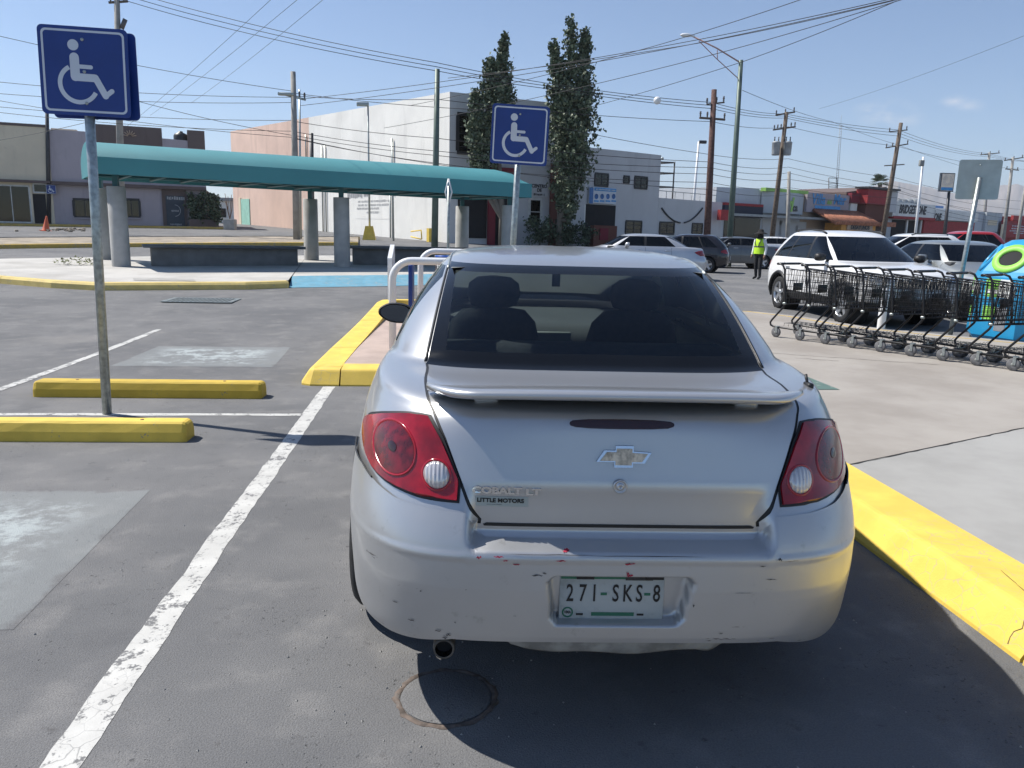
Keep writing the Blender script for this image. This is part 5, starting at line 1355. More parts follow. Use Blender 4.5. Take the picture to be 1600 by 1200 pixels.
# ================================================================== shelter island, roads beyond
simple('median_dirt', (.30, .255, .20), .95, var=.3, vs=1.5, bump=.4); simple('road_grey', (.20, .20, .20), .9, var=.1, vs=.8)
def pxpoly(pts, dz=0): return [(p.x, p.y) for p in (gnd(x, y, dz) for x, y in pts)]
def sub(poly, st=1.5):
    out = []
    for a, b in zip(poly, poly[1:]+poly[:1]):
        k = max(1, int(math.hypot(b[0]-a[0], b[1]-a[1])/st)); out += [(a[0]+(b[0]-a[0])*i/k, a[1]+(b[1]-a[1])*i/k) for i in range(k)]
    return out
def strip_slab(name, front, back, mat, top=.15, n=30, kind='structure'):
    "slab between a front and a back polyline, following the terrain"
    def samp(pl, t):
        L = [0]
        for a, b in zip(pl[:-1], pl[1:]): L.append(L[-1]+math.hypot(b[0]-a[0], b[1]-a[1]))
        d = t*L[-1]
        for i in range(len(pl)-1):
            if d <= L[i+1]+1e-9: u = (d-L[i])/max(1e-9, L[i+1]-L[i]); return (pl[i][0]+(pl[i+1][0]-pl[i][0])*u, pl[i][1]+(pl[i+1][1]-pl[i][1])*u)
        return pl[-1]
    g = []
    for j in range(7):
        s = j/6; row = []
        for i in range(n+1):
            a = samp(front, i/n); b = samp(back, i/n); x = a[0]+(b[0]-a[0])*s; y = a[1]+(b[1]-a[1])*s; row.append(Vector((x, y, hz(x, y)+top)))
        g.append(row)
    mb = MB().grid([[p-Vector((0, 0, top+.1)) for p in g[0]]]+g+[[p-Vector((0, 0, top+.1)) for p in g[-1]]], False)
    return tag(mb.build(name, mat), kind=kind)
F_ = pxpoly([(-160, 433), (0, 443), (80, 450), (150, 454), (385, 452.5), (452, 450)]); B_ = pxpoly([(-160, 409), (0, 404), (230, 400.5), (330, 399.5), (452, 399), (480, 399)], .15)
kbi = empty('kerb'); tag(kbi, kind='structure')
for a, b in zip(F_[:-1], F_[1:]):
    a2 = (a[0]+(b[0]-a[0])*.004, a[1]+(b[1]-a[1])*.004); kerb('kerb_stone', [a2, b], 'kerb_pale', prof=[(0, -.02), (.01, .10), (.05, .145), (.22, .152), (.225, .03)], side=1, parent=kbi)
def inset(pl, d): return [(x-.05, y+d) for x, y in pl]
strip_slab('shelter_pavement', inset(F_, .2), B_, 'pavement_shelter', .149)
R0 = pxpoly([(452, 450), (610, 447.5), (760, 444), (880, 440)]); R1 = [(x-.15, y+1.25) for x, y in R0]; RB = pxpoly([(480, 399), (610, 399), (760, 399), (880, 400)], .15)
strip_slab('shelter_pavement', R1, RB, 'pavement_shelter', .147)
g = []
for j in range(5):
    s = j/4; row = []
    for i in range(25):
        t = i/24*3; k = min(2, int(t)); u = t-k; a = (R0[k][0]+(R0[k+1][0]-R0[k][0])*u, R0[k][1]+(R0[k+1][1]-R0[k][1])*u); b = (R1[k][0]+(R1[k+1][0]-R1[k][0])*u, R1[k][1]+(R1[k+1][1]-R1[k][1])*u)
        x = a[0]+(b[0]-a[0])*s; y = a[1]+(b[1]-a[1])*s; row.append(Vector((x, y, hz(x, y)+.008+.144*s)))
    g.append(row)
tag(MB().grid(g).build('blue_ramp', 'ramp_blue'), kind='structure')
g1 = gnd(240, 437, .15); sheet('painted_patch', [(g1.x-.3, g1.y-.25), (g1.x+.9, g1.y-.2), (g1.x+.7, g1.y+.3), (g1.x-.5, g1.y+.25)], 'concrete', .156, .5)
# road strips and median beyond
MF = pxpoly([(-200, 392), (0, 388.5), (200, 386), (420, 384), (560, 383.5)]); MBk = pxpoly([(-200, 379), (0, 376), (200, 374), (420, 373), (560, 374)])
strip_slab('median', MF, MBk, 'median_dirt', .12)
mk = empty('kerb'); tag(mk, kind='structure')
for a, b in zip(MF[:-1], MF[1:]): kerb('kerb_stone', [(a[0], a[1]-.12), (b[0], b[1]-.12)], 'old_yellow', prof=[(0, -.02), (.01, .14), (.05, .16), (.2, .16), (.205, 0)], side=1, parent=mk)
for a, b in zip(MBk[:-1], MBk[1:]): kerb('kerb_stone', [(a[0], a[1]+.12), (b[0], b[1]+.12)], 'concrete', prof=[(0, -.02), (.01, .14), (.05, .16), (.2, .16), (.205, 0)], side=-1, parent=mk)

# ------------------------------------------------------------------ bus shelter: barrel canopy on round concrete columns
simple('col_conc', (.40, .395, .38), .88, var=.12, vs=3, bump=.25)
A0 = Vector((-7.85, 19.39, 0)); AV = Vector((10.45, 3.15, 0)); BV = Vector((-1.55, 3.05, 0)); DZ = .17
sh_ = empty('bus_shelter', (A0.x, A0.y, hz(A0.x, A0.y)+.15)); tag(sh_, 'long teal barrel canopy shelter on round concrete columns', 'shelter')
def cp(a, b, z): p = A0+AV*a+BV*b; return Vector((p.x, p.y, z+DZ*0))
PR = [(0, 2.55), (0, 2.93), (.03, 3.03), (.09, 3.14), (.18, 3.25), (.30, 3.325), (.42, 3.36), (.55, 3.36), (.68, 3.32), (.80, 3.24), (.91, 3.12), (.97, 3.02), (1, 2.93), (1, 2.55)]
N_ = 40; g = []
for i in range(N_+1):
    a = i/N_; e = max(0, (a-.955)/.045); q = math.sqrt(max(0, 1-e*e)) if e > 0 else 1; sag = -.14*a
    g.append([cp(a, b, (2.93+(z-2.93)*q if z > 2.93 else z)+sag) for b, z in PR])
top_ = MB().grid([r[1:-1] for r in g]).build('canopy', 'teal_cloth', sh_, world=True)
for nm, i0 in (('front_fascia', 0), ('rear_fascia', -2)): MB().grid([[r[i0], r[i0+1] if i0 == 0 else r[-1]] for r in g], False).build(nm, 'teal_cloth', sh_, world=True)
for gg, nm in ((g[0], 'end_cloth'), (g[-1], 'end_cloth')):
    mb = MB(); mb.v = [p.copy() for p in gg]; mb.f = [list(range(len(gg)))]; mb.sm = [False]; mb.build(nm, 'teal_cloth', sh_, world=True)
for i in range(15):
    a = .01+.98*i/14; MB().tube([cp(a, .02, 2.60-.14*a), cp(a, .98, 2.60-.14*a)], .03, 6).build('cross_beam', 'teal_steel', sh_, world=True)
for b in (.05, .5, .95): MB().tube([cp(.005, b, 2.66), cp(.99, b, 2.52)], .04, 6).build('long_beam', 'teal_steel', sh_, world=True)
cols = [gnd(190, 416, .15), gnd(165, 405, .15), gnd(535, 416, .15), gnd(487, 406, .15), Vector((2.0, 22.75, 0)), Vector((.75, 25.5, 0))]
for i, c in enumerate(cols):
    zb = hz(c.x, c.y)+.15; zt = 2.30-.012*(c.x+7)
    MB().lathe([(.215, zb-.05), (.21, zt-.012), (.198, zt), (.001, zt)], (c.x, c.y, 0), 26).build('column', 'col_conc', sh_, world=True)
    MB().box((c.x, c.y, (zt+2.60)/2), (.12, .12, 2.62-zt+.02)).build('post_head', 'teal_steel', sh_, world=True)
# benches
simple('bench_wall', (.16, .165, .165), .9, var=.15, vs=3, bump=.2)
def bench(p0, p1, label):
    p0 = Vector((p0.x, p0.y, 0)); p1 = Vector((p1.x, p1.y, 0)); c = (p0+p1)/2; z = hz(c.x, c.y)+.15; L = (p1-p0).length; a = math.atan2(p1.y-p0.y, p1.x-p0.x)
    t = empty('concrete_bench', (c.x, c.y, z), a); tag(t, label, 'bench')
    MB().bevbox((0, .25, .21), (L, .5, .46), .015).build('base', 'bench_wall', t)
    MB().bevbox((0, .22, .475), (L+.36, .78, .07), .012).build('seat', 'bench_top', t)
bench(gnd(238, 416, .15), gnd(466, 414.5, .15), 'long dark concrete bench under the left half of the teal shelter')
bench(gnd(552, 413.5, .15), Vector((1.55, 23.1, 0)), 'long dark concrete bench under the right half of the teal shelter')
# weed on the island
wd = gnd(128, 414, .15); wt = empty('weed', (wd.x, wd.y, wd.z)); tag(wt, 'small dry green weed sprawling on the shelter pavement', 'plant')
simple('weed_leaf', (.17, .19, .07), .8, var=.3); mb = MB()
for i in range(170):
    a = random.random()*2*PI; r = random.random()**.6*.42; h = random.uniform(.02, .20)*(1-r); c = Vector((r*math.cos(a)*1.5-.1, r*math.sin(a)*.6, h)); d = Vector((random.uniform(-1, 1), random.uniform(-1, 1), random.uniform(-.2, .8))).normalized()*.06; e = d.cross(Vector((0, 0, 1))).normalized()*.018
    mb.add([c-e, c+d*.5-e*1.4, c+d, c+d*.5+e*1.4], [(0, 1, 2, 3)])
mb.build('leaves', 'weed_leaf', wt)
MB().tube([(0, 0, 0), (.15, .02, .06), (.3, .05, .05)], .006, 5).build('stem', 'wood_pole', wt)

# ================================================================== buildings
class Facade:
    def __init__(s, a, b):
        s.a = Vector((a[0], a[1], 0)); s.b = Vector((b[0], b[1], 0)); s.u = (s.b-s.a).normalized(); s.n = Vector((s.u.y, -s.u.x, 0)); s.L = (s.b-s.a).length
        s.ang = math.atan2(s.u.y, s.u.x)
    def uz(s, px, py):
        d = ray(px, py); t = (s.a-CAM0).dot(s.n)/d.dot(s.n); P = CAM0+d*t; return (P-s.a).dot(s.u), P.z
    def pt(s, u, z, d=0.0): p = s.a+s.u*u+s.n*d; return Vector((p.x, p.y, z))
    def rect(s, x0, y0, x1, y1):
        xm, ym = (x0+x1)/2, (y0+y1)/2
        return s.uz(x0, ym)[0], s.uz(x1, ym)[0], s.uz(xm, y1)[1], s.uz(xm, y0)[1]
    def slab(s, u0, u1, z0, z1, d0, d1, name, mat, parent):
        mb = MB(); mb.box(s.pt((u0+u1)/2, (z0+z1)/2, (d0+d1)/2), (abs(u1-u0), abs(d1-d0), abs(z1-z0)), s.ang); return mb.build(name, mat, parent, world=True)
    def px(s, x0, y0, x1, y1, d0, d1, name, mat, parent):
        u0, u1, z0, z1 = s.rect(x0, y0, x1, y1); return s.slab(u0, u1, z0, z1, d0, d1, name, mat, parent)
    def window(s, x0, y0, x1, y1, parent, fm='frame_dark', bars=1, hbars=0, glassn='shop_glass', fr=.06):
        u0, u1, z0, z1 = s.rect(x0, y0, x1, y1)
        f = s.slab(u0, u1, z0, z1, .005, .02, 'window', 'dark_inside', parent)
        g = s.slab(u0+fr, u1-fr, z0+fr, z1-fr, .025, .032, 'pane', glassn, f)
        for k, (a, b, c, d) in enumerate(((u0, u1, z0-fr/2, z0+fr), (u0, u1, z1-fr, z1+fr/2), (u0-fr/2, u0+fr, z0+fr, z1-fr), (u1-fr, u1+fr/2, z0+fr, z1-fr))): s.slab(a, b, c, d, .004, .06, 'frame', fm, f)
        for k in range(bars): c = u0+(u1-u0)*(k+1)/(bars+1); s.slab(c-.025, c+.025, z0+fr, z1-fr, .021, .05, 'mullion', fm, f)
        for k in range(hbars): c = z0+(z1-z0)*(k+1)/(hbars+1); s.slab(u0+fr, u1-fr, c-.02, c+.02, .022, .045, 'transom', fm, f)
        return f
    def text(s, name, txt, mat, parent, px, py, size, sx=1, bold=0, d=.03, shear=0):
        u, z = s.uz(px, py); return add_text(name, txt, mat, parent, s.pt(u, z, d), s.u, (0, 0, 1), size, sx, bold, .01, 'CENTER', shear)
    def marks(s, name, mat, parent, x0, y0, x1, y1, d=.03):
        "illegible print: a row of small uneven strokes"
        u0, u1, z0, z1 = s.rect(x0, y0, x1, y1); h = z1-z0; u = u0; mb = MB()
        while u < u1:
            w = h*random.uniform(.25, .6); 
            if random.random() < .85: mb.box(s.pt(u+w/2, (z0+z1)/2+random.uniform(-.08, .08)*h, d), (w*.8, .01, h*random.uniform(.6, 1)), s.ang)
            u += w+h*.12
        o = mb.build(name, mat, parent, world=True); o['kind'] = 'stuff'; return o
    def body(s, u0, u1, z0, top, depth, name, mat, parent):
        "wall mass: top = list of (u, z) along the roof line"
        poly = [(u0, z0)] + [(u1, z0)] + [(u, z) for u, z in top[::-1]]
        mb = MB(); mb.prism(poly, -depth, lambda a, b, c: s.pt(a, b, c)); return mb.build(name, mat, parent, world=True, recalc=True)
simple('frame_dark', (.03, .03, .032), .5, .3); simple('frame_white', (.6, .6, .58), .6)
def stucco(name, col, dirt=.35, vs=.35):
    n = NT(name); c = n.mix(n.ramp(n.noise(vs, 6, .6), .3, .7), tuple(a*.88 for a in col), col)
    st = n.noise(1.1, 8, .72, stretch=(1, 1, .16)); c = n.mix(n.ramp(st, .50, .74, 0, dirt), c, tuple(a*.5 for a in col))
    sp = n.noise(3, 7, .7); c = n.mix(n.ramp(sp, .62, .72, 0, dirt*.8), c, tuple(a*.55 for a in col))
    n.set(Base_Color=c, Roughness=.92); n.b.inputs['Specular IOR Level'].default_value = .2; n.bump(n.noise(25, 4), .2, .01)
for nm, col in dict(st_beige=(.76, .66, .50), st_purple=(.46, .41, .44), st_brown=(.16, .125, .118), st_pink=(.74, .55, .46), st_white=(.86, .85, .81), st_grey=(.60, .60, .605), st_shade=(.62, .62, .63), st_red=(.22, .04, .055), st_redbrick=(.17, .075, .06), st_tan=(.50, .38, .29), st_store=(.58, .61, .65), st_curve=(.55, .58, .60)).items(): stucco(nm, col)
simple('st_redpaint', (.34, .03, .035), .7); simple('navy', (.012, .016, .04), .6); simple('sign_cyan', (.06, .30, .62), .5); simple('tile_orange', (.42, .17, .10), .85, var=.25, vs=3); simple('door_green', (.30, .55, .45), .7); simple('sign_lime', (.30, .55, .12), .5)
simple('board_pale', (.85, .72, .58), .6); simple('text_pale', (.58, .58, .57), .8); simple('text_blue', (.05, .17, .42), .5); simple('text_dark', (.05, .05, .055), .6); simple('text_grey', (.42, .42, .42), .7); simple('st_orange', (.62, .30, .07), .8); simple('cone_orange', (.62, .12, .05), .6); simple('tank_black', (.02, .022, .024), .45); simple('awn_dark', (.04, .055, .075), .6); simple('metal_roof', (.30, .32, .33), .5, .3)
GZ = .98
# left shops, on the line of the street
LF_ = Facade((-28.7, 56.4), (-16.3, 60.2))
def bld(name, label): t = empty(name, (0, 0, 0)); tag(t, label, 'building'); return t
def setbase(t, P): t.location = P
b1 = bld('shop_building', 'beige shop with glazed front at the far left'); b1.location = LF_.pt(1.2, GZ)
u1 = LF_.uz(78, 250)[0]; ztop = LF_.uz(40, 196)[1]
LF_.body(-9, u1, GZ-.4, [(-9, ztop+.1), (u1, ztop-.05)], 9, 'wall', 'st_beige', b1)
LF_.slab(-9, u1, ztop-.05, ztop+.12, -.3, .06, 'coping', 'st_brown', b1)
ze = LF_.uz(40, 283)[1]; LF_.slab(-9, u1-.02, ze-.10, ze+.06, .0, .5, 'eave', 'st_brown', b1)
LF_.window(-40, 289, 48, 347, b1, 'frame_white', 2, 0); LF_.window(52, 287, 74, 301, b1, 'frame_white', 0, 0)
LF_.px(53, 303, 73, 349, .01, .05, 'door', 'dark_inside', b1); LF_.px(49, 286, 52, 349, .01, .09, 'door_post', 'st_beige', b1)
b2 = bld('shop_building', 'mauve grey shop with dark poster door behind the shelter'); b2.location = LF_.pt(u1+4, GZ)
u2 = LF_.uz(320, 250)[0]; zt = LF_.uz(110, 204)[1]; zt2 = LF_.uz(200, 197)[1]
LF_.body(u1+.01, u2, GZ-.4, [(u1+.01, zt), (LF_.uz(150, 205)[0], zt), (u2, LF_.uz(318, 222)[1])], 8, 'wall', 'st_purple', b2)
LF_.px(150, 197, 253, 226, -.5, .06, 'parapet', 'st_brown', b2); LF_.px(293, 204, 320, 232, -3, .05, 'parapet', 'st_brown', b2); LF_.px(78, 200, 118, 206, -3, -.5, 'roof_room', 'st_beige', b2)
e = LF_.slab(u1+.03, u2, LF_.uz(230, 292)[1]-.1, LF_.uz(230, 292)[1]+.12, 0, .45, 'eave', 'st_brown', b2)
for (x0, x1) in ((115, 150), (192, 219)): LF_.window(x0, 311, x1, 340, b2, 'frame_dark', 1, 0, 'shop_glass', .1); LF_.px(x0-2, 340, x1+2, 342, 0, .12, 'sill', 'st_purple', b2)
dr = LF_.px(254, 296, 292, 354, .01, .10, 'doorway', 'st_brown', b2); po = LF_.px(260, 306, 288, 353, .11, .13, 'poster_door', 'awn_dark', b2); LF_.marks('lettering', 'text_grey', b2, 261, 307, 287, 312.5, .14)
LF_.marks('lettering', 'text_grey', b2, 268, 328, 279, 331, .14); LF_.marks('lettering', 'text_grey', b2, 266, 349, 283, 352, .14)
u_, z_ = LF_.uz(273, 329); MB().lathe([(.42, 0), (.42, .01), (.38, .012), (.38, 0)], LF_.pt(u_, z_, .135), 28, 'Y').build('poster_ring', 'text_grey', b2, world=True)
LF_.body(u2+.01, LF_.uz(340, 320)[0], GZ-.4, [(u2+.01, LF_.uz(322, 297)[1]), (LF_.uz(340, 320)[0], LF_.uz(340, 309)[1])], 5, 'annex', 'st_tan', b2)
LF_.px(296, 343, 341, 357, .05, 1.0, 'planter', 'st_brown', b2)
u_, z_ = LF_.uz(320, 333); sbush = empty('shrub', LF_.pt(u_, z_-1.0, .7)); tag(sbush, 'dark green shrub in the planter at the end of the mauve shop', 'plant')
LF_.px(74, 289, 88, 303, .3, .34, 'accessible_sign', 'sign_blue', b2); u_, z_ = LF_.uz(81, 296); hs = empty('wheelchair_mark', LF_.pt(u_, z_, .35)); hs.parent = b2; hs.location = LF_.pt(u_, z_, .35)-Vector(b2.location); hs.rotation_euler = (0, 0, LF_.ang); wheelchair_face(hs, .62, 0)
wt2 = LF_.uz(282, 205); MB().lathe([(.45, 0), (.48, .1), (.48, .75), (.40, .9), (.16, 1.0), (.15, 1.08), (.001, 1.08)], LF_.pt(wt2[0], wt2[1]-1.0, -.9), 20).build('water_tank', 'tank_black', b2, world=True)
u_, z_ = LF_.uz(203, 211); st_ = MB()
for k in range(7): a = PI*(k+.5)/7; st_.tube([LF_.pt(u_+.12*math.cos(a), z_+.12*math.sin(a)-.1, .08), LF_.pt(u_+.42*math.cos(a), z_+.42*math.sin(a)-.1, .08)], .035, 5)
st_.build('emblem', 'st_tan', b2, world=True)
fb = bld('low_building', 'low white building far off between the mauve shop and the pink wall'); FB = Facade((-26, 92), (-15, 94)); fb.location = (-24, 92, 1.2)
FB.px(334, 313, 372, 352, -6, 0, 'wall', 'st_white', fb); FB.window(341, 326, 353, 339, fb, 'frame_dark', 0); FB.px(333, 309, 372, 314, -6, .4, 'roof', 'metal_roof', fb)
# pavement before the shops
sp_ = strip_slab('shop_pavement', [tuple(LF_.pt(u, 0, 2.2).xy) for u in (-14, 0, 14)], [tuple(LF_.pt(u, 0, -.3).xy) for u in (-14, 0, 14)], 'dirt_strip', .12)
mk2 = empty('kerb'); tag(mk2, kind='structure'); kerb('kerb_stone', [tuple(LF_.pt(u, 0, 2.35).xy) for u in (-14, -6, 0, 6, 14)], 'old_yellow', prof=[(0, -.02), (.01, .13), (.05, .15), (.2, .15), (.205, 0)], side=1, parent=mk2)

# warehouse on the corner
WC = Vector((.55, 43.3, 0)); WLft = Vector((-19.2, 78.0, 0))
WF = Facade(WLft, WC); wb = bld('warehouse', 'big corner warehouse with sunlit wall, pink to the left and white to the right'); wb.location = (WC.x, WC.y, .7)
us = WF.uz(484, 260)[0]; zA = WF.uz(358, 206)[1]; zM = WF.uz(484, 183)[1]; zC = WF.uz(704, 143)[1]
WF.body(0, us, .4, [(0, zA), (us, zM)], .5, 'pink_wall', 'st_pink', wb); WF.body(us+.01, WF.L, .3, [(us+.01, zM), (WF.L, zC)], .5, 'white_wall', 'st_white', wb)
WF.px(376, 311, 391, 355, .01, .06, 'door', 'door_green', wb); WF.px(375, 309, 378, 355, .02, .09, 'door_frame', 'st_beige', wb)
SD = Vector((.957, .289, 0)); WE = Vector((8.35, 45.7, 0)); FF = Facade(WC, WE)
FF.body(0, FF.L, .2, [(0, zC), (FF.L, zC-.1)], .5, 'front_wall', 'st_shade', wb)
bk = WLft + SD*13; cor_ = [(WLft+Vector((.4, .3, 0)), zA), (WC+Vector((.4, .5, 0)), zC), (WE+Vector((0, .4, 0)), zC), (bk, zA)]
mb = MB(); mb.add([Vector((p.x, p.y, .3)) for p, z in cor_] + [Vector((p.x, p.y, z-.45)) for p, z in cor_], [(4, 5, 6, 7), (2, 3, 7, 6), (3, 0, 4, 7)]); mb.build('roof', 'metal_roof', wb, world=True)
FF.window(714, 178, 745, 240, wb, 'frame_dark', 0, 5, 'shop_glass', .12)
for x, y0, y1 in ((507, 227, 375), (512, 227, 375), (612, 300, 379), (480, 210, 245)):
    u, z0 = WF.uz(x, y1); z1 = WF.uz(x, y0)[1]; MB().tube([WF.pt(u, max(.5, z0), .08), WF.pt(u, z1, .08)], .05, 6).build('wall_pipe', 'galv', wb, world=True)
u_, z_ = WF.uz(615, 250); MB().tube([WF.pt(u_, WF.uz(612, 300)[1], .1), WF.pt(u_, WF.uz(612, 217)[1], .1)], .06, 6).build('wall_pipe', 'galv', wb, world=True)
WF.marks('wall_lettering', 'text_grey', wb, 543, 298, 577, 309, .02)
for (x0, x1, y) in ((560, 608, 314), (560, 608, 320), (558, 593, 325.5), (573, 592, 331.5)): WF.marks('wall_lettering', 'text_pale', wb, x0, y-1.7, x1, y+1.7, .02)
WF.px(556, 312, 609, 342, .004, .010, 'lettering_panel', 'st_white', wb)
# red and pale entrance wing right of the corner
FF.px(750, 262, 805, 275, .03, .35, 'red_beam', 'st_red', wb); FF.px(761, 300, 771, 386, .03, .3, 'red_post', 'st_red', wb)
FF.px(715, 308, 760, 372, .03, .06, 'dark_opening', 'dark_inside', wb); FF.px(771, 308, 806, 386, .03, .06, 'dark_opening', 'dark_inside', wb)
FF.window(826, 310, 846, 352, wb, 'frame_white', 0, 1, 'shop_glass', .1)
FF.px(806, 262, 857, 308, .02, .06, 'pale_panel', 'st_shade', wb)
for i, (tx, y) in enumerate((('CENTRO', 291), ('DE', 297.5))): FF.text('wall_lettering', tx, 'text_dark', wb, 842, y, .26, .9, .006, .08)
FF.marks('wall_lettering', 'text_dark', wb, 833, 302, 851, 306, .08)
FF.px(858, 255, 872, 386, .02, .2, 'brick_pier', 'st_redbrick', wb); FF.px(885, 240, 900, 386, .02, .25, 'grey_pier', 'st_shade', wb)
# hedge and low red wall
hd_ = FF.uz(855, 370); hdg = empty('hedge', FF.pt(hd_[0], .75, 1.6)); tag(hdg, 'dark clipped hedge before the entrance under the poplars', 'hedge')
# white two storey building with the blue sign
DF = Facade((8.4, 45.95), (22.3, 55.6)); db = bld('white_building', 'white two storey building with blue pictogram sign and dark garage'); db.location = (8.4, 46, .5)
u0 = DF.uz(905, 300)[0]; uA = DF.uz(1030, 300)[0]; uB = DF.uz(1128, 330)[0]
DF.body(u0, uA, .1, [(u0, DF.uz(908, 229)[1]), (DF.uz(975, 236)[0], DF.uz(975, 236)[1]), (uA, DF.uz(1029, 242)[1])], 9, 'wall', 'st_grey', db)
DF.body(uA+.01, uB, .0, [(uA+.01, DF.uz(1031, 309)[1]), (uB, DF.uz(1122, 316)[1])], 8, 'low_wall', 'st_grey', db)
DF.body(uA+.3, uB+1.5, .0, [(uA+.3, DF.uz(1050, 268)[1]), (DF.uz(1066, 270)[0], DF.uz(1066, 270)[1]), (DF.uz(1068, 283)[0], DF.uz(1068, 283)[1]), (uB+1.5, DF.uz(1135, 286)[1])], 7, 'rear_block', 'st_tan', db)
for o in [c for c in db.children if c.name.startswith('rear_block')]: o.location = (DF.n*-8.2)
for r, nb in (((929, 271, 950, 291), 1), ((974, 275, 983, 286), 0), ((991, 276, 1011, 295), 1)): DF.window(*r, db, 'frame_dark', nb)
for r, nb in (((977, 345, 1002, 366), 1), ((1030, 347, 1053, 366), 1), ((1081, 349, 1097, 366), 1)): DF.window(*r, db, 'frame_dark', nb, 2)
DF.px(912, 320, 960, 388, .005, .04, 'garage', 'dark_inside', db); DF.px(908, 319, 912, 388, .0, .10, 'garage_jamb', 'st_white', db)
sg = DF.px(918, 293, 960, 318, .06, .14, 'sign_board', 'sign_white', db); DF.px(918, 293, 924, 318, .145, .16, 'sign_panel', 'text_blue', db); DF.px(926, 294, 960, 299, .145, .16, 'sign_panel', 'sign_cyan', db)
DF.marks('sign_lettering', 'sign_white', db, 928, 295.6, 958, 297.8, .17)
for k, x in enumerate((929, 938, 947, 956)):
    u, z = DF.uz(x, 307); MB().lathe([(.15, 0), (.15, .012), (.001, .012)], DF.pt(u, z, .16), 18, 'Y', R=Matrix.Rotation(DF.ang, 3, 'Z')).build('sign_icon', 'text_blue', db, world=True)
    DF.px(x-3.5, 313, x+3.5, 315.5, .145, .16, 'sign_caption', 'sign_cyan', db)
def curveline(p, q, sag, n=10): return [Vector(p).lerp(Vector(q), i/n)+Vector((0, 0, -sag*4*(i/n)*(1-i/n))) for i in range(n+1)]
for (a, b) in (((1033, 325), (1062, 348)), ((1097, 325), (1068, 348))):
    ua, za = DF.uz(*a); ub, zb = DF.uz(*b); MB().tube(curveline(DF.pt(ua, za, .06), DF.pt(ub, zb, .06), .2), .05, 5).build('wall_arc', 'steel_dark', db, world=True)
# steel rack on the roof
rk = empty('roof_rack', DF.pt(DF.uz(1050, 310)[0], DF.uz(1050, 310)[1], -1)); tag(rk, 'white steel pipe rack on the roof of the white building', 'frame')
fr = []
for x in (1037, 1070): 
    for dd in (-1, -2.4): u, z = DF.uz(x, 308); fr.append([DF.pt(u, z-.2, dd), DF.pt(u, DF.uz(x, 251)[1], dd)])
for y in (251, 268, 290): ua, za = DF.uz(1033, y); ub, zb = DF.uz(1072, y+2); fr += [[DF.pt(ua, za, -1), DF.pt(ub, zb, -1)], [DF.pt(ua, za, -1), DF.pt(ua, za, -2.4)], [DF.pt(ub, zb, -1), DF.pt(ub, zb, -2.4)]]
for p in fr: MB().tube(p, .05, 6).build('pipe', 'steel_dark', rk, world=True)
for x in (1041, 1048, 1055, 1062): u, z = DF.uz(x, 246); MB().ball(DF.pt(u, z, -1.4), .10, 8, 6).build('lamp', 'galv', rk, world=True)
for (x0, y0, x1, y1, zz) in ((1031, 309, 1122, 316, .45),):
    ua, za = DF.uz(x0, y0); ub, zb = DF.uz(x1, y1); MB().tube([DF.pt(ua, za+zz, -.2), DF.pt(ub, zb+zz, -.2)], .025, 5).build('rail', 'galv', rk, world=True)
    for k in range(8): t = k/7; MB().tube([DF.pt(ua+(ub-ua)*t, za+(zb-za)*t, -.2), DF.pt(ua+(ub-ua)*t, za+(zb-za)*t+zz, -.2)], .02, 5).build('rail_post', 'galv', rk, world=True)
rs = DF.px(1111, 328, 1126, 344, .5, .8, 'wall_sign', 'st_redpaint', db)
# strip of shops further along
SF_ = Facade((24.0, 63.5), (64.5, 88.5))
s1 = bld('store_building', 'pale store with navy fascia behind the green lamp post'); s1.location = SF_.pt(2, 0)
def mass(b, x0, x1, ytop0, ytop1, mat, depth=9, nm='wall'):
    ua, za = SF_.uz(x0, ytop0); ub, zb = SF_.uz(x1, ytop1); return SF_.body(ua, ub-.02, -.3, [(ua, za), (ub-.02, zb)], depth, nm, mat, b)
mass(s1, 1120, 1187, 292, 295, 'st_store'); SF_.px(1126, 322, 1186, 340, .02, .4, 'fascia', 'navy', s1); SF_.px(1126, 318, 1186, 322, .02, .45, 'fascia_trim', 'st_redpaint', s1); SF_.px(1130, 341, 1186, 384, .02, .06, 'shop_window', 'shop_glass', s1)
SF_.px(1120, 338, 1320, 341.5, .3, 1.4, 'awning', 'metal_roof', s1)
s2 = bld('store_building', 'store with a plain grey curved front and lime letters'); s2.location = SF_.pt(8, 0); mass(s2, 1187, 1254, 297, 299, 'st_store')
ua, za = SF_.uz(1189, 299); ub, zb = SF_.uz(1252, 336); g = []
for i in range(17): t = i/16; g.append([SF_.pt(ua+(ub-ua)*t, z, .1+.9*math.sin(PI*t)) for z in (zb, za)])
MB().grid(g).build('curved_front', 'st_curve', s2, world=True); SF_.px(1187, 296, 1254, 301, .1, .6, 'lime_trim', 'sign_lime', s2)
SF_.text('lettering', 'vi', 'sign_lime', s2, 1217, 320, 1.7, .9, .06, 1.05, .2); SF_.text('lettering', 'ca', 'text_dark', s2, 1226, 325, .9, .9, .02, 1.05)
for k in range(5): u = SF_.uz(1190+k*13, 360)[0]; SF_.slab(u, u+1.6, -.2, SF_.uz(1215, 345)[1], .02, .05, 'shutter', 'st_grey', s2)
s3 = bld('store_building', 'store with blue lettering on a weathered billboard over a tiled porch'); s3.location = SF_.pt(16, 0); mass(s3, 1254, 1323, 304, 307, 'st_tan')
SF_.px(1256, 303, 1322, 333, .05, .3, 'billboard', 'st_brick2', s3) if 'st_brick2' in M else SF_.px(1256, 303, 1322, 333, .05, .3, 'billboard', 'st_tan2', s3) if 'st_tan2' in M else SF_.px(1256, 303, 1322, 333, .05, .3, 'billboard', 'st_purple', s3)
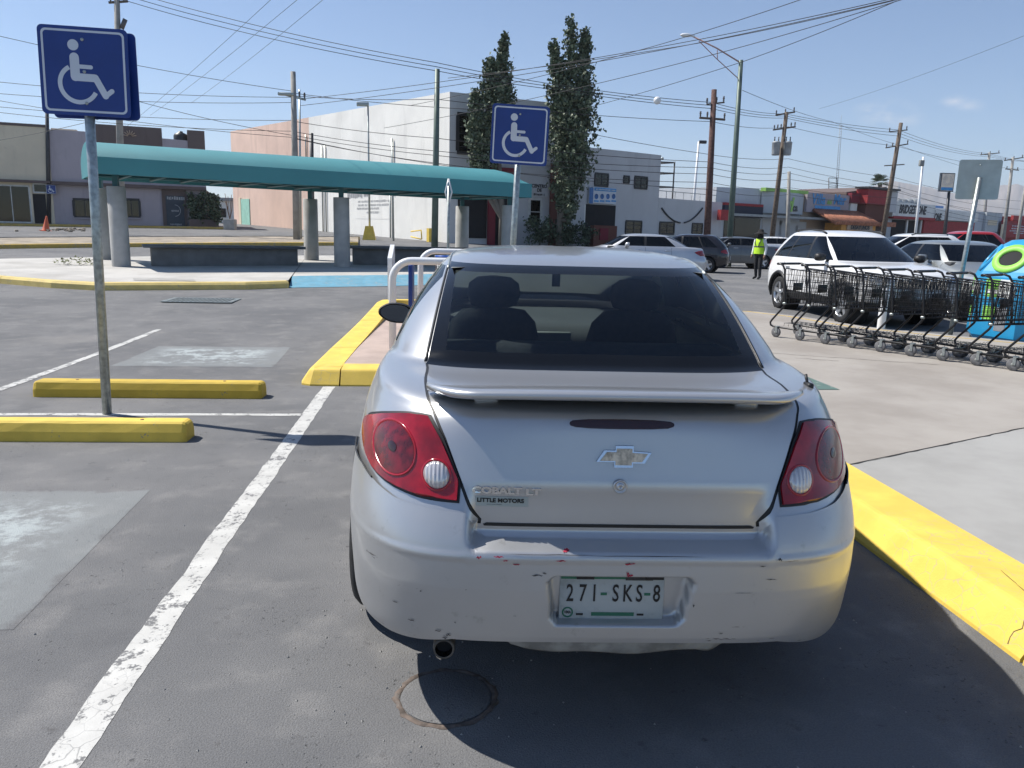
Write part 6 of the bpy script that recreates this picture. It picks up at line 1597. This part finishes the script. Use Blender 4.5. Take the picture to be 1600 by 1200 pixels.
SF_.text('lettering', 'Villa', 'sign_cyan', s3, 1274, 312, 1.25, 1, .03, .33, .15); SF_.text('lettering', 'del', 'sign_lime', s3, 1291, 316, .6, 1, .01, .33); SF_.text('lettering', 'Mar', 'sign_cyan', s3, 1307, 313, 1.25, 1, .03, .33, .15); SF_.px(1268, 322, 1308, 327, .31, .33, 'letter_band', 'sign_cyan', s3)
# tiled porch: rows of barrel tiles
ua, za = SF_.uz(1264, 348); ub, zb = SF_.uz(1334, 332)
rf = SF_.px(1276, 349, 1330, 362, .8, 2.4, 'porch_wall', 'st_orange', s3); SF_.px(1284, 351, 1324, 359, 2.42, 2.5, 'porch_sign', 'st_tan', s3); SF_.text('lettering', 'DESAYUNOS', 'text_dark', s3, 1304, 355.2, .52, 1.05, .02, 2.53)
tile = None
for k in range(22):
    t = k/21; u = ua+(ub-ua)*t
    a = SF_.pt(u, zb, .35); b = SF_.pt(u, za, 2.7); mb = MB().tube([a, b], .17, 6); mb.build('roof_tile', 'tile_orange', s3, world=True)
s4 = bld('store_building', 'dark red and brown block with a tall grey sign panel'); s4.location = SF_.pt(24, 0); mass(s4, 1323, 1386, 300, 292, 'st_brown')
SF_.px(1323, 302, 1338, 318, .02, .5, 'red_panel', 'st_red', s4); SF_.px(1337, 297, 1371, 320, .02, 1.2, 'red_panel', 'st_redpaint', s4); SF_.px(1336, 294, 1386, 297, .0, 1.4, 'coping', 'steel_dark', s4); SF_.px(1371, 298, 1386, 332, .02, 1.0, 'grey_panel', 'st_shade', s4); SF_.px(1323, 318, 1333, 331, .02, .4, 'white_panel', 'st_white', s4); SF_.px(1357, 347, 1380, 354, .02, 1.3, 'canopy', 'tile_orange', s4)
SF_.px(1336, 320, 1371, 345, .02, 1.0, 'brick_panel', 'st_redbrick', s4)
s5 = bld('store_building', 'white and red tyre shop with dark block lettering on the fascia'); s5.location = SF_.pt(34, 0); mass(s5, 1386, 1516, 317, 330, 'st_store', 7)
SF_.px(1386, 318, 1452, 340, .02, .6, 'fascia', 'st_white', s5); SF_.px(1452, 330, 1520, 345, .02, .6, 'fascia', 'st_white', s5); SF_.px(1386, 339, 1452, 343, .02, .65, 'red_band', 'st_redpaint', s5); SF_.px(1437, 346, 1516, 372, .02, .4, 'red_wall', 'st_redpaint', s5); SF_.px(1392, 344, 1434, 372, .02, .06, 'bay', 'dark_inside', s5)
for x in (1414, 1436): SF_.px(x-1, 344, x+1, 372, .07, .2, 'bay_post', 'st_white', s5)
SF_.text('lettering', 'BRIDGESTONE', 'text_dark', s5, 1417, 328.5, 1.15, .72, .04, .62, .2); SF_.text('lettering', 'ONE', 'text_dark', s5, 1456, 339.5, 1.0, .72, .04, .62, .2)
SF_.px(1408, 306, 1420, 321, -3, -1.5, 'roof_room', 'st_white', s5); SF_.px(1480, 321, 1503, 334, -4, -2, 'roof_tank_house', 'text_blue', s5)
for x in (1444, 1453, 1462, 1472): u, z = SF_.uz(x, 322); MB().lathe([(.6, -.6), (.62, .4), (.5, .7), (.15, .8), (.001, .8)], SF_.pt(u, z, -3), 14).build('water_tank', 'metal_roof', s5, world=True)
s6 = bld('store_building', 'grey green store at the right with pale panels'); s6.location = SF_.pt(44, 0); mass(s6, 1521, 1567, 330, 333, 'st_store', 6); SF_.px(1536, 332, 1556, 362, .02, .3, 'green_panel', 'st_curve', s6); SF_.px(1539, 344, 1553, 352, .31, .35, 'cream_panel', 'st_beige', s6)
s7 = bld('store_building', 'red fronted store with pale script at the right edge'); s7.location = SF_.pt(50, 0); mass(s7, 1567, 1680, 338, 341, 'st_redpaint', 6); SF_.px(1558, 347, 1640, 372, .3, .5, 'red_sign', 'st_redpaint', s7)
for (x0, x1, y) in ((1574, 1596, 353.5), (1573, 1600, 357.5), (1570, 1598, 361), (1576, 1599, 364.5)): SF_.marks('lettering', 'sign_white', s7, x0, y-1.1, x1, y+1.1, .53)
SF_.px(1556, 350, 1564, 372, .52, .56, 'painted_figure', 'st_beige', s7)
SF_.px(1575, 337, 1592, 345, .3, .6, 'red_sign', 'st_redpaint', s7)

# ================================================================== trees
simple('leaf_dark', (.05, .075, .042), .7, var=.4, vs=2); simple('leaf_mid', (.10, .135, .08), .65, var=.3, vs=2); simple('leaf_light', (.18, .21, .14), .6, var=.3, vs=2); simple('bark', (.16, .14, .115), .95, bump=.5)
def leafcloud(pts, n, size, mats, parent):
    mb = MB()
    for i in range(n):
        c, r = pts[random.randrange(len(pts))]
        p = Vector(c)+Vector((random.gauss(0, .52)*r[0], random.gauss(0, .52)*r[1], random.gauss(0, .6)*r[2]))
        a = Vector((random.uniform(-1, 1), random.uniform(-1, 1), random.uniform(-.3, 1.2))).normalized(); b = a.cross(Vector((random.uniform(-1, 1), random.uniform(-1, 1), random.uniform(-1, 1)))).normalized(); s = size*random.uniform(.5, 1.3)
        mb.add([p-b*s*.3, p+a*s*.5-b*s*.42, p+a*s, p+a*s*.5+b*s*.42], [(0, 1, 2, 3)])
    o = mb.build('crown', mats[0], parent)
    for m_ in mats[1:]: o.data.materials.append(M[m_])
    for p in o.data.polygons: p.material_index = random.randrange(len(mats))
    return o
def poplar(base, plumes, label, Y, n):
    "plumes: list of (px, ytop, px_bottom, ybottom, half width px)"
    t = empty('poplar_tree', base); tag(t, label, 'tree'); B = Vector(base); pts = []; limbs = MB()
    for (xt, yt, xb, yb, hw) in plumes:
        top = at(xt, yt, Y); bot = at(xb, yb, Y+random.uniform(-.4, .4)); k = 30; sc = Y/FPX
        for i in range(k):
            q = i/(k-1); prof = max(.10, math.sin(PI*min(1, q*.88+.12)**.8))**.85; p = bot.lerp(top, q)-B
            pts.append((p, (hw*sc*prof*.38, hw*sc*prof*.38, .3)))
            for _ in range(4):      # upswept side sprays
                a_ = random.random()*2*PI; L = hw*sc*prof*random.uniform(.5, 1.75)
                for f in (.45, .75, 1.0): pts.append((p+Vector((math.cos(a_)*L*f, math.sin(a_)*L*f, L*f*random.uniform(.8, 1.5))), (.16, .16, .26)))
        m1 = Vector((0, 0, 1.5)); limbs.tube([Vector((0, 0, -.2)), m1, (bot-B)*.5+m1*.5, bot-B, bot.lerp(top, .5)-B, bot.lerp(top, .95)-B], [.2, .17, .12, .09, .05, .01], 7)
    limbs.build('trunk', 'bark', t); leafcloud(pts, n, .19, ['leaf_dark', 'leaf_mid', 'leaf_light', 'leaf_mid'], t)
b_ = gnd(770, 388); poplar((1.9*1.75, 42.0, .62), [(788, 64, 774, 250, 12), (765, 102, 762, 285, 14), (742, 152, 748, 285, 11), (790, 128, 778, 210, 12)], 'tall slender poplar left of the middle parking sign', 42.0, 12500)
poplar((6.55, 43.2, .6), [(893, 42, 886, 340, 20), (915, 58, 896, 250, 15), (866, 76, 878, 240, 13), (916, 128, 898, 300, 20), (902, 170, 888, 345, 20), (878, 150, 882, 330, 18)], 'taller bushy poplar right of the middle parking sign', 43.2, 23000)
def bush(t, w, d, h, n, s): leafcloud([(Vector((random.uniform(-w, w), random.uniform(-d, d), random.uniform(.15, h))), (.25, .25, .22)) for _ in range(60)], n, s, ['leaf_dark', 'leaf_dark', 'leaf_mid'], t)
bush(hdg, 1.9, .5, 1.25, 3800, .14); MB().tube([(-1.2, 0, -.2), (-1.1, 0, .6)], .05, 6).build('stem', 'bark', hdg); hdg.rotation_euler = (0, 0, FF.ang)
bush(sbush, 1.0, .4, 2.2, 2200, .2); MB().tube([(0, 0, -.3), (.05, 0, 1.0)], .05, 6).build('stem', 'bark', sbush)
rw = FF.uz(915, 370); lw = MB(); lwp = FF.pt(FF.uz(900, 370)[0], .8, 1.3); lwo = empty('low_wall', lwp); tag(lwo, 'low dark red boundary wall before the garage', 'wall'); DF.px(898, 352, 934, 395, 1.2, 1.5, 'wall', 'st_redbrick', lwo); DF.px(907, 356, 920, 374, 1.51, 1.56, 'panel', 'st_red', lwo)
# palm
pm = at(1375, 340, 112); pt_ = empty('palm_tree', (pm.x, pm.y, 0)); tag(pt_, 'fan palm rising behind the dark red block', 'tree')
top = at(1375, 285, 112); MB().tube([(0, 0, 0), (.1, 0, (top.z)*.5), (top.x-pm.x, 0, top.z)], [.35, .3, .28], 8).build('trunk', 'bark', pt_)
for i in range(34):
    a = random.random()*2*PI; el = random.uniform(-.5, 1.35); L = random.uniform(1.1, 1.6); d = Vector((math.cos(a)*math.cos(el), math.sin(a)*math.cos(el), math.sin(el))); s = d.cross(Vector((0, 0, 1))).normalized(); c = Vector((top.x-pm.x, 0, top.z)); mb = MB()
    for k in range(7): q = (k-3)*.2; e = (d*math.cos(q)+s*math.sin(q)); f_ = (d*math.cos(q+.07)+s*math.sin(q+.07)); h_ = (d*math.cos(q-.07)+s*math.sin(q-.07)); mb.add([c+d*.35, c+h_*L*.8, c+e*L+Vector((0, 0, -.12)), c+f_*L*.8], [(0, 1, 2, 3)])
    mb.build('frond', 'leaf_mid', pt_)
# ================================================================== poles, lamps, wires
def pole(name, label, x0, y0, x1, y1, Y, r, mat, cat='pole', zb=None, group='utility poles'):
    b = at(x0, y0, Y); t_ = at(x1, y1, Y); g0 = hz(b.x, Y); k = (g0-t_.z)/(b.z-t_.z) if abs(b.z-t_.z) > .1 else 1
    bb = t_+(b-t_)*k; o = empty(name, bb); tag(o, label, cat, group)
    MB().tube([bb-Vector((0, 0, .3)), bb.lerp(t_, .5), t_], [r*1.25, r*1.08, r*.85], 10).build('shaft', mat, o, world=True)
    return o, bb, t_
def arm(o, px0, py0, px1, py1, Y, ins=(), r=.05, mat='wood_pole'):
    a = at(px0, py0, Y); b = at(px1, py1, Y); MB().box((a+b)/2, ((b-a).length, r*1.6, r*2), 0, M=Matrix(((b-a).normalized(), Vector((0, 1, 0)), (b-a).normalized().cross(Vector((0, 1, 0))))).transposed()).build('cross_arm', mat, o, world=True)
    for t in ins:
        p = a.lerp(b, t); MB().lathe([(.02, 0), (.05, .06), (.035, .1), (.06, .15), (.04, .2), (.05, .25), (.001, .27)], p+Vector((0, 0, r)), 8).build('insulator', 'insulator', o, world=True)
p1_, _, _ = pole('utility_pole', 'grey utility pole with crossed lamp arm left of the warehouse door', 464, 386, 458, 112, 40, .14, 'conc_pole'); arm(p1_, 438, 146, 478, 156, 40, (.75, .95), .05, 'galv')
lm = at(447, 147, 39.9); MB().bevbox(lm, (.75, .2, .14), .04).build('lamp_head', 'galv', p1_, world=True)
pole('utility_pole', 'thin grey pole beside the pole with the crossed lamp arm', 470, 380, 468, 140, 41, .05, 'galv')
pole('utility_pole', 'plain dark green wooden pole before the white warehouse wall', 679, 388, 683.5, 108, 36, .13, 'green_pole')
p4_, _, _ = pole('flood_lamp_post', 'slim floodlight post on a yellow base along the white warehouse wall', 578, 372, 575, 160, 45, .05, 'galv', 'lamp post', group='lamp posts'); MB().bevbox(at(567, 163, 45), (.65, .25, .2), .03).build('lamp_head', 'galv', p4_, world=True)
yb = at(577, 365, 44.9); MB().add([Vector((yb.x+sx*w, yb.y+sy*w, z)) for z, w in ((hz(yb.x, 45)-.05, .36), (hz(yb.x, 45)+.75, .20)) for sx, sy in ((-1, -1), (1, -1), (1, 1), (-1, 1))], [(4, 5, 6, 7), (0, 1, 5, 4), (1, 2, 6, 5), (2, 3, 7, 6), (3, 0, 4, 7)]).build('base', 'kerb_yellow', p4_, world=True)
pole('utility_pole', 'short steel post standing against the white warehouse wall', 615, 376, 613, 222, 44, .045, 'galv')
pole('utility_pole', 'dark stub post where the pink and white walls meet', 488, 370, 487, 208, 48, .12, 'steel_dark')
pl_, _, _ = pole('utility_pole', 'tall pole behind the large blue sign at the left', 190, 350, 182, -40, 44, .15, 'conc_pole'); arm(pl_, 170, 4, 200, 2, 44, (.1, .9)); MB().tube([at(196, 30, 44), at(190, 45, 44)], .12, 8).build('insulator', 'insulator', pl_, world=True)
pole('utility_pole', 'dark steel pole on the roof line of the beige shop', 74, 200, 73, 150, 57.2, .12, 'steel_dark', zb=5)
p6, _, _ = pole('utility_pole', 'reddish wooden pole with two cross arms before the white building', 1105, 366, 1116, 140, 40, .15, 'wood_red'); arm(p6, 1093, 184, 1133, 187, 40, (.03, .3, .97)); arm(p6, 1104, 163, 1132, 160, 40, (.02, .55, .95), .035)
p7, _, _ = pole('utility_pole', 'leaning wooden pole carrying two transformer cans', 1207, 365, 1229, 175, 54, .15, 'wood_pole'); arm(p7, 1212, 180, 1242, 175, 54, (.03, .5, .95)); arm(p7, 1208, 203, 1243, 198, 54, (.05, .2, .35, .8, .97))
for x in (1212.5, 1230.5):
    c = at(x, 232, 53.8); MB().lathe([(.001, -.45), (.24, -.45), (.26, -.38), (.28, .35), (.30, .38), (.22, .46), (.001, .48)], c, 16).build('transformer', 'transformer', p7, world=True)
    for dx in (-.14, .14): MB().lathe([(.03, 0), (.05, .1), (.03, .2), (.05, .28), (.001, .32)], c+Vector((dx, 0, .46)), 8).build('bushing', 'insulator', p7, world=True)
pole('utility_pole', 'short grey pole beside the transformer pole', 1231, 362, 1233, 268, 56, .13, 'conc_pole')
p8, _, _ = pole('utility_pole', 'strongly leaning wooden pole before the tyre shop', 1380, 364, 1408, 192, 62, .17, 'wood_pole'); arm(p8, 1389, 206, 1418, 203, 62, (.03, .95), .04); arm(p8, 1384, 231, 1419, 225, 62, (.03, .3, .97), .045); arm(p8, 1382, 259, 1413, 257, 62, (), .04)
p9, _, _ = pole('camera_mast', 'slim white mast with small boxes before the tyre shop', 1430, 370, 1443, 245, 58, .09, 'white_paint', 'mast', group='lamp posts'); MB().bevbox(at(1440, 255, 57.8), (.35, .25, .45), .05).build('camera_box', 'trim_grey', p9, world=True)
p10, _, _ = pole('lamp_post', 'white lamp post with flat lamp behind the reddish pole', 1084, 315, 1092, 221, 58, .09, 'white_paint', 'lamp post', group='lamp posts'); MB().bevbox(at(1098, 222, 58), (.55, .25, .22), .04).build('lamp_head', 'steel_dark', p10, world=True)
p11, _, _ = pole('utility_pole', 'distant pole with one cross arm behind the grey sign back', 1536, 370, 1546, 238, 92, .17, 'conc_pole'); arm(p11, 1532, 242, 1562, 239, 92, (.05, .5, .95))
p12, _, _ = pole('utility_pole', 'distant pole with two cross arms right of the grey sign back', 1568, 372, 1583, 246, 84, .17, 'conc_pole'); arm(p12, 1569, 251, 1599, 246, 84, (.05, .5, .95)); arm(p12, 1571, 264, 1592, 266, 84, (.1, .9))
pole('utility_pole', 'thin pole at the right edge above the recycling bin', 1590, 372, 1606, 265, 70, .12, 'conc_pole')
p13, _, _ = pole('sign_mast', 'black mast with a framed pictorial board beside the grey sign back', 1476, 365, 1483, 300, 66, .14, 'steel_dark', 'sign'); ca = at(1479, 285, 66); MB().box(ca, (1.25, .25, 1.55)).build('board', 'awn_dark', p13, world=True); MB().box(ca+Vector((0, -.14, 0)), (1.1, .03, 1.4)).build('board_face', 'board_pale', p13, world=True); MB().lathe([(.4, 0), (.4, .02), (.28, .02), (.28, 0)], ca+Vector((0, -.17, .15)), 22, 'Y').build('board_emblem', 'sign_cyan', p13, world=True); MB().box(ca+Vector((0, -.16, -.55)), (1.05, .02, .25)).build('board_strip', 'sign_cyan', p13, world=True)
# green lamp post with its pink bracket
lp, lb, lt = pole('street_lamp', 'tall green street lamp with long pink bracket arm', 1141, 366, 1158, 94, 38, .12, 'green_pole', 'street lamp', group='lamp posts')
a = at(1157, 98, 38); b = at(1083, 57, 38); MB().tube([a, a.lerp(b, .5)+Vector((0, 0, .06)), b], .035, 8).build('bracket', 'pink_arm', lp, world=True)
MB().tube([at(1155, 124, 38), at(1120, 92, 38), at(1092, 64, 38)], .022, 8).build('brace', 'pink_arm', lp, world=True); MB().tube([at(1121, 78, 38), at(1121, 93, 38)], .02, 6).build('brace_strut', 'pink_arm', lp, world=True)
hd = MB(); hc = at(1072, 55, 38); hd.ball(hc, .28, 14, 8, (1.0, .5, .32)); hd.tube([at(1078, 55, 38), at(1085, 57, 38)], .05, 8); hd.build('lamp_head', 'white_paint', lp, world=True)
# lattice mast
tw = empty('radio_mast', (at(1310, 360, 125).x, 125, 0)); tag(tw, 'thin lattice radio mast behind the billboard store', 'mast')
def lat(x, y, dx): p = at(x, y, 125); return Vector((p.x+dx, 125, p.z))
for dx in (-.16, .16): MB().tube([lat(1307, 300, dx), lat(1314, 195, dx)], .035, 4).build('leg', 'transformer', tw, world=True)
for i in range(26): q = i/26; x = 1307+7*q; y = 300-105*q; MB().tube([lat(x, y, -.16), lat(x+.2, y-2.5, .16)], .03, 4).build('brace', 'transformer', tw, world=True)
MB().tube([lat(1314, 195, 0), lat(1315, 180, 0)], .02, 4).build('tip', 'transformer', tw, world=True)
for (x0, x1) in ((1295, 1295), (1308, 1308)): MB().tube([lat(x0, 330, 0), lat(x1, 278, 0)], .07, 4).build('cage_post', 'steel_dark', tw, world=True)
for y in (278, 286, 292): MB().tube([lat(1295, y, 0), lat(1308, y+.5, 0)], .05, 4).build('cage_bar', 'steel_dark', tw, world=True)
# wires
def wire(pts, sag=.3, r=.014, label=None, name='overhead_wire'):
    P = [at(x, y, Y) for x, y, Y in pts]; path = []
    for a, b in zip(P[:-1], P[1:]):
        s = sag*(b-a).length/30; c = curveline(a, b, s, 14); path += c if not path else c[1:]
    o = MB().tube(path, r, 4, cap=False).build(name, 'wire'); o['label'] = label; o['category'] = 'wire'; o['group'] = 'overhead wires'
WL = []
for k, dy in enumerate((0, 8, 16)): wire([(150, -30+dy*1.0, 44), (350, 27+dy, 41), (683, 98+dy*.8, 36.2), (875, 133+dy*.5, 38), (1112, 160+dy*.6, 40), (1227, 178+dy*.4, 54), (1404, 203+dy*.6, 62), (1546, 240+dy*.3, 92), (1620, 252, 110)], .25, .014, '%s of the three parallel wires running from upper left to the wooden poles' % ('topmost', 'middle', 'lowest')[k])
for k, (x0, y0, x1, y1, Y1) in enumerate(((1330, -28, 640, 165, 44), (1402, -4, 470, 155, 40), (1408, -2, 700, 122, 38), (1396, 0, 470, 165, 40.2), (1420, -4, 600, 200, 46), (1400, 2, 870, 180, 44))):
    wire([(x0, y0, 22), ((x0+1000)/2, None, 0), (x1, y1, Y1)] if False else [(x0, y0, 24), (x0*.55+x1*.45, y0*.55+y1*.45+14, 31), (x1, y1, Y1)], .2, .012, '%s of the wires fanning down leftward from the top right' % ('uppermost', 'second', 'third', 'fourth', 'fifth', 'lowest')[k])
for k, (p, q) in enumerate((((-40, 47, 38), (462, 143, 40)), ((-40, 124, 40), (462, 152, 40)), ((-40, 143, 40), (462, 160, 40)), ((-40, 163, 41), (460, 188, 40)), ((-40, 171, 41), (460, 205, 40)), ((-40, 150, 44), (462, 215, 40)), ((215, 158, 40), (460, 212, 40)), ((-40, 225, 46), (215, 170, 42)))):
    wire([p, q], .4, .012, '%s wire from the left edge toward the pole with the crossed lamp arm' % ('highest', 'second', 'third', 'fourth', 'fifth', 'sixth', 'seventh', 'lowest')[k])
for k, (p, q, s) in enumerate((((462, 150, 40), (683, 155, 36), (1112, 190, 40)), ((462, 146, 40), (760, 172, 38), (1100, 240, 44)), ((462, 206, 40), (683, 236, 36), (1110, 262, 40)), ((462, 212, 40), (683, 243, 36), (1110, 272, 40)), ((462, 216, 40), (720, 262, 37), (1110, 285, 40)), ((462, 190, 40), (683, 216, 36), (1110, 253, 40)), ((462, 217, 40), (683, 255, 36), (1110, 296, 40)))):
    wire([p, q, s, (1232, s[1]+8, 56), (1400, s[1]+38 if s[1] < 270 else s[1]+24, 62), (1620, min(352, s[1]+75), 90)], .3, .013, '%s of the low wires crossing before the warehouse and the shops' % ('highest', 'second', 'fourth', 'fifth', 'sixth', 'third', 'lowest')[k])
for k, (x0, x1) in enumerate(((455, 195), (500, 235), (540, 300))): wire([(x0, -30, 20), (x1, 200-k*20, 44)], .1, .007, '%s of the thin slanting wires in the upper left sky' % ('leftmost', 'middle', 'rightmost')[k])
wire([(1160, 141, 33), (1300, 190, 52), (1402, 226, 62), (1560, 275, 80)], .15, .011, 'wire from the green street lamp down to the leaning pole')
wire([(1640, 40, 30), (1280, 170, 54)], .2, .007, 'single faint wire high in the right sky')
bw = MB().ball((0, 0, 0), .14, 12, 8).build('marker_ball', 'white_paint'); bw.location = at(1027, 157, 30); tag(bw, 'white marker ball hanging on an overhead wire', 'marker')

# ================================================================== small street things
cn_ = gnd(72, 361); ct = empty('traffic_cone', cn_); tag(ct, 'leaning orange traffic cone on rubble before the mauve shop', 'traffic cone'); MB().lathe([(.20, .02), (.17, .05), (.04, .72), (.03, .75), (.001, .75)], n=16).build('cone', 'cone_orange', ct); MB().box((0, 0, .015), (.46, .46, .03)).build('base', 'cone_orange', ct); ct.rotation_euler = (0, .12, 0); ct.scale = (1.1, 1.1, 1.1)
rb = MB()
for i in range(70):
    q = gnd(random.gauss(105, 22), random.gauss(360.5, 1.2)); s = random.uniform(.04, .2); rb.bevbox((q.x, q.y, q.z+s*.3), (s, s*.8, s*.6), s*.15, random.random()*3, 1)
tag(rb.build('rubble', 'median_dirt'), 'scattered broken rubble beside the orange cone', 'rubble', kind='stuff')
pg = gnd(360, 359); pp_ = empty('street_planter', pg); tag(pp_, 'square concrete planter with a thin bare plant by the pink wall', 'planter'); MB().bevbox((0, 0, .35), (.75, .75, .75), .03).build('box', 'concrete', pp_); lf = []
tw_ = MB()
for i in range(7): a = random.random()*6; tw_.tube([(0, 0, .7), (.15*math.cos(a), .15*math.sin(a), 1.3), (.3*math.cos(a+.4), .3*math.sin(a+.4), random.uniform(1.8, 2.5))], .018, 5)
tw_.build('twigs', 'rust', pp_)
yg = WF.uz(690, 372); yt = empty('yellow_gate', WF.pt(yg[0], .75, .6)); tag(yt, 'yellow steel gate frame at the warehouse corner', 'gate')
for pts in ([(657, 362), (673, 360), (674, 374)], [(657, 370), (673, 374)]): MB().tube([WF.pt(WF.uz(*p)[0], WF.uz(*p)[1], .6) for p in pts], .04, 6).build('bar', 'kerb_yellow', yt, world=True)
WF.px(684, 357, 688, 381, .5, .7, 'pillar', 'kerb_yellow', yt)
# diamond sign seen edge-on before the canopy
dg = at(701, 300, 19.0); dgo = empty('road_sign', (dg.x, dg.y, hz(dg.x, 19)+.15)); tag(dgo, 'narrow white diamond sign on a slim post before the canopy', 'sign'); MB().tube([(0, 0, -.1), (0, 0, dg.z-hz(dg.x, 19)+.0)], .03, 8).build('post', 'galv', dgo)
zc = dg.z-hz(dg.x, 19)-.15
fr_ = MB(); 
for s in (-1, 1): fr_.tube([(0, 0, zc+.30), (s*.075, 0, zc), (0, 0, zc-.30)], .022, 6)
fr_.build('diamond', 'white_paint', dgo)

# ================================================================== mountains and the air between
simple('rock', (.26, .22, .185), .95, var=.25, vs=.004)
prof = [(1180, 352), (1230, 338), (1275, 318), (1310, 308), (1335, 298), (1360, 292), (1385, 284), (1400, 283), (1420, 287), (1450, 292), (1480, 300), (1510, 303), (1535, 296), (1560, 289), (1590, 288), (1630, 296), (1700, 310), (1800, 330), (1950, 350)]
YM = 3600; g = []
random.seed(3)
for j in range(14):
    q = j/13; row = []
    for i in range(140):
        t = i/139*(len(prof)-1); k = min(len(prof)-2, int(t)); u = t-k; x = prof[k][0]+(prof[k+1][0]-prof[k][0])*u; y = prof[k][1]+(prof[k+1][1]-prof[k][1])*u
        P = at(x, y, YM); h = max(3, P.z); s = math.sin(q*PI)**.8 if q <= .5 else math.sin(q*PI)
        row.append(Vector((P.x*(1+.25*(q-.5)), YM*(1+.25*(q-.5)), h*s*(1+random.uniform(-.04, .04)*(1 if .1 < q < .45 or q > .55 else .1)) - 2)))
    g.append(row)
tag(MB().grid(g).build('mountains', 'rock'), kind='structure')
random.seed(11)
hzb = MB().box((0, 2100, 150), (9600, 5000, 306)).build('haze', None); n = NT('air'); n.n.remove(n.b); pv = n.new('ShaderNodeVolumePrincipled'); pv.inputs['Color'].default_value = (.86, .91, 1, 1); pv.inputs['Density'].default_value = .00022; pv.inputs['Anisotropy'].default_value = .2
n.link(pv.outputs[0], n.out.inputs['Volume']); hzb.data.materials.append(M['air']); tag(hzb, kind='stuff'); hzb['label'] = 'thin pale haze in the air over the whole place'
